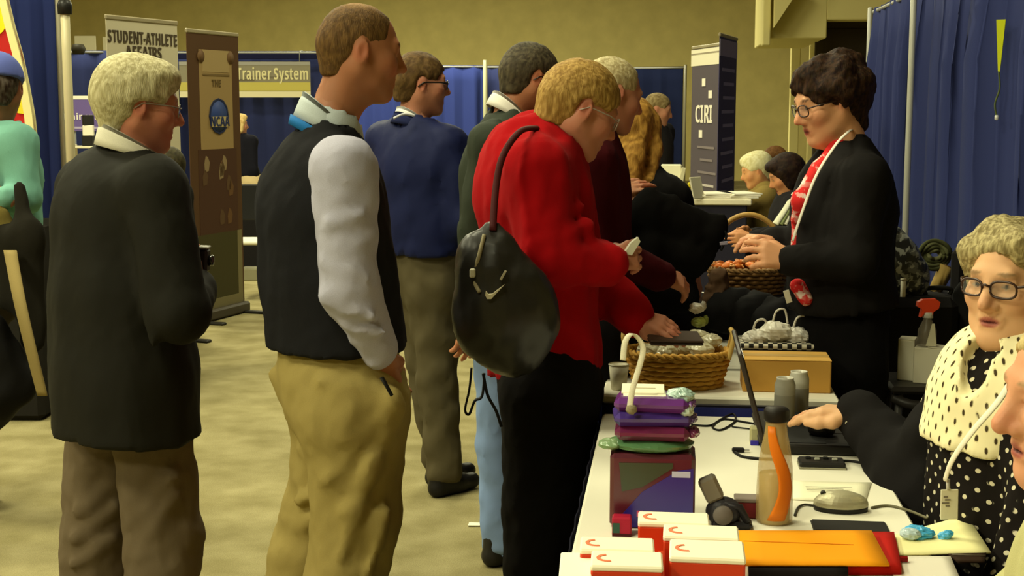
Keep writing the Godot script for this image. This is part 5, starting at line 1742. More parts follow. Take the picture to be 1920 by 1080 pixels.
# ------------------------------------------------------------------ the people in the background
func far_people() -> void:
	human({
		"label": "man in blue cap and teal polo shirt at the left edge, carrying bags", "dist": 5.25, "yaw": 5, "look": -12, "nod": 4,
		"head": [-2, 166, 0], "neck": [-6, 232, 0], "chest": [-14, 325, 0], "waist": [-16, 420, 0], "hip": [-30, 520, 0], "sr": [32, 268, -0.1], "er": [44, 372, -0.14], "wr": [8, 372, -0.22],
		"kr": [-45, 720, 0], "ar": [-50, 940, 0], "kl": [-80, 720, 0.1], "al": [-85, 930, 0.1], "hr": [-30, 560, -0.05], "hl": [-80, 560, 0.1],
		"face": {"skin": Color(0.55, 0.38, 0.27)}, "hair": {"style": "short", "color": rgb(44, 32, 22), "thick": 0.006},
		"top": {"name": "polo_shirt", "color": rgb(120, 176, 160), "chest": 0.19, "waist": 0.18, "hip": 0.18, "arm": [0.07, 0.062, 0.045], "hem": [-20, 500]},
		"legs": {"color": rgb(60, 54, 40), "r": [0.1, 0.08, 0.07]}, "hand_r": {"to": [-20, 358, -0.2], "curl": 0.5, "back": -level}, "hand_l": {"skip": true}, "shoes": rgb(30, 28, 26)})
	cap_and_bags()
	chair("black folding chair under the seated woman with the dotted cardigan", 1914, 1120, 2.78, -110)
	chair("black folding chair under the volunteer closest to the camera", 2084, 1560, 1.95, -84)
	chair("black folding chair under the white-haired woman at the far counter", 1436, 462, 10.2, -88)
	chair("black folding chair under the dark-haired woman with the scarf", 1486, 510, 8.5, -86)
	chair("black folding chair under the farthest brown-haired person", 1464, 430, 12.8, -60)
	human({
		"label": "seated dark-haired person glimpsed behind the chin of the grey-haired man", "dist": 7.8, "yaw": -60, "look": -60, "size": 0.92, "head": [312, 314, 0], "neck": [302, 352, 0], "chest": [286, 410, 0], "waist": [280, 470, 0], "hip": [278, 535, 0],
		"kr": [260, 548, -0.3], "ar": [260, 705, -0.3], "kl": [240, 548, -0.3], "al": [240, 705, -0.3],
		"hair": {"style": "bob", "color": rgb(42, 38, 24), "light": rgb(66, 60, 38), "thick": 0.012}, "top": {"color": rgb(34, 32, 30)}, "legs": {"color": rgb(34, 30, 28)}})
	human({
		"label": "blond woman in dark cardigan and floral skirt far behind the tall brown banner", "dist": 14.6, "yaw": 30, "look": 60, "head": [446, 234, 0], "neck": [446, 256, 0], "chest": [450, 286, 0], "waist": [454, 316, 0], "hip": [458, 340, 0],
		"hair": {"style": "bob", "color": rgb(196, 160, 96), "light": rgb(226, 200, 140)}, "top": {"name": "cardigan", "color": rgb(26, 26, 34), "arm": [0.06, 0.05, 0.04], "hem": [454, 332]},
		"legs": {"color": rgb(214, 190, 140), "r": [0.13, 0.11, 0.06], "seat": 0.16}})
	human({
		"label": "brown-haired person with glasses standing far behind the blond woman", "dist": 10.5, "yaw": 120, "look": 100, "nod": 12, "head": [1234, 206, 0], "neck": [1230, 236, 0], "chest": [1228, 280, 0], "waist": [1228, 320, 0], "hip": [1228, 360, 0],
		"hair": {"style": "short", "color": rgb(104, 86, 52), "light": rgb(150, 132, 92)}, "top": {"color": rgb(40, 38, 40)}, "legs": {"color": rgb(34, 32, 34)}})
	# two volunteers sitting at the far tables
	human({
		"label": "white-haired woman in tan jacket seated at the far table, reaching forward", "dist": 10.2, "yaw": -88, "look": -92, "nod": 16, "head": [1417, 320, 0], "neck": [1430, 352, 0], "chest": [1430, 394, 0], "waist": [1432, 430, 0], "hip": [1436, 462, 0],
		"el": [1392, 384, -0.2], "wl": [1330, 380, -0.16], "er": [1400, 390, 0.2], "wr": [1340, 384, 0.16], "kl": [1330, 470, -0.1], "kr": [1330, 470, 0.1], "al": [1330, 580, -0.1], "ar": [1330, 580, 0.1], "size": 1.05,
		"face": {"skin": Color(0.82, 0.6, 0.4)}, "hair": {"style": "bouffant", "color": rgb(206, 196, 140), "light": rgb(232, 226, 184)}, "top": {"color": rgb(150, 128, 70), "arm": [0.07, 0.06, 0.05], "back": [1440, 376], "back_r": Vector3(0.17, 0.13, 0.1)}, "legs": {"color": rgb(60, 54, 44)}})
	human({
		"label": "dark-haired woman with bob and pale striped scarf seated beside the standing volunteer", "dist": 8.5, "yaw": -86, "look": -88, "nod": 24, "head": [1474, 328, 0], "neck": [1484, 368, 0], "chest": [1482, 412, 0], "waist": [1484, 460, 0], "hip": [1486, 510, 0], "size": 1.04,
		"el": [1458, 440, -0.2], "wl": [1410, 446, -0.2], "er": [1460, 440, 0.2], "wr": [1410, 440, 0.1], "kl": [1380, 520, -0.1], "kr": [1380, 520, 0.1], "al": [1380, 655, -0.1], "ar": [1380, 655, 0.1],
		"face": {"skin": Color(0.8, 0.56, 0.38)}, "hair": {"style": "bob", "color": rgb(28, 18, 14), "light": rgb(52, 36, 28), "thick": 0.012}, "top": {"color": rgb(36, 34, 36), "arm": [0.066, 0.058, 0.045]}, "legs": {"color": rgb(30, 28, 30)}})
	var sc := thing("scarf", "pale green and white striped scarf worn by the seated dark-haired woman", "scarf", at(1478, 430, 8.3))
	for i in 3: part("stripe", Shape.new(true).tube(curve([at(1490 + 5 * i, 362, 8.3) - sc.position, at(1474 + 6 * i, 390, 8.26) - sc.position, at(1454 + 8 * i, 420, 8.24) - sc.position]), 0.02, 0.026, 8, 0.5).done(), cloth([rgb(232, 230, 206), rgb(150, 160, 110), rgb(236, 234, 214)][i]), sc)
	human({
		"label": "brown-haired person seated farthest back, just over the white-haired woman's head", "dist": 12.8, "yaw": -60, "look": -80, "nod": 20, "head": [1452, 300, 0], "neck": [1462, 330, 0], "chest": [1464, 366, 0], "waist": [1464, 400, 0], "hip": [1464, 430, 0],
		"kl": [1400, 440, -0.1], "kr": [1400, 440, 0.1], "al": [1400, 530, -0.1], "ar": [1400, 530, 0.1],
		"hair": {"style": "short", "color": rgb(100, 66, 34), "light": rgb(130, 90, 50), "thick": 0.012}, "top": {"color": rgb(90, 70, 50)}, "legs": {"color": rgb(50, 44, 40)}})


func chair(label: String, px: float, py: float, d: float, yaw: float) -> void:
	var o := thing("folding_chair", label, "chair", drop(at(px, py, d)))
	var b := turned(yaw)
	var m := mat(rgb(36, 34, 34), 0.6)
	part("seat", Shape.new().box(b * Vector3(0, 0.43, 0.02), Vector3(0.42, 0.035, 0.4), 0.012, b).done(), m, o)
	part("backrest", Shape.new().box(b * Vector3(0, 0.72, -0.21), Vector3(0.4, 0.26, 0.025), 0.01, b).done(), m, o)
	for sx: float in [-1.0, 1.0]:
		part("leg", Shape.new(true).tube(PackedVector3Array([b * Vector3(sx * 0.2, 0.82, -0.21), b * Vector3(sx * 0.2, 0.43, -0.16), b * Vector3(sx * 0.21, 0.0, 0.22)]), 0.011).done(), m, o)
		part("leg", Shape.new(true).tube(PackedVector3Array([b * Vector3(sx * 0.19, 0.43, 0.16), b * Vector3(sx * 0.19, 0.0, -0.24)]), 0.011).done(), m, o)


func cap_and_bags() -> void:
	var d := 5.25
	var o := thing("baseball_cap", "plain blue baseball cap worn by the man at the left edge", "cap", at(2, 150, d))
	var b := turned(-12, 4)
	var s := Blob.new(0.006)
	var c := at(-2, 166, d)
	s.ell(c + b * Vector3(0, 0.034, -0.013), Vector3(0.094, 0.104, 0.116), b)
	s.cut(c + b * Vector3(0, 0.028, 0), -(b * Vector3(0, 1, 0.1)))
	s.ell(c + b * Vector3(0, 0.03, 0.13), Vector3(0.075, 0.008, 0.075), b, 0.01)
	soft("crown", [s], cloth(rgb(92, 104, 176), 0.8), o)
	# the olive bag in his hand, the dark jacket over his arm, the black holdall on its tan strap
	o = thing("hand_bag", "olive patterned cloth bag held against his side by the man in the cap", "bag", at(10, 480, 5.0))
	s = Blob.new(0.012)
	s.noise = ripple
	s.amp = 0.01
	s.nscale = Vector3(12, 12, 12)
	s.cap(at(-6, 410, 5.0), at(0, 470, 5.0), 0.055, 0.08, 0.05, level, 0.5)
	soft("bag", [s], cloth(rgb(112, 100, 52)), o)
	o = thing("jacket", "long dark jacket hanging over the arm of the man in the cap", "jacket", at(50, 640, 4.98))
	s = Blob.new(0.012)
	s.noise = ripple
	s.amp = 0.012
	s.nscale = Vector3(12, 4, 12)
	s.cap(at(36, 352, 4.99), at(50, 450, 4.96), 0.022, 0.052, 0.05, level, 0.6)
	s.cap(at(48, 440, 4.96), at(60, 640, 4.96), 0.06, 0.05, 0.05, level, 0.6)
	s.cap(at(20, 450, 4.99), at(30, 560, 4.97), 0.06, 0.06, 0.05, level, 0.6)
	soft("cloth", [s], cloth(rgb(34, 32, 26)), o)
	o = thing("holdall", "big black holdall with broad tan strap hanging beside the man in the cap", "bag", at(0, 830, 4.86))
	s = Blob.new(0.012)
	s.noise = ripple
	s.amp = 0.01
	s.nscale = Vector3(9, 7, 9)
	s.cap(at(-40, 640, 4.86), at(48, 718, 4.86), 0.12, 0.05, 0.08, level, 0.9)
	s.cap(at(-60, 760, 4.86), at(-20, 740, 4.86), 0.14, 0.12, 0.08, level, 0.9)
	soft("bag", [s], cloth(rgb(20, 19, 18), 0.7), o)
	var rows := []
	var path := curve([at(22, 470, 4.9), at(40, 560, 4.78), at(62, 650, 4.74), at(86, 742, 4.76)], 6)
	for i in path.size():
		var wide := at(1, 0, 4.8) - at(0, 0, 4.8)
		rows.append(PackedVector3Array([path[i] - wide * 16 - o.position, path[i] - o.position, path[i] + wide * (10 - i * 0.4) - o.position]))
	part("strap", Shape.new(true).slab(rows, 0.006).done(), cloth(rgb(150, 132, 84)), o)


# ------------------------------------------------------------------ the row of tables
const TOP := 0.74
var t_left := -0.205
var t_right := 0.49


func table(label: String, z0: float, z1: float, skirt: Color, x0: float, x1: float) -> void:
	var o := thing("folding_table", label, "table", Vector3((x0 + x1) / 2, 0, (z0 + z1) / 2))
	var w := x1 - x0
	var l := absf(z1 - z0)
	part("table_top", Shape.new().box(Vector3(0, TOP - 0.013, 0), Vector3(w, 0.026, l), 0.006).done(), mat(rgb(228, 224, 206), 0.55), o)
	part("apron", Shape.new().box(Vector3(0, TOP - 0.05, 0), Vector3(w - 0.02, 0.05, l - 0.02), 0.004).done(), mat(rgb(60, 58, 70), 0.6), o)
	# cloth skirt with soft pleats round the table
	var pts := [Vector2(-w / 2, l / 2), Vector2(w / 2, l / 2), Vector2(w / 2, -l / 2), Vector2(-w / 2, -l / 2), Vector2(-w / 2, l / 2)]
	for e in 4:
		if e == 1: continue          # open on the side where the volunteers sit
		var a: Vector2 = pts[e]
		var b: Vector2 = pts[e + 1]
		var n := int(a.distance_to(b) / 0.02)
		var out := (b - a).normalized().rotated(-PI / 2)
		var rows := []
		for i in 5:
			var line := PackedVector3Array()
			for k in n + 1:
				var q := a.lerp(b, k / float(n)) - out * 0.012 + out * sin(k * 0.9 + e) * 0.011 * (i / 4.0 + 0.15)
				line.append(Vector3(q.x, lerpf(TOP - 0.028, 0.02, i / 4.0), q.y))
			rows.append(line)
		part("skirt", Shape.new(true).slab(rows, 0.003).done(), cloth(skirt, 0.85), o)
	for sx: float in [-1.0, 1.0]:
		for sz: float in [-1.0, 1.0]: part("leg", Shape.new(true).tube(PackedVector3Array([Vector3(sx * (w / 2 - 0.08), TOP - 0.07, sz * (l / 2 - 0.2)), Vector3(sx * (w / 2 - 0.06), 0, sz * (l / 2 - 0.18))]), 0.014).done(), mat(rgb(110, 110, 108), 0.4), o)


func tables() -> void:
	var far := on(1130, 775, TOP)
	var front := on(1135, 740, TOP)
	t_left = far.x
	t_right = on(1640, 853, TOP).x
	table("white-topped registration table nearest the camera, strewn with paper and office things", far.z + 1.83, far.z, rgb(26, 26, 40), t_left, t_right)
	table("white-topped table with blue skirt carrying the baskets and the cardboard box", front.z, front.z - 0.42, rgb(34, 38, 92), on(1128, 745, TOP).x, on(1572, 745, TOP).x)
	table("third table in the row, carrying the black bags and the candy basket", front.z - 0.48, front.z - 2.31, rgb(26, 26, 40), 0.09, 0.46)


# ------------------------------------------------------------------ what lies on the tables
func crumple(seed: int, r: Vector3, rough := 0.35, seg := 14) -> ArrayMesh:
	# a crushed wrapper: a creased ball squashed to size
	var n := FastNoiseLite.new()
	n.seed = seed
	n.noise_type = FastNoiseLite.TYPE_CELLULAR
	n.frequency = 1.1
	var sh := Shape.new()
	var g := []
	for i in seg + 1:
		var line := []
		for j in seg * 2 + 1:
			var a := PI * i / seg
			var b := TAU * (j % (seg * 2)) / (seg * 2)
			var d := Vector3(sin(a) * cos(b), cos(a), sin(a) * sin(b))
			line.append(d * r * (1.0 + rough * n.get_noise_3dv(d * 1.6)))
		g.append(line)
	for i in seg:
		for j in seg * 2: sh.quad(g[i][j + 1], g[i][j], g[i + 1][j], g[i + 1][j + 1])
	return sh.done()


func clear(c: Color, a := 0.35, rough := 0.15) -> StandardMaterial3D:
	var key := "clear %s %s" % [c, a]
	if not mats.has(key):
		var m := StandardMaterial3D.new()
		m.transparency = BaseMaterial3D.TRANSPARENCY_ALPHA
		m.albedo_color = Color(c.r, c.g, c.b, a)
		m.roughness = maxf(rough, 0.26)
		m.metallic_specular = 0.6
		mats[key] = m
	return mats[key]


func sheet(called: String, label: String, category: String, corners: Array, h: float, c: Color, thick := 0.0012, curl := 0.0) -> Node3D:
	# a sheet of paper from four corners in the picture, lying at that height
	var q := []
	for e: Array in corners: q.append(on(e[0], e[1], h))
	var mid: Vector3 = (q[0] + q[1] + q[2] + q[3]) / 4.0
	var rows := []
	for i in 7:
		var line := PackedVector3Array()
		for j in 7:
			var u := j / 6.0
			var v := i / 6.0
			var p: Vector3 = (q[0] as Vector3).lerp(q[1], u).lerp((q[3] as Vector3).lerp(q[2], u), v)
			line.append(p - mid + Vector3.UP * (thick * 0.5 + curl * (pow(2.0 * u - 1.0, 2.0) + 0.5 * v * v)))
		rows.append(line)
	var o := thing(called, label, category, mid)
	part("paper", Shape.new(true).slab(rows, thick).done(), mat(c, 0.75, 0.2), o)
	return o


func cable(label: String, pts: Array, r := 0.0028, c := Color(0.06, 0.06, 0.06)) -> Node3D:
	var base: Vector3 = pts[0]
	var q := []
	for p: Vector3 in pts: q.append(p - base)
	var o := thing("cable", label, "cable", base)
	part("cord", Shape.new(true).tube(curve(q, 8), r, r, 8).done(), mat(c, 0.5), o)
	return o


func wicker(o: Node3D, rx: float, rz: float, h: float, rows: int, c: Color, flare := 1.25, c0 := Vector3.ZERO) -> void:
	# woven basket: stakes, and strands that pass in front of and behind them
	var stakes := 40
	var m := mat(c, 0.6)
	var dark := mat(c.darkened(0.18), 0.65)
	var fl := func(v: float) -> float: return lerpf(1.0 / flare, 1.0, v)
	var st := Shape.new(true)
	for i in stakes:
		var a := TAU * i / stakes
		var pts := PackedVector3Array()
		for k in 4: pts.append(c0 + Vector3(cos(a) * rx * fl.call(k / 3.0), h * k / 3.0, sin(a) * rz * fl.call(k / 3.0)))
		st.tube(pts, 0.0025, 0.0025, 5)
	part("stakes", st.done(), dark, o)
	part("base", Shape.new(true).lathe(PackedVector2Array([Vector2(0, 0), Vector2(1, 0), Vector2(1, 0.006), Vector2(0, 0.006)]), 40, c0, rx / flare, rz / flare).done(), dark, o)
	part("lining", Shape.new(true).lathe(PackedVector2Array([Vector2(0, 0.008), Vector2(0.93, 0.008), Vector2(0.95 * flare, h)]), 40, c0, rx / flare, rz / flare).done(), dark, o)
	for r in rows:
		var v := (r + 0.5) / rows
		var pts := PackedVector3Array()
		for i in stakes * 4 + 1:
			var a := TAU * i / (stakes * 4)
			var w := 0.0035 * cos(a * stakes / 2.0 + PI * (r % 2))
			pts.append(c0 + Vector3(cos(a) * (rx * fl.call(v) + w), h * v, sin(a) * (rz * fl.call(v) + w)))
		part("strand", Shape.new(true).tube(pts, h / rows * 0.56, -1.0, 6, 0.9).done(), m if r % 3 else mat(c.darkened(0.08), 0.6), o)
	for s: float in [0.0, PI]:
		var pts := PackedVector3Array()
		for i in 241:
			var a := TAU * i / 240
			pts.append(c0 + Vector3(cos(a) * (rx + 0.005 * cos(a * 20 + s)), h + 0.004 + 0.005 * sin(a * 20 + s), sin(a) * (rz + 0.005 * cos(a * 20 + s))))
		part("rim", Shape.new(true).tube(pts, 0.0058, -1.0, 6).done(), mat(c.lightened(0.08), 0.55), o)


func goods() -> void:
	baskets_and_box()
	office_things()
	parcels()
	right_side()
	far_goods()
	var sc := thing("paper_scrap", "small white scrap of paper lying on the carpet", "paper", on(889, 986, 0.0))
	part("paper", Shape.new().plate(PackedVector2Array([Vector2(-0.024, -0.012), Vector2(0.02, -0.016), Vector2(0.026, 0.01), Vector2(-0.018, 0.016)]), 0.004).done(), mat(rgb(236, 230, 206), 0.8), sc, Vector3(0, 0.006, 0), Vector3(-PI / 2 + 0.12, 0.2, 0))


func baskets_and_box() -> void:
	var c := on(1270, 722, TOP)
	var o := thing("wicker_basket", "honey-coloured oval wicker basket filled with clear plastic packets", "basket", c)
	wicker(o, 0.152, 0.11, 0.1, 7, rgb(196, 146, 56), 1.22)
	for s: float in [-1.0, 1.0]:
		part("handle", Shape.new(true).tube(curve([Vector3(s * 0.148, 0.09, -0.05), Vector3(s * 0.162, 0.15, -0.035), Vector3(s * 0.156, 0.172, 0.0), Vector3(s * 0.162, 0.15, 0.035), Vector3(s * 0.148, 0.09, 0.05)], 8), 0.0075, -1.0, 8).done(), mat(rgb(206, 172, 96), 0.55), o)
	var spots := [[-0.09, 0.105, 0.0, 0.045], [-0.03, 0.11, 0.04, 0.05], [0.02, 0.112, -0.03, 0.055], [0.07, 0.112, 0.02, 0.05], [0.1, 0.13, -0.04, 0.05], [-0.05, 0.115, -0.05, 0.05], [0.06, 0.14, -0.07, 0.045]]
	for i in spots.size():
		var s: Array = spots[i]
		var p := thing("plastic_packet", "crumpled clear plastic packet " + ["at the left end of the wicker basket", "at the front left of the wicker basket", "in the middle rear of the wicker basket", "at the front right of the wicker basket", "standing up at the right end of the wicker basket", "at the rear left of the wicker basket, below the wallet", "standing at the rear right of the wicker basket"][i], "packet", c + Vector3(s[0], s[1], s[2]), i * 1.1, "clear packets in the wicker basket")
		part("wrapper", crumple(i + 3, Vector3(s[3], s[3] * 0.55, s[3] * 0.8), 0.5), clear(rgb(226, 220, 190), 0.62), p)
		part("filling", crumple(i + 30, Vector3(s[3], s[3] * 0.5, s[3] * 0.7) * 0.6, 0.3, 8), mat([rgb(222, 214, 180), rgb(150, 140, 112), rgb(230, 226, 206)][i % 3], 0.7), p)
	# cardboard box
	var fl := on(1392, 735, TOP)
	var fr := on(1556, 735, TOP)
	var w := fr.x - fl.x
	var b := thing("cardboard_box", "closed tan cardboard box at the right end of the basket table", "box", Vector3((fl.x + fr.x) / 2, TOP, fl.z - 0.08))
	var cm := mat(rgb(206, 156, 74), 0.8)
	part("carton", Shape.new().box(Vector3(0, 0.047, 0), Vector3(w, 0.094, 0.15), 0.003).done(), cm, b)
	for s: float in [-1.0, 1.0]: part("flap", Shape.new().box(Vector3(0, 0.0955, s * 0.0385), Vector3(w + 0.001, 0.003, 0.0735), 0.0008).done(), mat(rgb(214, 168, 86), 0.8), b)
	part("tape", Shape.new().box(Vector3(0, 0.0975, 0), Vector3(w, 0.001, 0.04)).done(), mat(rgb(196, 158, 88), 0.35), b)
	# heap of white carrier bags on a checked cloth, on a crate behind the box
	var k := at(1462, 700, 4.32)
	var crate := thing("crate", "low black crate behind the cardboard box, under the white bags", "crate", Vector3(k.x, TOP, k.z))
	part("side", Shape.new().box(Vector3(0, 0.0425, 0), Vector3(0.24, 0.085, 0.14), 0.006).done(), mat(rgb(30, 28, 30), 0.6), crate)
	var ck := thing("checked_cloth", "black and white checked cloth folded under the white plastic bags", "cloth", Vector3(k.x, TOP + 0.085, k.z))
	var im := Image.create(64, 64, false, Image.FORMAT_RGB8)
	im.fill(rgb(228, 222, 200))
	im.fill_rect(Rect2i(0, 0, 32, 32), rgb(24, 22, 22))
	im.fill_rect(Rect2i(32, 32, 32, 32), rgb(24, 22, 22))
	var cmx := StandardMaterial3D.new()
	cmx.albedo_texture = ImageTexture.create_from_image(im)
	cmx.uv1_triplanar = true
	cmx.uv1_scale = Vector3.ONE * 34
	cmx.roughness = 0.9
	part("cloth", Shape.new().box(Vector3(-0.01, 0.006, 0), Vector3(0.25, 0.02, 0.16), 0.008).done(), cmx, ck)
	for i in 4:
		var q: Array = [[1418, 634, 0.058, "leftmost of the white plastic bags heaped behind the cardboard box"], [1455, 622, 0.07, "tallest white plastic bag in the heap behind the cardboard box"], [1494, 630, 0.062, "white plastic bag right of the tallest one in the heap"], [1524, 640, 0.045, "small grey plastic bag at the right end of the heap"]][i]
		var e := at(q[0], q[1], 4.3)
		var p := thing("plastic_bag", q[3], "bag", e)
		part("film", crumple(60 + i, Vector3(q[2], q[2] * 0.62, q[2] * 0.9), 0.55, 16), mat([rgb(216, 212, 200), rgb(226, 222, 208), rgb(206, 202, 192), rgb(120, 116, 112)][i], 0.4, 0.5), p)
		part("handle", Shape.new(true).tube(curve([Vector3(-0.01, q[2] * 0.5, 0), Vector3(0.0, q[2] * 0.95, 0.005), Vector3(0.025, q[2] * 1.0, 0), Vector3(0.035, q[2] * 0.4, 0)]), 0.0035, -1.0, 6).done(), mat(rgb(222, 218, 206), 0.4), p)
	# small cup of the left edge
	var cu := thing("paper_cup", "white paper cup at the left edge of the basket table", "cup", on(1160, 730, TOP))
	part("cup", Shape.new(true).lathe(PackedVector2Array([Vector2(0, 0.002), Vector2(0.022, 0), Vector2(0.03, 0.075), Vector2(0.0275, 0.075), Vector2(0.02, 0.006), Vector2(0, 0.006)]), 24).done(), mat(rgb(226, 220, 196), 0.6), cu)
	part("rim", Shape.new(true).lathe(PackedVector2Array([Vector2(0.0285, 0.0735), Vector2(0.0318, 0.075), Vector2(0.0285, 0.0775)]), 24).done(), mat(rgb(236, 232, 212), 0.5), cu)


func office_things() -> void:
	# laptop: base, keys, screen standing almost edge-on
	var a := on(1428, 852, TOP)
	var b := on(1640, 852, TOP)
	var z1 := on(1412, 788, TOP).z
	var w := b.x - a.x
	var l := a.z - z1
	var o := thing("laptop", "open black laptop with its screen seen edge-on", "laptop", Vector3(a.x, TOP, (a.z + z1) / 2))
	var black := mat(rgb(34, 32, 30), 0.45)
	part("base", Shape.new().box(Vector3(w / 2, 0.014, 0), Vector3(w, 0.024, l), 0.004).done(), black, o)
	part("keyboard", Shape.new().box(Vector3(w * 0.36, 0.0265, 0), Vector3(w * 0.42, 0.002, l * 0.9), 0.0005).done(), mat(rgb(20, 20, 20), 0.6), o)
	part("touchpad", Shape.new().box(Vector3(w * 0.8, 0.0265, 0), Vector3(w * 0.26, 0.0015, l * 0.3), 0.0005).done(), mat(rgb(50, 48, 46), 0.35), o)
	var lean := Basis(Vector3.BACK, deg_to_rad(15.5))
	var sc := part("screen", Shape.new().box(lean * Vector3(0, 0.115, 0), Vector3(0.012, 0.222, l), 0.003, lean).done(), mat(rgb(58, 50, 44), 0.4), o, Vector3(0.004, 0.026, 0))
	part("panel", Shape.new().box(lean * Vector3(0.0068, 0.118, 0), Vector3(0.001, 0.19, l - 0.03), 0.0, lean).done(), mat(rgb(24, 26, 32), 0.15), sc)
	part("hinge", Shape.new(true).tube(PackedVector3Array([Vector3(0.002, 0.024, -l * 0.4), Vector3(0.002, 0.024, l * 0.4)]), 0.008).done(), mat(rgb(70, 66, 60), 0.4), o)
	part("port_label", Shape.new().box(Vector3(w - 0.03, 0.0262, l * 0.38), Vector3(0.02, 0.001, 0.012)).done(), mat(rgb(210, 206, 190), 0.5), o)
	var mo := thing("computer_mouse", "black computer mouse under the hand of the seated woman", "mouse", on(1540, 815, TOP + 0.027))
	part("shell", crumple(1, Vector3(0.034, 0.022, 0.03), 0.0, 14), mat(rgb(22, 20, 20), 0.35), mo, Vector3(0, 0.014, 0))
	part("wheel", Shape.new(true).tube(PackedVector3Array([Vector3(-0.016, 0.034, -0.003), Vector3(-0.016, 0.034, 0.003)]), 0.006, -1.0, 12).done(), mat(rgb(60, 60, 60), 0.5), mo)
	# cans
	for i in 2:
		var p := on([1470, 1496][i], [800, 786][i], TOP)
		var cn := thing("drink_can", ["front silver drink can near the laptop, lower of the two in the picture", "rear silver drink can near the laptop, behind the front one"][i], "can", p)
		part("can", Shape.new(true).lathe(PackedVector2Array([Vector2(0, 0.004), Vector2(0.02, 0.004), Vector2(0.022, 0.0), Vector2(0.027, 0.01), Vector2(0.027, 0.112), Vector2(0.022, 0.126), Vector2(0.0225, 0.131), Vector2(0.0205, 0.131), Vector2(0.02, 0.127), Vector2(0, 0.127)]), 32).done(), mat(rgb(206, 202, 186), 0.35, 0.5), cn)
		part("label_band", Shape.new(true).lathe(PackedVector2Array([Vector2(0.0271, 0.02), Vector2(0.0273, 0.022), Vector2(0.0273, 0.085), Vector2(0.0271, 0.087)]), 32).done(), mat(rgb([186, 150][i], [182, 146][i], [166, 134][i]), 0.4, 0.5), cn)
		part("tab", Shape.new().box(Vector3(0, 0.1285, 0.004), Vector3(0.01, 0.0014, 0.018), 0.0005).done(), mat_metal(rgb(200, 196, 180), 0.3), cn)
	# cables and small electronics between
	var t := TOP + 0.003
	cable("thin black cable looped on the table left of the laptop", [on(1296, 796, t), on(1330, 798, t), on(1352, 786, t), on(1374, 776, t), on(1378, 790, t), on(1352, 806, t), on(1336, 800, t), on(1356, 786, t), on(1400, 792, t), on(1422, 796, t)])
	cable("second black cable crossing behind the looped one", [on(1372, 800, t), on(1396, 803, t), on(1424, 806, t)], 0.002)
	cable("black cable with plug lying in front of the laptop screen", [on(1378, 848, t), on(1392, 856, t), on(1420, 860, t), on(1470, 862, t)], 0.004)
	var pl := thing("plug", "black plug at the end of the short cable near the orange bottle", "plug", on(1384, 848, TOP))
	part("body", Shape.new().box(Vector3(0, 0.006, 0), Vector3(0.03, 0.011, 0.014), 0.003).done(), mat(rgb(24, 22, 22), 0.5), pl)
	part("pin", Shape.new().box(Vector3(0.02, 0.006, 0), Vector3(0.014, 0.004, 0.008), 0.001).done(), mat_metal(rgb(180, 178, 170), 0.3), pl)
	var hub := thing("adapter", "small pale adapter with blue end beside the laptop screen", "adapter", on(1414, 832, TOP))
	part("body", Shape.new().box(Vector3(0, 0.022, 0), Vector3(0.022, 0.044, 0.03), 0.004).done(), mat(rgb(178, 172, 128), 0.5), hub)
	part("blue_end", Shape.new().box(Vector3(0, 0.006, 0.016), Vector3(0.02, 0.012, 0.006), 0.001).done(), mat(rgb(60, 52, 170), 0.5), hub)
	var hd := thing("card_reader", "flat black card reader with little buttons in front of the laptop", "reader", on(1540, 874, TOP))
	part("case", Shape.new().box(Vector3(0, 0.008, 0), Vector3(0.105, 0.015, 0.06), 0.004).done(), mat(rgb(34, 32, 30), 0.45), hd)
	part("trim", Shape.new().box(Vector3(0, 0.002, 0.002), Vector3(0.108, 0.004, 0.062), 0.001).done(), mat(rgb(150, 146, 124), 0.4), hd)
	for i in 4: part("button", Shape.new().box(Vector3(-0.03 + 0.02 * i, 0.0175, -0.008 + 0.01 * (i % 2)), Vector3(0.013, 0.006, 0.01), 0.002).done(), mat(rgb(150, 150, 136) if i % 2 else rgb(26, 26, 26), 0.4), hd)
	cable("black cable running right from the flat card reader", [on(1580, 864, t), on(1606, 866, t), on(1636, 874, t), on(1660, 886, t)], 0.0034)
	# paper, silver mouse, pads
	var pp := sheet("paper_sheet", "white sheet of paper under the silver mouse", "paper", [[1484, 902], [1634, 906], [1622, 944], [1482, 938]], TOP, rgb(232, 228, 200), 0.0012, 0.001)
	for i in 3: part("text_line", Shape.new().box(Vector3(-0.01 * i, 0.006, -0.015 + 0.012 * i), Vector3(0.1 - 0.02 * i, 0.0006, 0.0022)).done(), mat(rgb(150, 146, 128), 0.8), pp)
	var sm := thing("computer_mouse", "big silver computer mouse lying on white paper near the bottle", "mouse", on(1576, 956, TOP))
	part("shell", crumple(2, Vector3(0.058, 0.028, 0.036), 0.06, 16), mat_metal(rgb(176, 170, 140), 0.42), sm, Vector3(0, 0.014, 0))
	part("underside", Shape.new(true).lathe(PackedVector2Array([Vector2(0, 0.0), Vector2(1, 0.0), Vector2(1.02, 0.01), Vector2(0, 0.012)]), 28, Vector3.ZERO, 0.055, 0.034).done(), mat(rgb(40, 38, 34), 0.5), sm)
	part("wheel", Shape.new(true).tube(PackedVector3Array([Vector3(-0.036, 0.034, -0.004), Vector3(-0.036, 0.034, 0.004)]), 0.006, -1.0, 12).done(), mat(rgb(60, 58, 52), 0.5), sm)
	cable("grey mouse cable running left of the silver mouse", [on(1526, 948, t), on(1508, 946, t), on(1496, 952, t), on(1490, 966, t)], 0.0024, Color(0.25, 0.24, 0.2))
	cable("grey double cable running right of the silver mouse", [on(1634, 952, t), on(1664, 948, t), on(1700, 956, t), on(1740, 972, t)], 0.003, Color(0.42, 0.4, 0.3))
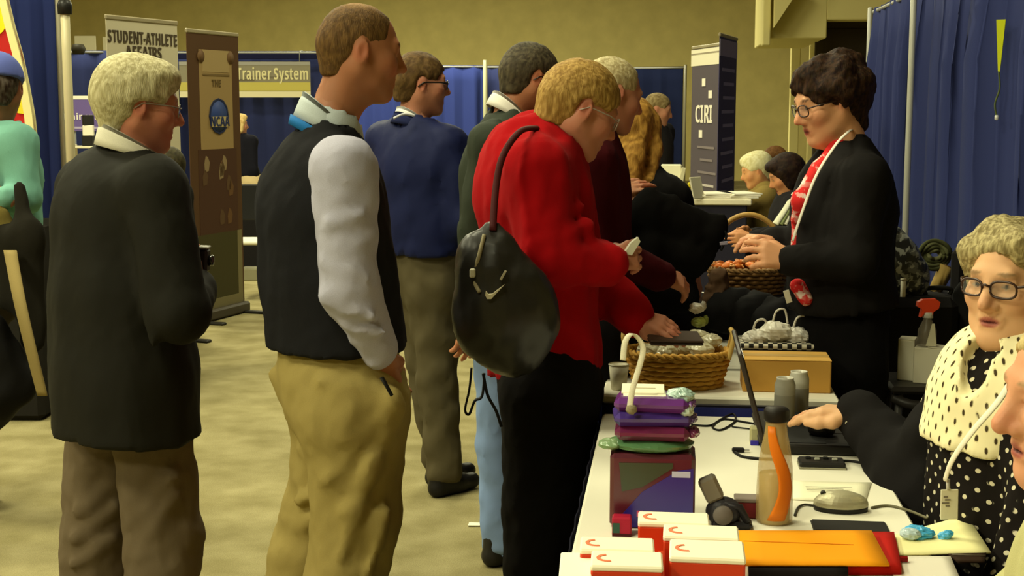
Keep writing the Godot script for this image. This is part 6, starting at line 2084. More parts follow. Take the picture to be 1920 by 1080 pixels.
	var pad := thing("mouse_pad", "thin black pad lying between the silver mouse and the orange envelope", "pad", on(1594, 990, TOP))
	part("pad", Shape.new().box(Vector3(0, 0.003, 0), Vector3(0.145, 0.005, 0.07), 0.002).done(), mat(rgb(30, 28, 26), 0.7), pad)
	part("edge", Shape.new().box(Vector3(0, 0.0012, 0), Vector3(0.149, 0.002, 0.074), 0.0008).done(), mat(rgb(52, 50, 46), 0.7), pad)
	# stack: black folder, red folder, orange envelope
	var h := TOP + 0.002
	var st := [["black_folder", "thick black folder under the orange envelope", [[1400, 1020], [1572, 1020], [1590, 1090], [1404, 1090]], rgb(30, 26, 28), 0.022], ["red_folder", "red folder showing between the black folder and the orange envelope", [[1560, 1010], [1676, 1010], [1690, 1078], [1570, 1078]], rgb(186, 30, 24), 0.014]]
	for q: Array in st:
		var f := sheet(q[0], q[1], "folder", q[2], h, q[3], q[4])
		part("spine", Shape.new(true).tube(PackedVector3Array([Vector3(-0.07, q[4] * 0.5, 0.03), Vector3(0.07, q[4] * 0.5, 0.03)]), q[4] * 0.4).done(), mat((q[3] as Color).darkened(0.2), 0.6), f)
	var en := sheet("envelope", "bright orange envelope lying on the black and red folders", "envelope", [[1384, 998], [1634, 998], [1668, 1062], [1392, 1062]], TOP + 0.026, rgb(246, 160, 24), 0.004)
	part("flap", Shape.new().box(Vector3(-0.02, 0.0047, -0.018), Vector3(0.2, 0.001, 0.0012)).done(), mat(rgb(214, 130, 16), 0.7), en)
	sheet("note_pad", "cream sheet of note paper at the right, under the blue wrapper", "paper", [[1652, 1012], [1812, 968], [1858, 1038], [1668, 1042]], TOP + 0.002, rgb(244, 238, 178), 0.003)
	sheet("paper_sheet", "white sheet of paper below the cream note paper at the front", "paper", [[1664, 1044], [1782, 1044], [1806, 1100], [1680, 1100]], TOP + 0.001, rgb(226, 220, 206), 0.0015)
	var dp := sheet("dark_pouch", "flat dark pouch sticking out under the cream note paper", "pouch", [[1770, 1036], [1850, 1036], [1846, 1056], [1796, 1056]], TOP, rgb(46, 32, 22), 0.004)
	part("zip", Shape.new(true).tube(PackedVector3Array([Vector3(-0.03, 0.005, 0), Vector3(0.03, 0.005, 0)]), 0.0015).done(), mat(rgb(90, 80, 66), 0.4), dp)
	var bw := thing("wrapper", "crumpled bright blue and clear wrapper on the cream note paper", "wrapper", on(1722, 1000, TOP + 0.012))
	part("film", crumple(9, Vector3(0.042, 0.02, 0.03), 0.55, 16), mat(rgb(66, 168, 222), 0.35, 0.6), bw)
	part("twist", crumple(12, Vector3(0.022, 0.012, 0.016), 0.6, 10), mat(rgb(66, 168, 222), 0.35, 0.6), bw, Vector3(0.05, 0.0, 0.004), Vector3(0, 0, 0.4))
	part("clear_window", crumple(15, Vector3(0.026, 0.014, 0.022), 0.45, 12), mat(rgb(178, 200, 206), 0.3, 0.6), bw, Vector3(-0.018, 0.003, 0.016))
	# bottle with the orange swirl
	var bo := thing("bottle", "clear waisted bottle with orange swirl and black cap", "bottle", on(1451, 978, TOP))
	part("glass", Shape.new(true).lathe(PackedVector2Array([Vector2(0, 0.002), Vector2(0.032, 0.0), Vector2(0.0365, 0.006), Vector2(0.0365, 0.07), Vector2(0.0345, 0.115), Vector2(0.0295, 0.15), Vector2(0.0235, 0.18), Vector2(0.021, 0.2), Vector2(0.021, 0.212)]), 36).done(), clear(rgb(206, 178, 112), 0.5), bo)
	part("liquid", Shape.new(true).lathe(PackedVector2Array([Vector2(0, 0.005), Vector2(0.031, 0.005), Vector2(0.032, 0.1), Vector2(0, 0.1)]), 30).done(), mat(rgb(196, 172, 118), 0.3), bo)
	var rows := []
	for i in 13:
		var v := i / 12.0
		var y := lerpf(0.012, 0.2, v)
		var r := (0.0365 if y < 0.07 else lerpf(0.0365, 0.0215, (y - 0.07) / 0.13)) + 0.0012 + 0.0032 * clampf(1.0 - absf(y - 0.125) / 0.06, 0.0, 1.0)
		var a0 := 1.35 - 0.55 * sin(v * 4.4) + 0.2
		var line := PackedVector3Array()
		for j in 7:
			var an := a0 + (j / 6.0 - 0.5) * (0.95 - 0.25 * v)
			line.append(Vector3(cos(an) * r, y, sin(an) * r))
		rows.append(line)
	part("swirl", Shape.new(true).slab(rows, 0.0012).done(), mat(rgb(226, 122, 26), 0.4), bo)
	part("cap", Shape.new(true).lathe(PackedVector2Array([Vector2(0, 0.208), Vector2(0.024, 0.208), Vector2(0.0255, 0.212), Vector2(0.0255, 0.229), Vector2(0.022, 0.234), Vector2(0, 0.235)]), 30).done(), mat(rgb(30, 26, 22), 0.5), bo)
	# dark desk tool with a raised grey arm, and the maroon box behind the bottle
	var sp := thing("stapler", "black stapler with raised grey arm standing beside the parcels", "stapler", on(1362, 988, TOP))
	var ar := Basis(Vector3.BACK, 0.9)
	part("foot", Shape.new().box(Vector3(0.01, 0.008, 0), Vector3(0.08, 0.015, 0.045), 0.006).done(), mat(rgb(34, 32, 34), 0.45), sp)
	part("body", crumple(1, Vector3(0.036, 0.03, 0.024), 0.0, 12), mat(rgb(48, 46, 50), 0.4), sp, Vector3(-0.006, 0.032, 0))
	part("side_plate", Shape.new(true).lathe(PackedVector2Array([Vector2(0, 0), Vector2(0.02, 0), Vector2(0.018, 0.004), Vector2(0, 0.005)]), 24).done(), mat(rgb(112, 104, 98), 0.5), sp, Vector3(-0.008, 0.03, 0.023), Vector3(PI / 2, 0, 0))
	part("arm", Shape.new().box(Vector3(-0.032, 0.078, 0), Vector3(0.036, 0.05, 0.03), 0.005, Basis(Vector3.BACK, 0.45)).done(), mat(rgb(128, 122, 108), 0.5), sp)
	part("lever", Shape.new(true).tube(PackedVector3Array([Vector3(-0.01, 0.05, 0.01), Vector3(0.025, 0.045, 0.012), Vector3(0.04, 0.015, 0.012)]), 0.008).done(), mat(rgb(40, 38, 42), 0.4), sp)
	var mb := thing("marker_box", "small maroon and grey box behind the clear bottle", "box", on(1400, 968, TOP))
	part("carton", Shape.new().box(Vector3(0, 0.018, 0), Vector3(0.05, 0.034, 0.04), 0.003).done(), mat(rgb(120, 38, 42), 0.6), mb)
	part("lid", Shape.new().box(Vector3(0, 0.038, 0), Vector3(0.052, 0.008, 0.042), 0.002).done(), mat(rgb(136, 124, 116), 0.6), mb)


func mat_metal(c: Color, rough: float) -> StandardMaterial3D:
	var m := mat(c, rough, 0.5)
	m.metallic = 0.35
	return m


func parcels() -> void:
	# a stack: shiny dark bag below, green and purple cellophane packs on it, papers on top
	var fr := on(1222, 992, TOP)
	var o := thing("gift_bag", "glossy dark maroon and blue gift bag at the bottom of the stack", "bag", Vector3(fr.x, TOP, fr.z - 0.055))
	var g := mat(rgb(84, 26, 42), 0.25, 0.6)
	part("bag", Shape.new().box(Vector3(0, 0.075, 0), Vector3(0.168, 0.15, 0.11), 0.008).done(), g, o)
	part("blue_print", Shape.new().plate(PackedVector2Array([Vector2(-0.08, -0.072), Vector2(0.08, -0.072), Vector2(0.08, 0.05), Vector2(0.05, 0.045), Vector2(-0.02, 0.0)]), 0.002).done(), mat(rgb(44, 34, 132), 0.3, 0.6), o, Vector3(0, 0.075, 0.0555))
	part("green_print", Shape.new().plate(PackedVector2Array([Vector2(-0.06, 0.0), Vector2(-0.02, 0.01), Vector2(0.04, 0.05), Vector2(0.04, 0.06), Vector2(-0.066, 0.058)]), 0.002).done(), mat(rgb(44, 66, 44), 0.3, 0.6), o, Vector3(0, 0.075, 0.0553))
	part("print", Shape.new().box(Vector3(0.056, 0.113, 0.0568), Vector3(0.036, 0.012, 0.001)).done(), mat(rgb(196, 196, 226), 0.5), o)
	part("print", Shape.new().box(Vector3(0.012, 0.03, 0.0568), Vector3(0.05, 0.008, 0.001)).done(), mat(rgb(196, 186, 214), 0.5), o)
	part("print", Shape.new().box(Vector3(-0.024, 0.031, 0.057), Vector3(0.012, 0.012, 0.001)).done(), mat(rgb(222, 90, 130), 0.5), o)
	var q := o.position + Vector3(-0.005, 0.15, 0)
	var gp := thing("cellophane_pack", "flat green cellophane pack in the middle of the parcel stack", "pack", q)
	part("wrap", crumple(31, Vector3(0.095, 0.016, 0.066), 0.16, 18), mat(rgb(84, 128, 84), 0.25, 0.6), gp, Vector3(0, 0.012, 0))
	part("fold", crumple(33, Vector3(0.03, 0.012, 0.04), 0.4, 10), mat(rgb(120, 150, 104), 0.25, 0.6), gp, Vector3(-0.08, 0.012, 0.02))
	var pp := thing("cellophane_pack", "puffed purple cellophane pack, topmost of the parcel stack", "pack", q + Vector3(0.003, 0.025, 0))
	var pk := [["maroon cellophane pack lying on the green one in the parcel stack", rgb(104, 26, 70), 0.0, 0.0], ["violet-blue cellophane pack between the maroon and the purple ones", rgb(66, 42, 128), 0.029, 0.08], ["", rgb(98, 40, 122), 0.057, -0.05]]
	for i in 3:
		var e: Node3D = pp if i == 2 else thing("cellophane_pack", pk[i][0], "pack", pp.position)
		part("pack", Shape.new().box(Vector3(0, 0.0145 + pk[i][2], 0), Vector3(0.148 + 0.008 * (i % 2), 0.0285, 0.104), 0.011, Basis(Vector3.UP, pk[i][3])).done(), mat(pk[i][1], 0.22, 0.65), e)
		part("side_fold", crumple(38 + i, Vector3(0.018, 0.014, 0.04), 0.5, 12), mat((pk[i][1] as Color).lightened(0.12), 0.22, 0.65), e, Vector3(0.08 - 0.004 * i, 0.014 + pk[i][2], 0.01))
	var tl := thing("tissue", "pale teal clear film crumpled on the right of the purple pack", "film", pp.position + Vector3(0.055, 0.085, 0.005))
	part("film", crumple(41, Vector3(0.038, 0.02, 0.045), 0.55, 14), mat(rgb(168, 196, 186), 0.3, 0.6), tl)
	part("corner", crumple(43, Vector3(0.02, 0.018, 0.03), 0.55, 10), mat(rgb(186, 206, 196), 0.3, 0.6), tl, Vector3(0.012, -0.022, 0.026))
	for i in 2:
		var cd := thing("card", ["white card lying on top of the purple pack, upper of two", "white card lying on the purple pack, lower of two in front"][i], "card", pp.position + Vector3(-0.02 + 0.004 * i, 0.092 - 0.006 * i, -0.02 + 0.03 * i), 0.08 * i)
		part("card", Shape.new().box(Vector3.ZERO, Vector3(0.085, 0.003, 0.055), 0.001).done(), mat(rgb(240, 234, 206), 0.6), cd, Vector3.ZERO, Vector3(0.15, 0, 0))
		part("text_line", Shape.new().box(Vector3(0, 0.002, 0), Vector3(0.05, 0.001, 0.004)).done(), mat(rgb(196, 188, 160), 0.7), cd, Vector3.ZERO, Vector3(0.15, 0, 0))
	# the white ribbon loop standing up from the stack
	var rb := thing("ribbon_loop", "white ribbon loop standing up from the top of the parcel stack", "ribbon", pp.position + Vector3(-0.045, 0.08, -0.02))
	var base := rb.position
	var dd := 2.66
	var path := curve([at(1180, 770, dd) - base, at(1186, 730, dd) - base, at(1198, 690, dd) - base, at(1206, 655, dd) - base, at(1198, 636, dd) - base, at(1184, 626, dd) - base, at(1172, 642, dd) - base, at(1168, 676, dd) - base], 6)
	var rows := []
	for p in path:
		rows.append(PackedVector3Array([p - Vector3(0.0055, 0, 0.003), p, p + Vector3(0.0055, 0, 0.003)]))
	part("ribbon", Shape.new(true).slab(rows, 0.0015).done(), cloth(rgb(236, 230, 206), 0.6), rb)
	part("knot", crumple(4, Vector3(0.014, 0.012, 0.012), 0.4, 8), cloth(rgb(150, 140, 110), 0.7), rb, at(1184, 768, dd) - base)
	# little box in front
	var lb := thing("small_box", "tiny red and green box in front of the parcel stack", "box", on(1166, 1002, TOP))
	part("carton", Shape.new().box(Vector3(0, 0.019, 0), Vector3(0.038, 0.038, 0.03), 0.003).done(), mat(rgb(168, 30, 56), 0.35), lb)
	part("green_corner", Shape.new().box(Vector3(-0.011, 0.017, 0.0155), Vector3(0.014, 0.02, 0.001)).done(), mat(rgb(52, 84, 72), 0.4), lb)
	part("bottom_edge", Shape.new().box(Vector3(0, 0.003, 0.0155), Vector3(0.037, 0.006, 0.001)).done(), mat(rgb(70, 20, 26), 0.4), lb)
	# white cartons with red sides
	var hh := 0.12
	var labels := ["white-topped red carton, front one of the left row", "white-topped red carton, second of the left row", "white-topped red carton, front one of the right row", "white-topped red carton, middle one of the right row", "white-topped red carton, rear one of the right row beside the gift bag"]
	var spots := [[1106, 1242, 1060, 1030], [1086, 1226, 1029, 1004], [1256, 1398, 1045, 1009], [1244, 1386, 1006, 981], [1196, 1330, 979, 957]]
	var red := mat(rgb(206, 62, 28), 0.45)
	var white := mat(rgb(244, 236, 208), 0.55)
	for i in 5:
		var s: Array = spots[i]
		var p0 := on(s[0], s[2], TOP + hh)
		var p1 := on(s[1], s[2], TOP + hh)
		var p2 := on(s[0], s[3], TOP + hh)
		var w := p1.x - p0.x
		var d := p0.z - p2.z
		var c := thing("carton", labels[i], "box", Vector3((p0.x + p1.x) / 2, TOP, (p0.z + p2.z) / 2), 0.03 * [1.0, 1.2, -0.2, -0.3, 0.4][i], "")
		part("sides", Shape.new().box(Vector3(0, hh / 2 - 0.004, 0), Vector3(w, hh - 0.008, d * 0.96), 0.003).done(), red, c)
		part("lid", Shape.new().box(Vector3(0, hh - 0.005, 0), Vector3(w + 0.001, 0.01, d * 0.97), 0.003).done(), white, c)
		part("swirl", Shape.new().plate(arc_band(0.012, 0.018, 100, 290), 0.001).done(), mat(rgb(226, 120, 80), 0.5), c, Vector3(-w / 2 + 0.026, hh + 0.0005, 0.0), Vector3(-PI / 2, 0, 0))
		part("band", Shape.new().box(Vector3(0.01, hh * 0.5, d * 0.48 + 0.0005), Vector3(w * 0.6, 0.02, 0.001)).done(), mat(rgb(222, 110, 66), 0.45), c)
	var wp := thing("white_carton", "plain white carton at the front left corner of the near table", "box", drop(on(1080, 1064, TOP + 0.1), TOP), 0.05)
	part("carton", Shape.new().box(Vector3(0, 0.052, 0), Vector3(0.05, 0.104, 0.12), 0.004).done(), mat(rgb(232, 228, 206), 0.6), wp)
	part("lid", Shape.new().box(Vector3(0, 0.1, 0), Vector3(0.052, 0.01, 0.122), 0.002).done(), mat(rgb(240, 236, 214), 0.6), wp)


func right_side() -> void:
	# low stand with white boxes and a spray bottle, luggage and bags along the drape
	var d := 4.3
	var c := at(1738, 712, d)
	var o := thing("side_stand", "small black stand with rounded top holding the white boxes", "stand", drop(c))
	var m := mat(rgb(46, 43, 40), 0.4)
	part("top", Shape.new().box(Vector3(0, c.y - 0.012, 0), Vector3(0.26, 0.024, 0.26), 0.01).done(), m, o)
	part("apron", Shape.new(true).tube(curve([Vector3(-0.12, c.y - 0.04, 0.1), Vector3(-0.06, c.y - 0.055, 0.13), Vector3(0.06, c.y - 0.055, 0.13), Vector3(0.12, c.y - 0.04, 0.1)]), 0.016).done(), m, o)
	part("knob", Shape.new(true).lathe(PackedVector2Array([Vector2(0, -0.012), Vector2(0.012, 0), Vector2(0, 0.012)]), 14).done(), mat_metal(rgb(200, 198, 190), 0.2), o, Vector3(-0.02, c.y - 0.055, 0.15))
	for sx: float in [-1.0, 1.0]:
		for sz: float in [-1.0, 1.0]: part("leg", Shape.new(true).tube(PackedVector3Array([Vector3(sx * 0.1, c.y - 0.02, sz * 0.1), Vector3(sx * 0.11, 0, sz * 0.11)]), 0.012).done(), mat_metal(rgb(96, 94, 90), 0.3), o)
	var wm := mat(rgb(222, 216, 190), 0.6)
	var q := at(1747, 705, d - 0.04)
	var b1 := thing("white_box", "larger white box in front on the small black stand", "box", Vector3(q.x, c.y, q.z), -0.3)
	part("carton", Shape.new().box(Vector3(0, 0.056, 0), Vector3(0.105, 0.112, 0.07), 0.002).done(), wm, b1)
	part("lid_flap", Shape.new().box(Vector3(0.02, 0.1135, 0.0), Vector3(0.064, 0.003, 0.068), 0.001, Basis(Vector3.BACK, -0.06)).done(), wm, b1)
	q = at(1694, 700, d + 0.02)
	var b2 := thing("white_box", "narrow white box standing behind left on the small black stand", "box", Vector3(q.x + 0.01, c.y, q.z), -0.3)
	part("carton", Shape.new().box(Vector3(0, 0.064, 0), Vector3(0.05, 0.128, 0.07), 0.002).done(), wm, b2)
	part("lid_flap", Shape.new().box(Vector3(0, 0.1295, 0), Vector3(0.05, 0.003, 0.068), 0.001).done(), wm, b2)
	# spray bottle behind the boxes, on the suitcase
	q = Vector3(b1.position.x - 0.018, c.y + 0.115, b1.position.z - 0.005)
	var sp := thing("spray_bottle", "clear spray bottle with orange-red trigger head on the larger white box", "bottle", q)
	part("bottle", Shape.new(true).lathe(PackedVector2Array([Vector2(0, 0), Vector2(0.028, 0), Vector2(0.03, 0.006), Vector2(0.028, 0.05), Vector2(0.012, 0.085), Vector2(0.012, 0.1)]), 24).done(), clear(rgb(150, 140, 120), 0.45), sp)
	part("label", Shape.new().plate(PackedVector2Array([Vector2(-0.012, 0), Vector2(0.02, 0), Vector2(0.012, 0.07), Vector2(0.004, 0.07)]), 0.002).done(), mat(rgb(226, 220, 190), 0.5), sp, Vector3(0.004, 0.004, 0.03))
	part("collar", Shape.new(true).lathe(PackedVector2Array([Vector2(0, 0.088), Vector2(0.016, 0.088), Vector2(0.015, 0.106), Vector2(0, 0.106)]), 20).done(), mat(rgb(210, 206, 196), 0.5), sp)
	part("trigger_head", Shape.new().plate(PackedVector2Array([Vector2(-0.036, 0.012), Vector2(-0.034, 0.026), Vector2(-0.02, 0.034), Vector2(0.02, 0.036), Vector2(0.034, 0.026), Vector2(0.03, 0.006), Vector2(0.014, -0.004), Vector2(0.012, -0.014), Vector2(-0.01, -0.014), Vector2(-0.012, -0.002), Vector2(-0.018, -0.016), Vector2(-0.026, -0.022), Vector2(-0.022, 0.004)]), 0.022).done(), mat(rgb(232, 74, 40), 0.4), sp, Vector3(0, 0.112, 0), Vector3(0, turn_left, 0))
	# suitcase
	q = at(1700, 620, 4.66)
	var su := thing("suitcase", "black upright suitcase behind the white boxes, against the blue drape", "suitcase", drop(q), turn_left)
	var top := at(1700, 552, 4.66).y
	part("shell", Shape.new().box(Vector3(0, top / 2 + 0.02, 0), Vector3(0.3, top - 0.04, 0.2), 0.03).done(), cloth(rgb(34, 32, 32), 0.7), su)
	part("pocket", Shape.new().box(Vector3(-0.03, top * 0.4, 0.1), Vector3(0.2, top * 0.5, 0.03), 0.012).done(), cloth(rgb(40, 38, 36), 0.7), su)
	part("handle", Shape.new(true).tube(curve([Vector3(0.06, top, 0), Vector3(0.06, top + 0.02, 0), Vector3(0.14, top + 0.02, 0), Vector3(0.14, top, 0)]), 0.008).done(), mat(rgb(30, 30, 30), 0.4), su)
	for s: float in [-1.0, 1.0]: part("wheel", Shape.new(true).tube(PackedVector3Array([Vector3(s * 0.11 - 0.01, 0.025, 0.02), Vector3(s * 0.11 + 0.01, 0.025, 0.02)]), 0.025, -1.0, 16).done(), mat(rgb(24, 24, 24), 0.5), su)
	# patterned plastic bag on it
	var im := Image.create(128, 128, false, Image.FORMAT_RGB8)
	var n := FastNoiseLite.new()
	n.seed = 8
	n.frequency = 0.05
	for y in 128:
		for x in 128: im.set_pixel(x, y, rgb(180, 184, 180) if n.get_noise_2d(x, y) > 0.16 else rgb(34, 36, 40))
	var pm := StandardMaterial3D.new()
	pm.albedo_texture = ImageTexture.create_from_image(im)
	pm.uv1_triplanar = true
	pm.uv1_scale = Vector3.ONE * 5
	pm.roughness = 0.4
	var d2 := 4.66
	var pb := thing("patterned_bag", "black and white patterned bag leaning beside the standing woman's back", "bag", at(1700, 548, d2))
	var s := Blob.new(0.012)
	s.noise = ripple
	s.amp = 0.012
	s.nscale = Vector3(14, 10, 14)
	s.cap(at(1668, 448, d2), at(1672, 520, d2), 0.03, 0.06, 0.05, level, 0.6)
	s.cap(at(1668, 440, d2), at(1716, 500, d2), 0.025, 0.04, 0.05, level, 0.6)
	s.cap(at(1690, 490, d2), at(1712, 528, d2), 0.06, 0.055, 0.05, level, 0.6)
	soft("bag", [s], pm, pb)
	# round green wreath-like bundle and a rolled brown paper
	var d3 := 5.1
	q = at(1752, 478, d3)
	var wr := thing("wreath", "round olive green coil bundle hanging low on the blue drape", "wreath", q)
	for i in 4:
		var ring := PackedVector3Array()
		for a in 33:
			var t := TAU * a / 32
			ring.append(Vector3(cos(t) * (0.058 - 0.012 * i), sin(t) * (0.052 - 0.012 * i), 0.006 * sin(t * 3 + i)).rotated(Vector3.UP, turn_left))
		part("coil", Shape.new(true).tube(ring, 0.0085, -1.0, 8).done(), cloth([rgb(74, 76, 48), rgb(104, 106, 72), rgb(84, 86, 54), rgb(120, 120, 84)][i]), wr)
	var ro := thing("paper_roll", "tan rolled paper leaning under the olive green coil", "roll", at(1750, 545, d3))
	part("roll", Shape.new(true).tube(PackedVector3Array([at(1752, 548, d3) - ro.position, at(1776, 500, d3) - ro.position]), 0.024, 0.03, 16).done(), mat(rgb(150, 124, 66), 0.7), ro)
	part("inner_edge", Shape.new(true).tube(PackedVector3Array([at(1775.5, 501, d3) - ro.position, at(1777, 498, d3) - ro.position]), 0.02, 0.02, 16).done(), mat(rgb(90, 70, 40), 0.7), ro)
	var tu := thing("white_tube", "thin white tube standing up beside the standing woman's hip", "tube", at(1692, 582, 4.6))
	part("tube", Shape.new(true).tube(PackedVector3Array([Vector3.ZERO, at(1694, 524, 4.6) - tu.position]), 0.0085, -1.0, 14).done(), mat(rgb(232, 226, 200), 0.5), tu)
	part("cap", Shape.new(true).tube(PackedVector3Array([at(1694, 526, 4.6) - tu.position, at(1694, 522, 4.6) - tu.position]), 0.0095, -1.0, 14).done(), mat(rgb(214, 206, 180), 0.5), tu)
	var bin := thing("storage_bin", "dark plastic storage bin under the tan paper roll", "bin", drop(at(1766, 560, 5.12)), turn_left)
	var bh := at(1766, 546, 5.12).y
	part("bin", Shape.new().box(Vector3(0, bh / 2 - 0.01, 0), Vector3(0.22, bh - 0.02, 0.2), 0.02).done(), mat(rgb(40, 38, 36), 0.6), bin)
	part("lid", Shape.new().box(Vector3(0, bh - 0.01, 0), Vector3(0.235, 0.022, 0.215), 0.008).done(), mat(rgb(30, 28, 28), 0.6), bin)
	# dark coats over a chair back, behind the seated woman
	var ch := thing("chair_with_coats", "dark chair piled with black coats behind the seated woman", "chair", drop(at(1884, 650, 4.75)), turn_left)
	part("seat", Shape.new().box(Vector3(0, 0.45, 0), Vector3(0.44, 0.05, 0.42), 0.02).done(), cloth(rgb(34, 32, 32)), ch)
	part("backrest", Shape.new().box(Vector3(0.04, 0.82, -0.18), Vector3(0.36, 0.5, 0.05), 0.02).done(), cloth(rgb(34, 32, 32)), ch)
	for sx: float in [-1.0, 1.0]:
		for sz: float in [-1.0, 1.0]: part("leg", Shape.new(true).tube(PackedVector3Array([Vector3(sx * 0.18, 0.44, sz * 0.17), Vector3(sx * 0.2, 0, sz * 0.19)]), 0.014).done(), mat_metal(rgb(70, 70, 68), 0.35), ch)
	var co := thing("coat", "black coat draped over the chair behind the seated woman", "coat", at(1850, 640, 4.62))
	s = Blob.new(0.013)
	s.noise = ripple
	s.amp = 0.014
	s.nscale = Vector3(14, 5, 14)
	s.cap(at(1822, 560, 4.66), at(1820, 700, 4.6), 0.06, 0.085, 0.06, level, 0.7)
	s.cap(at(1860, 540, 4.66), at(1866, 720, 4.6), 0.07, 0.1, 0.06, level, 0.7)
	soft("cloth", [s], cloth(rgb(28, 27, 27)), co)


func far_goods() -> void:
	# draped box with the candy basket, and what lies round it
	var d := 5.02
	var c := at(1402, 500, d)
	var bh := c.y - 0.1
	var o := thing("draped_box", "black cloth-draped box carrying the candy basket", "box", Vector3(c.x, TOP, c.z))
	var s := Blob.new(0.013)
	s.noise = ripple
	s.amp = 0.009
	s.nscale = Vector3(16, 4, 16)
	s.cap(Vector3(c.x - 0.1, TOP + 0.02, c.z), Vector3(c.x + 0.08, TOP + 0.02, c.z), 0.13, 0.13, 0.03)
	s.cap(Vector3(c.x - 0.09, bh - 0.07, c.z), Vector3(c.x + 0.07, bh - 0.07, c.z), 0.1, 0.1, 0.03)
	s.cut(Vector3(0, bh, 0), Vector3.UP)
	s.cut(Vector3(0, TOP + 0.002, 0), Vector3.DOWN)
	soft("cloth", [s], cloth(rgb(30, 28, 30), 0.9), o)
	o = thing("candy_basket", "brown wicker basket with tall arched handle full of orange sweets", "basket", Vector3(c.x, bh, c.z))
	wicker(o, 0.14, 0.1, 0.09, 6, rgb(128, 92, 48), 1.2)
	var arch := []
	for i in 13:
		var t := PI * i / 12
		arch.append(Vector3(cos(t) * 0.142, 0.09 + sin(t) * 0.2, 0.0))
	for k in 2: part("handle", Shape.new(true).tube(curve(arch, 4), 0.009, -1.0, 8).done(), mat(rgb(178, 140, 76), 0.6), o, Vector3(0, 0, -0.008 + 0.016 * k))
	var rng := RandomNumberGenerator.new()
	rng.seed = 5
	var first: Node3D
	for i in 34:
		var a := rng.randf() * TAU
		var r := sqrt(rng.randf())
		var p := Vector3(c.x + cos(a) * r * 0.115, bh + 0.1 + 0.016 * (1.0 - r) + rng.randf() * 0.006, c.z + sin(a) * r * 0.08)
		if i == 0:
			first = thing("sweet", "orange wrapped sweet heaped in the candy basket", "sweet", p, 0.0, "orange sweets in the candy basket")
			part("sweet", crumple(5, Vector3(0.02, 0.012, 0.013), 0.2, 8), mat(rgb(230, 128, 56), 0.4), first)
			for sg: float in [-1.0, 1.0]: part("twist", crumple(7, Vector3(0.009, 0.006, 0.009), 0.5, 6), mat(rgb(236, 176, 110), 0.4), first, Vector3(sg * 0.024, 0, 0))
		else:
			var cp: Node3D = first.duplicate()
			cp.name = numbered("sweet")
			add_child(cp)
			cp.position = p
			cp.rotation = Vector3(rng.randf_range(-0.4, 0.4), rng.randf() * TAU, rng.randf_range(-0.4, 0.4))
	o = thing("yellow_packet", "yellow packet tucked in the right side of the candy basket", "packet", at(1460, 500, d - 0.06))
	part("wrapper", crumple(19, Vector3(0.03, 0.028, 0.02), 0.5, 12), mat(rgb(214, 200, 76), 0.4), o)
	part("corner", crumple(23, Vector3(0.014, 0.016, 0.012), 0.5, 8), mat(rgb(196, 180, 60), 0.4), o, Vector3(-0.02, -0.02, 0.006))
	# brown knitted pouch, green and white packets at the foot of the tote
	o = thing("brown_pouch", "brown textured pouch between the black tote and the draped box", "pouch", at(1344, 590, 4.75))
	s = Blob.new(0.01)
	s.noise = ripple
	s.amp = 0.01
	s.nscale = Vector3(40, 40, 40)
	s.cap(at(1348, 520, 4.75), at(1338, 570, 4.75), 0.035, 0.045, 0.03, level, 0.7)
	soft("pouch", [s], cloth(rgb(112, 86, 66)), o)
	var packs := [[1310, 604, rgb(160, 176, 84), "green and yellow packet lying against the black tote"], [1306, 578, rgb(214, 210, 200), "white packet above the green one against the black tote"], [1330, 640, rgb(206, 198, 170), "pale packet behind the right handle of the wicker basket"]]
	for i in 3:
		var q: Array = packs[i]
		o = thing("packet", q[3], "packet", at(q[0], q[1], 4.32))
		part("wrapper", crumple(70 + i, Vector3(0.032, 0.022, 0.026), 0.5, 12), mat(q[2], 0.35, 0.6), o)
		part("seam", crumple(74 + i, Vector3(0.012, 0.02, 0.01), 0.5, 8), mat((q[2] as Color).darkened(0.15), 0.35), o, Vector3(0.022, 0.008, 0))
	# black bags heaped on the third table
	for i in 3:
		var q: Array = [[1370, 590, 4.72, "folded black drawstring bag, leftmost of the heap under the candy basket"], [1420, 600, 4.68, "folded black drawstring bag in the middle of the heap"], [1462, 606, 4.64, "folded black drawstring bag, rightmost of the heap beside the volunteer"]][i]
		o = thing("folded_bag", q[3], "bag", at(q[0], q[1] + 20, q[2]))
		s = Blob.new(0.013)
		s.noise = ripple
		s.amp = 0.013
		s.nscale = Vector3(16, 8, 16)
		s.cap(at(q[0] - 24, q[1], q[2]), at(q[0] + 24, q[1] + 6, q[2]), 0.06, 0.065, 0.04, Vector3.BACK, 0.9)
		s.cap(at(q[0] - 10, q[1] - 26, q[2] + 0.03), at(q[0] + 14, q[1] - 24, q[2] + 0.03), 0.05, 0.05, 0.04)
		soft("bag", [s], cloth(rgb(26, 25, 26), 0.8), o)
	# far counter: white box, yellow flowers, tablet, papers
	var d5 := 9.6
	var e := at(1258, 368, d5)
	var hc := e.y
	o = thing("counter", "white-topped far counter where the white-haired woman works", "table", drop(at(1322, 390, d5 + 0.15)), 0.0)
	part("counter_top", Shape.new().box(Vector3(0, hc - 0.02, 0), Vector3(0.6, 0.04, 0.9), 0.008).done(), mat(rgb(238, 230, 200), 0.55), o)
	part("front", Shape.new().box(Vector3(0, hc / 2 - 0.02, 0), Vector3(0.54, hc - 0.04, 0.84), 0.008).done(), mat(rgb(40, 38, 52), 0.7), o)
	o = thing("white_display", "white upright display box on the far counter behind the blond woman", "box", Vector3(e.x, hc, e.z))
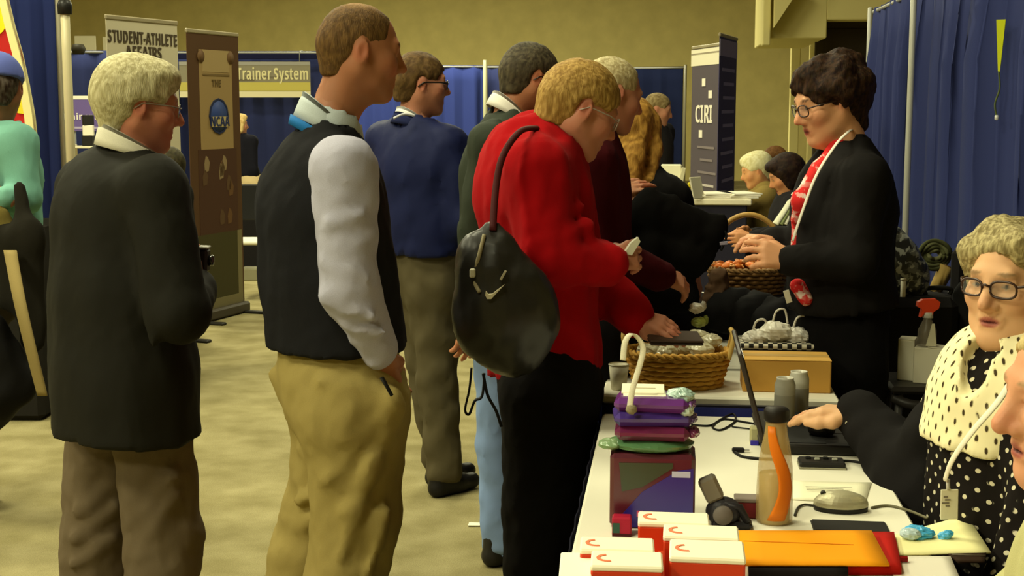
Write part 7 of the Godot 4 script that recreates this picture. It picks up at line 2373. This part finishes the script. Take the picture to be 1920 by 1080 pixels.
	part("box", Shape.new().box(Vector3(0, 0.11, 0), Vector3(0.14, 0.22, 0.1), 0.006).done(), mat(rgb(244, 240, 208), 0.5), o)
	part("side_panel", Shape.new().box(Vector3(0.066, 0.1, 0.02), Vector3(0.03, 0.2, 0.09), 0.004, Basis(Vector3.BACK, -0.2)).done(), mat(rgb(200, 194, 160), 0.6), o)
	e = at(1299, 362, d5 + 0.1)
	o = thing("flower_bowl", "bunch of yellow flowers in a small bowl on the far counter", "flowers", Vector3(e.x, hc, e.z))
	part("bowl", Shape.new(true).lathe(PackedVector2Array([Vector2(0, 0), Vector2(0.03, 0), Vector2(0.05, 0.04), Vector2(0.046, 0.04), Vector2(0, 0.01)]), 20).done(), mat(rgb(180, 172, 120), 0.5), o)
	for i in 7: part("flower", crumple(90 + i, Vector3(0.026, 0.02, 0.026), 0.5, 8), mat(rgb(232, 214, 40), 0.6), o, Vector3(cos(i * 1.1) * 0.032, 0.055 + 0.012 * (i % 3), sin(i * 1.1) * 0.032))
	e = at(1306, 386, d5 - 0.3)
	o = thing("tablet", "pale upright tablet leaning on the far counter by the yellow flowers", "tablet", Vector3(e.x, hc, e.z), 0.9)
	part("case", Shape.new().box(Vector3(0, 0.075, 0), Vector3(0.12, 0.15, 0.012), 0.004, Basis(Vector3.RIGHT, -0.25)).done(), mat(rgb(206, 200, 172), 0.5), o)
	part("screen", Shape.new().box(Vector3(0, 0.075, -0.01), Vector3(0.104, 0.13, 0.004), 0.001, Basis(Vector3.RIGHT, -0.25)).done(), mat(rgb(30, 30, 34), 0.2), o)
	for i in 2:
		e = at([1340, 1384][i], [390, 392][i], d5 - 0.15)
		o = thing("paper_stack", ["left stack of white papers on the far counter", "right stack of white papers on the far counter, under the tan sleeve"][i], "paper", Vector3(e.x, hc + 0.001, e.z), 0.2 * i)
		for k in 3: part("sheet", Shape.new().box(Vector3(0.004 * k, 0.006 + 0.012 * k, 0), Vector3(0.21, 0.011, 0.28), 0.002).done(), mat(rgb(240, 234, 212), 0.7), o, Vector3.ZERO, Vector3(0, 0.1 * k, 0))
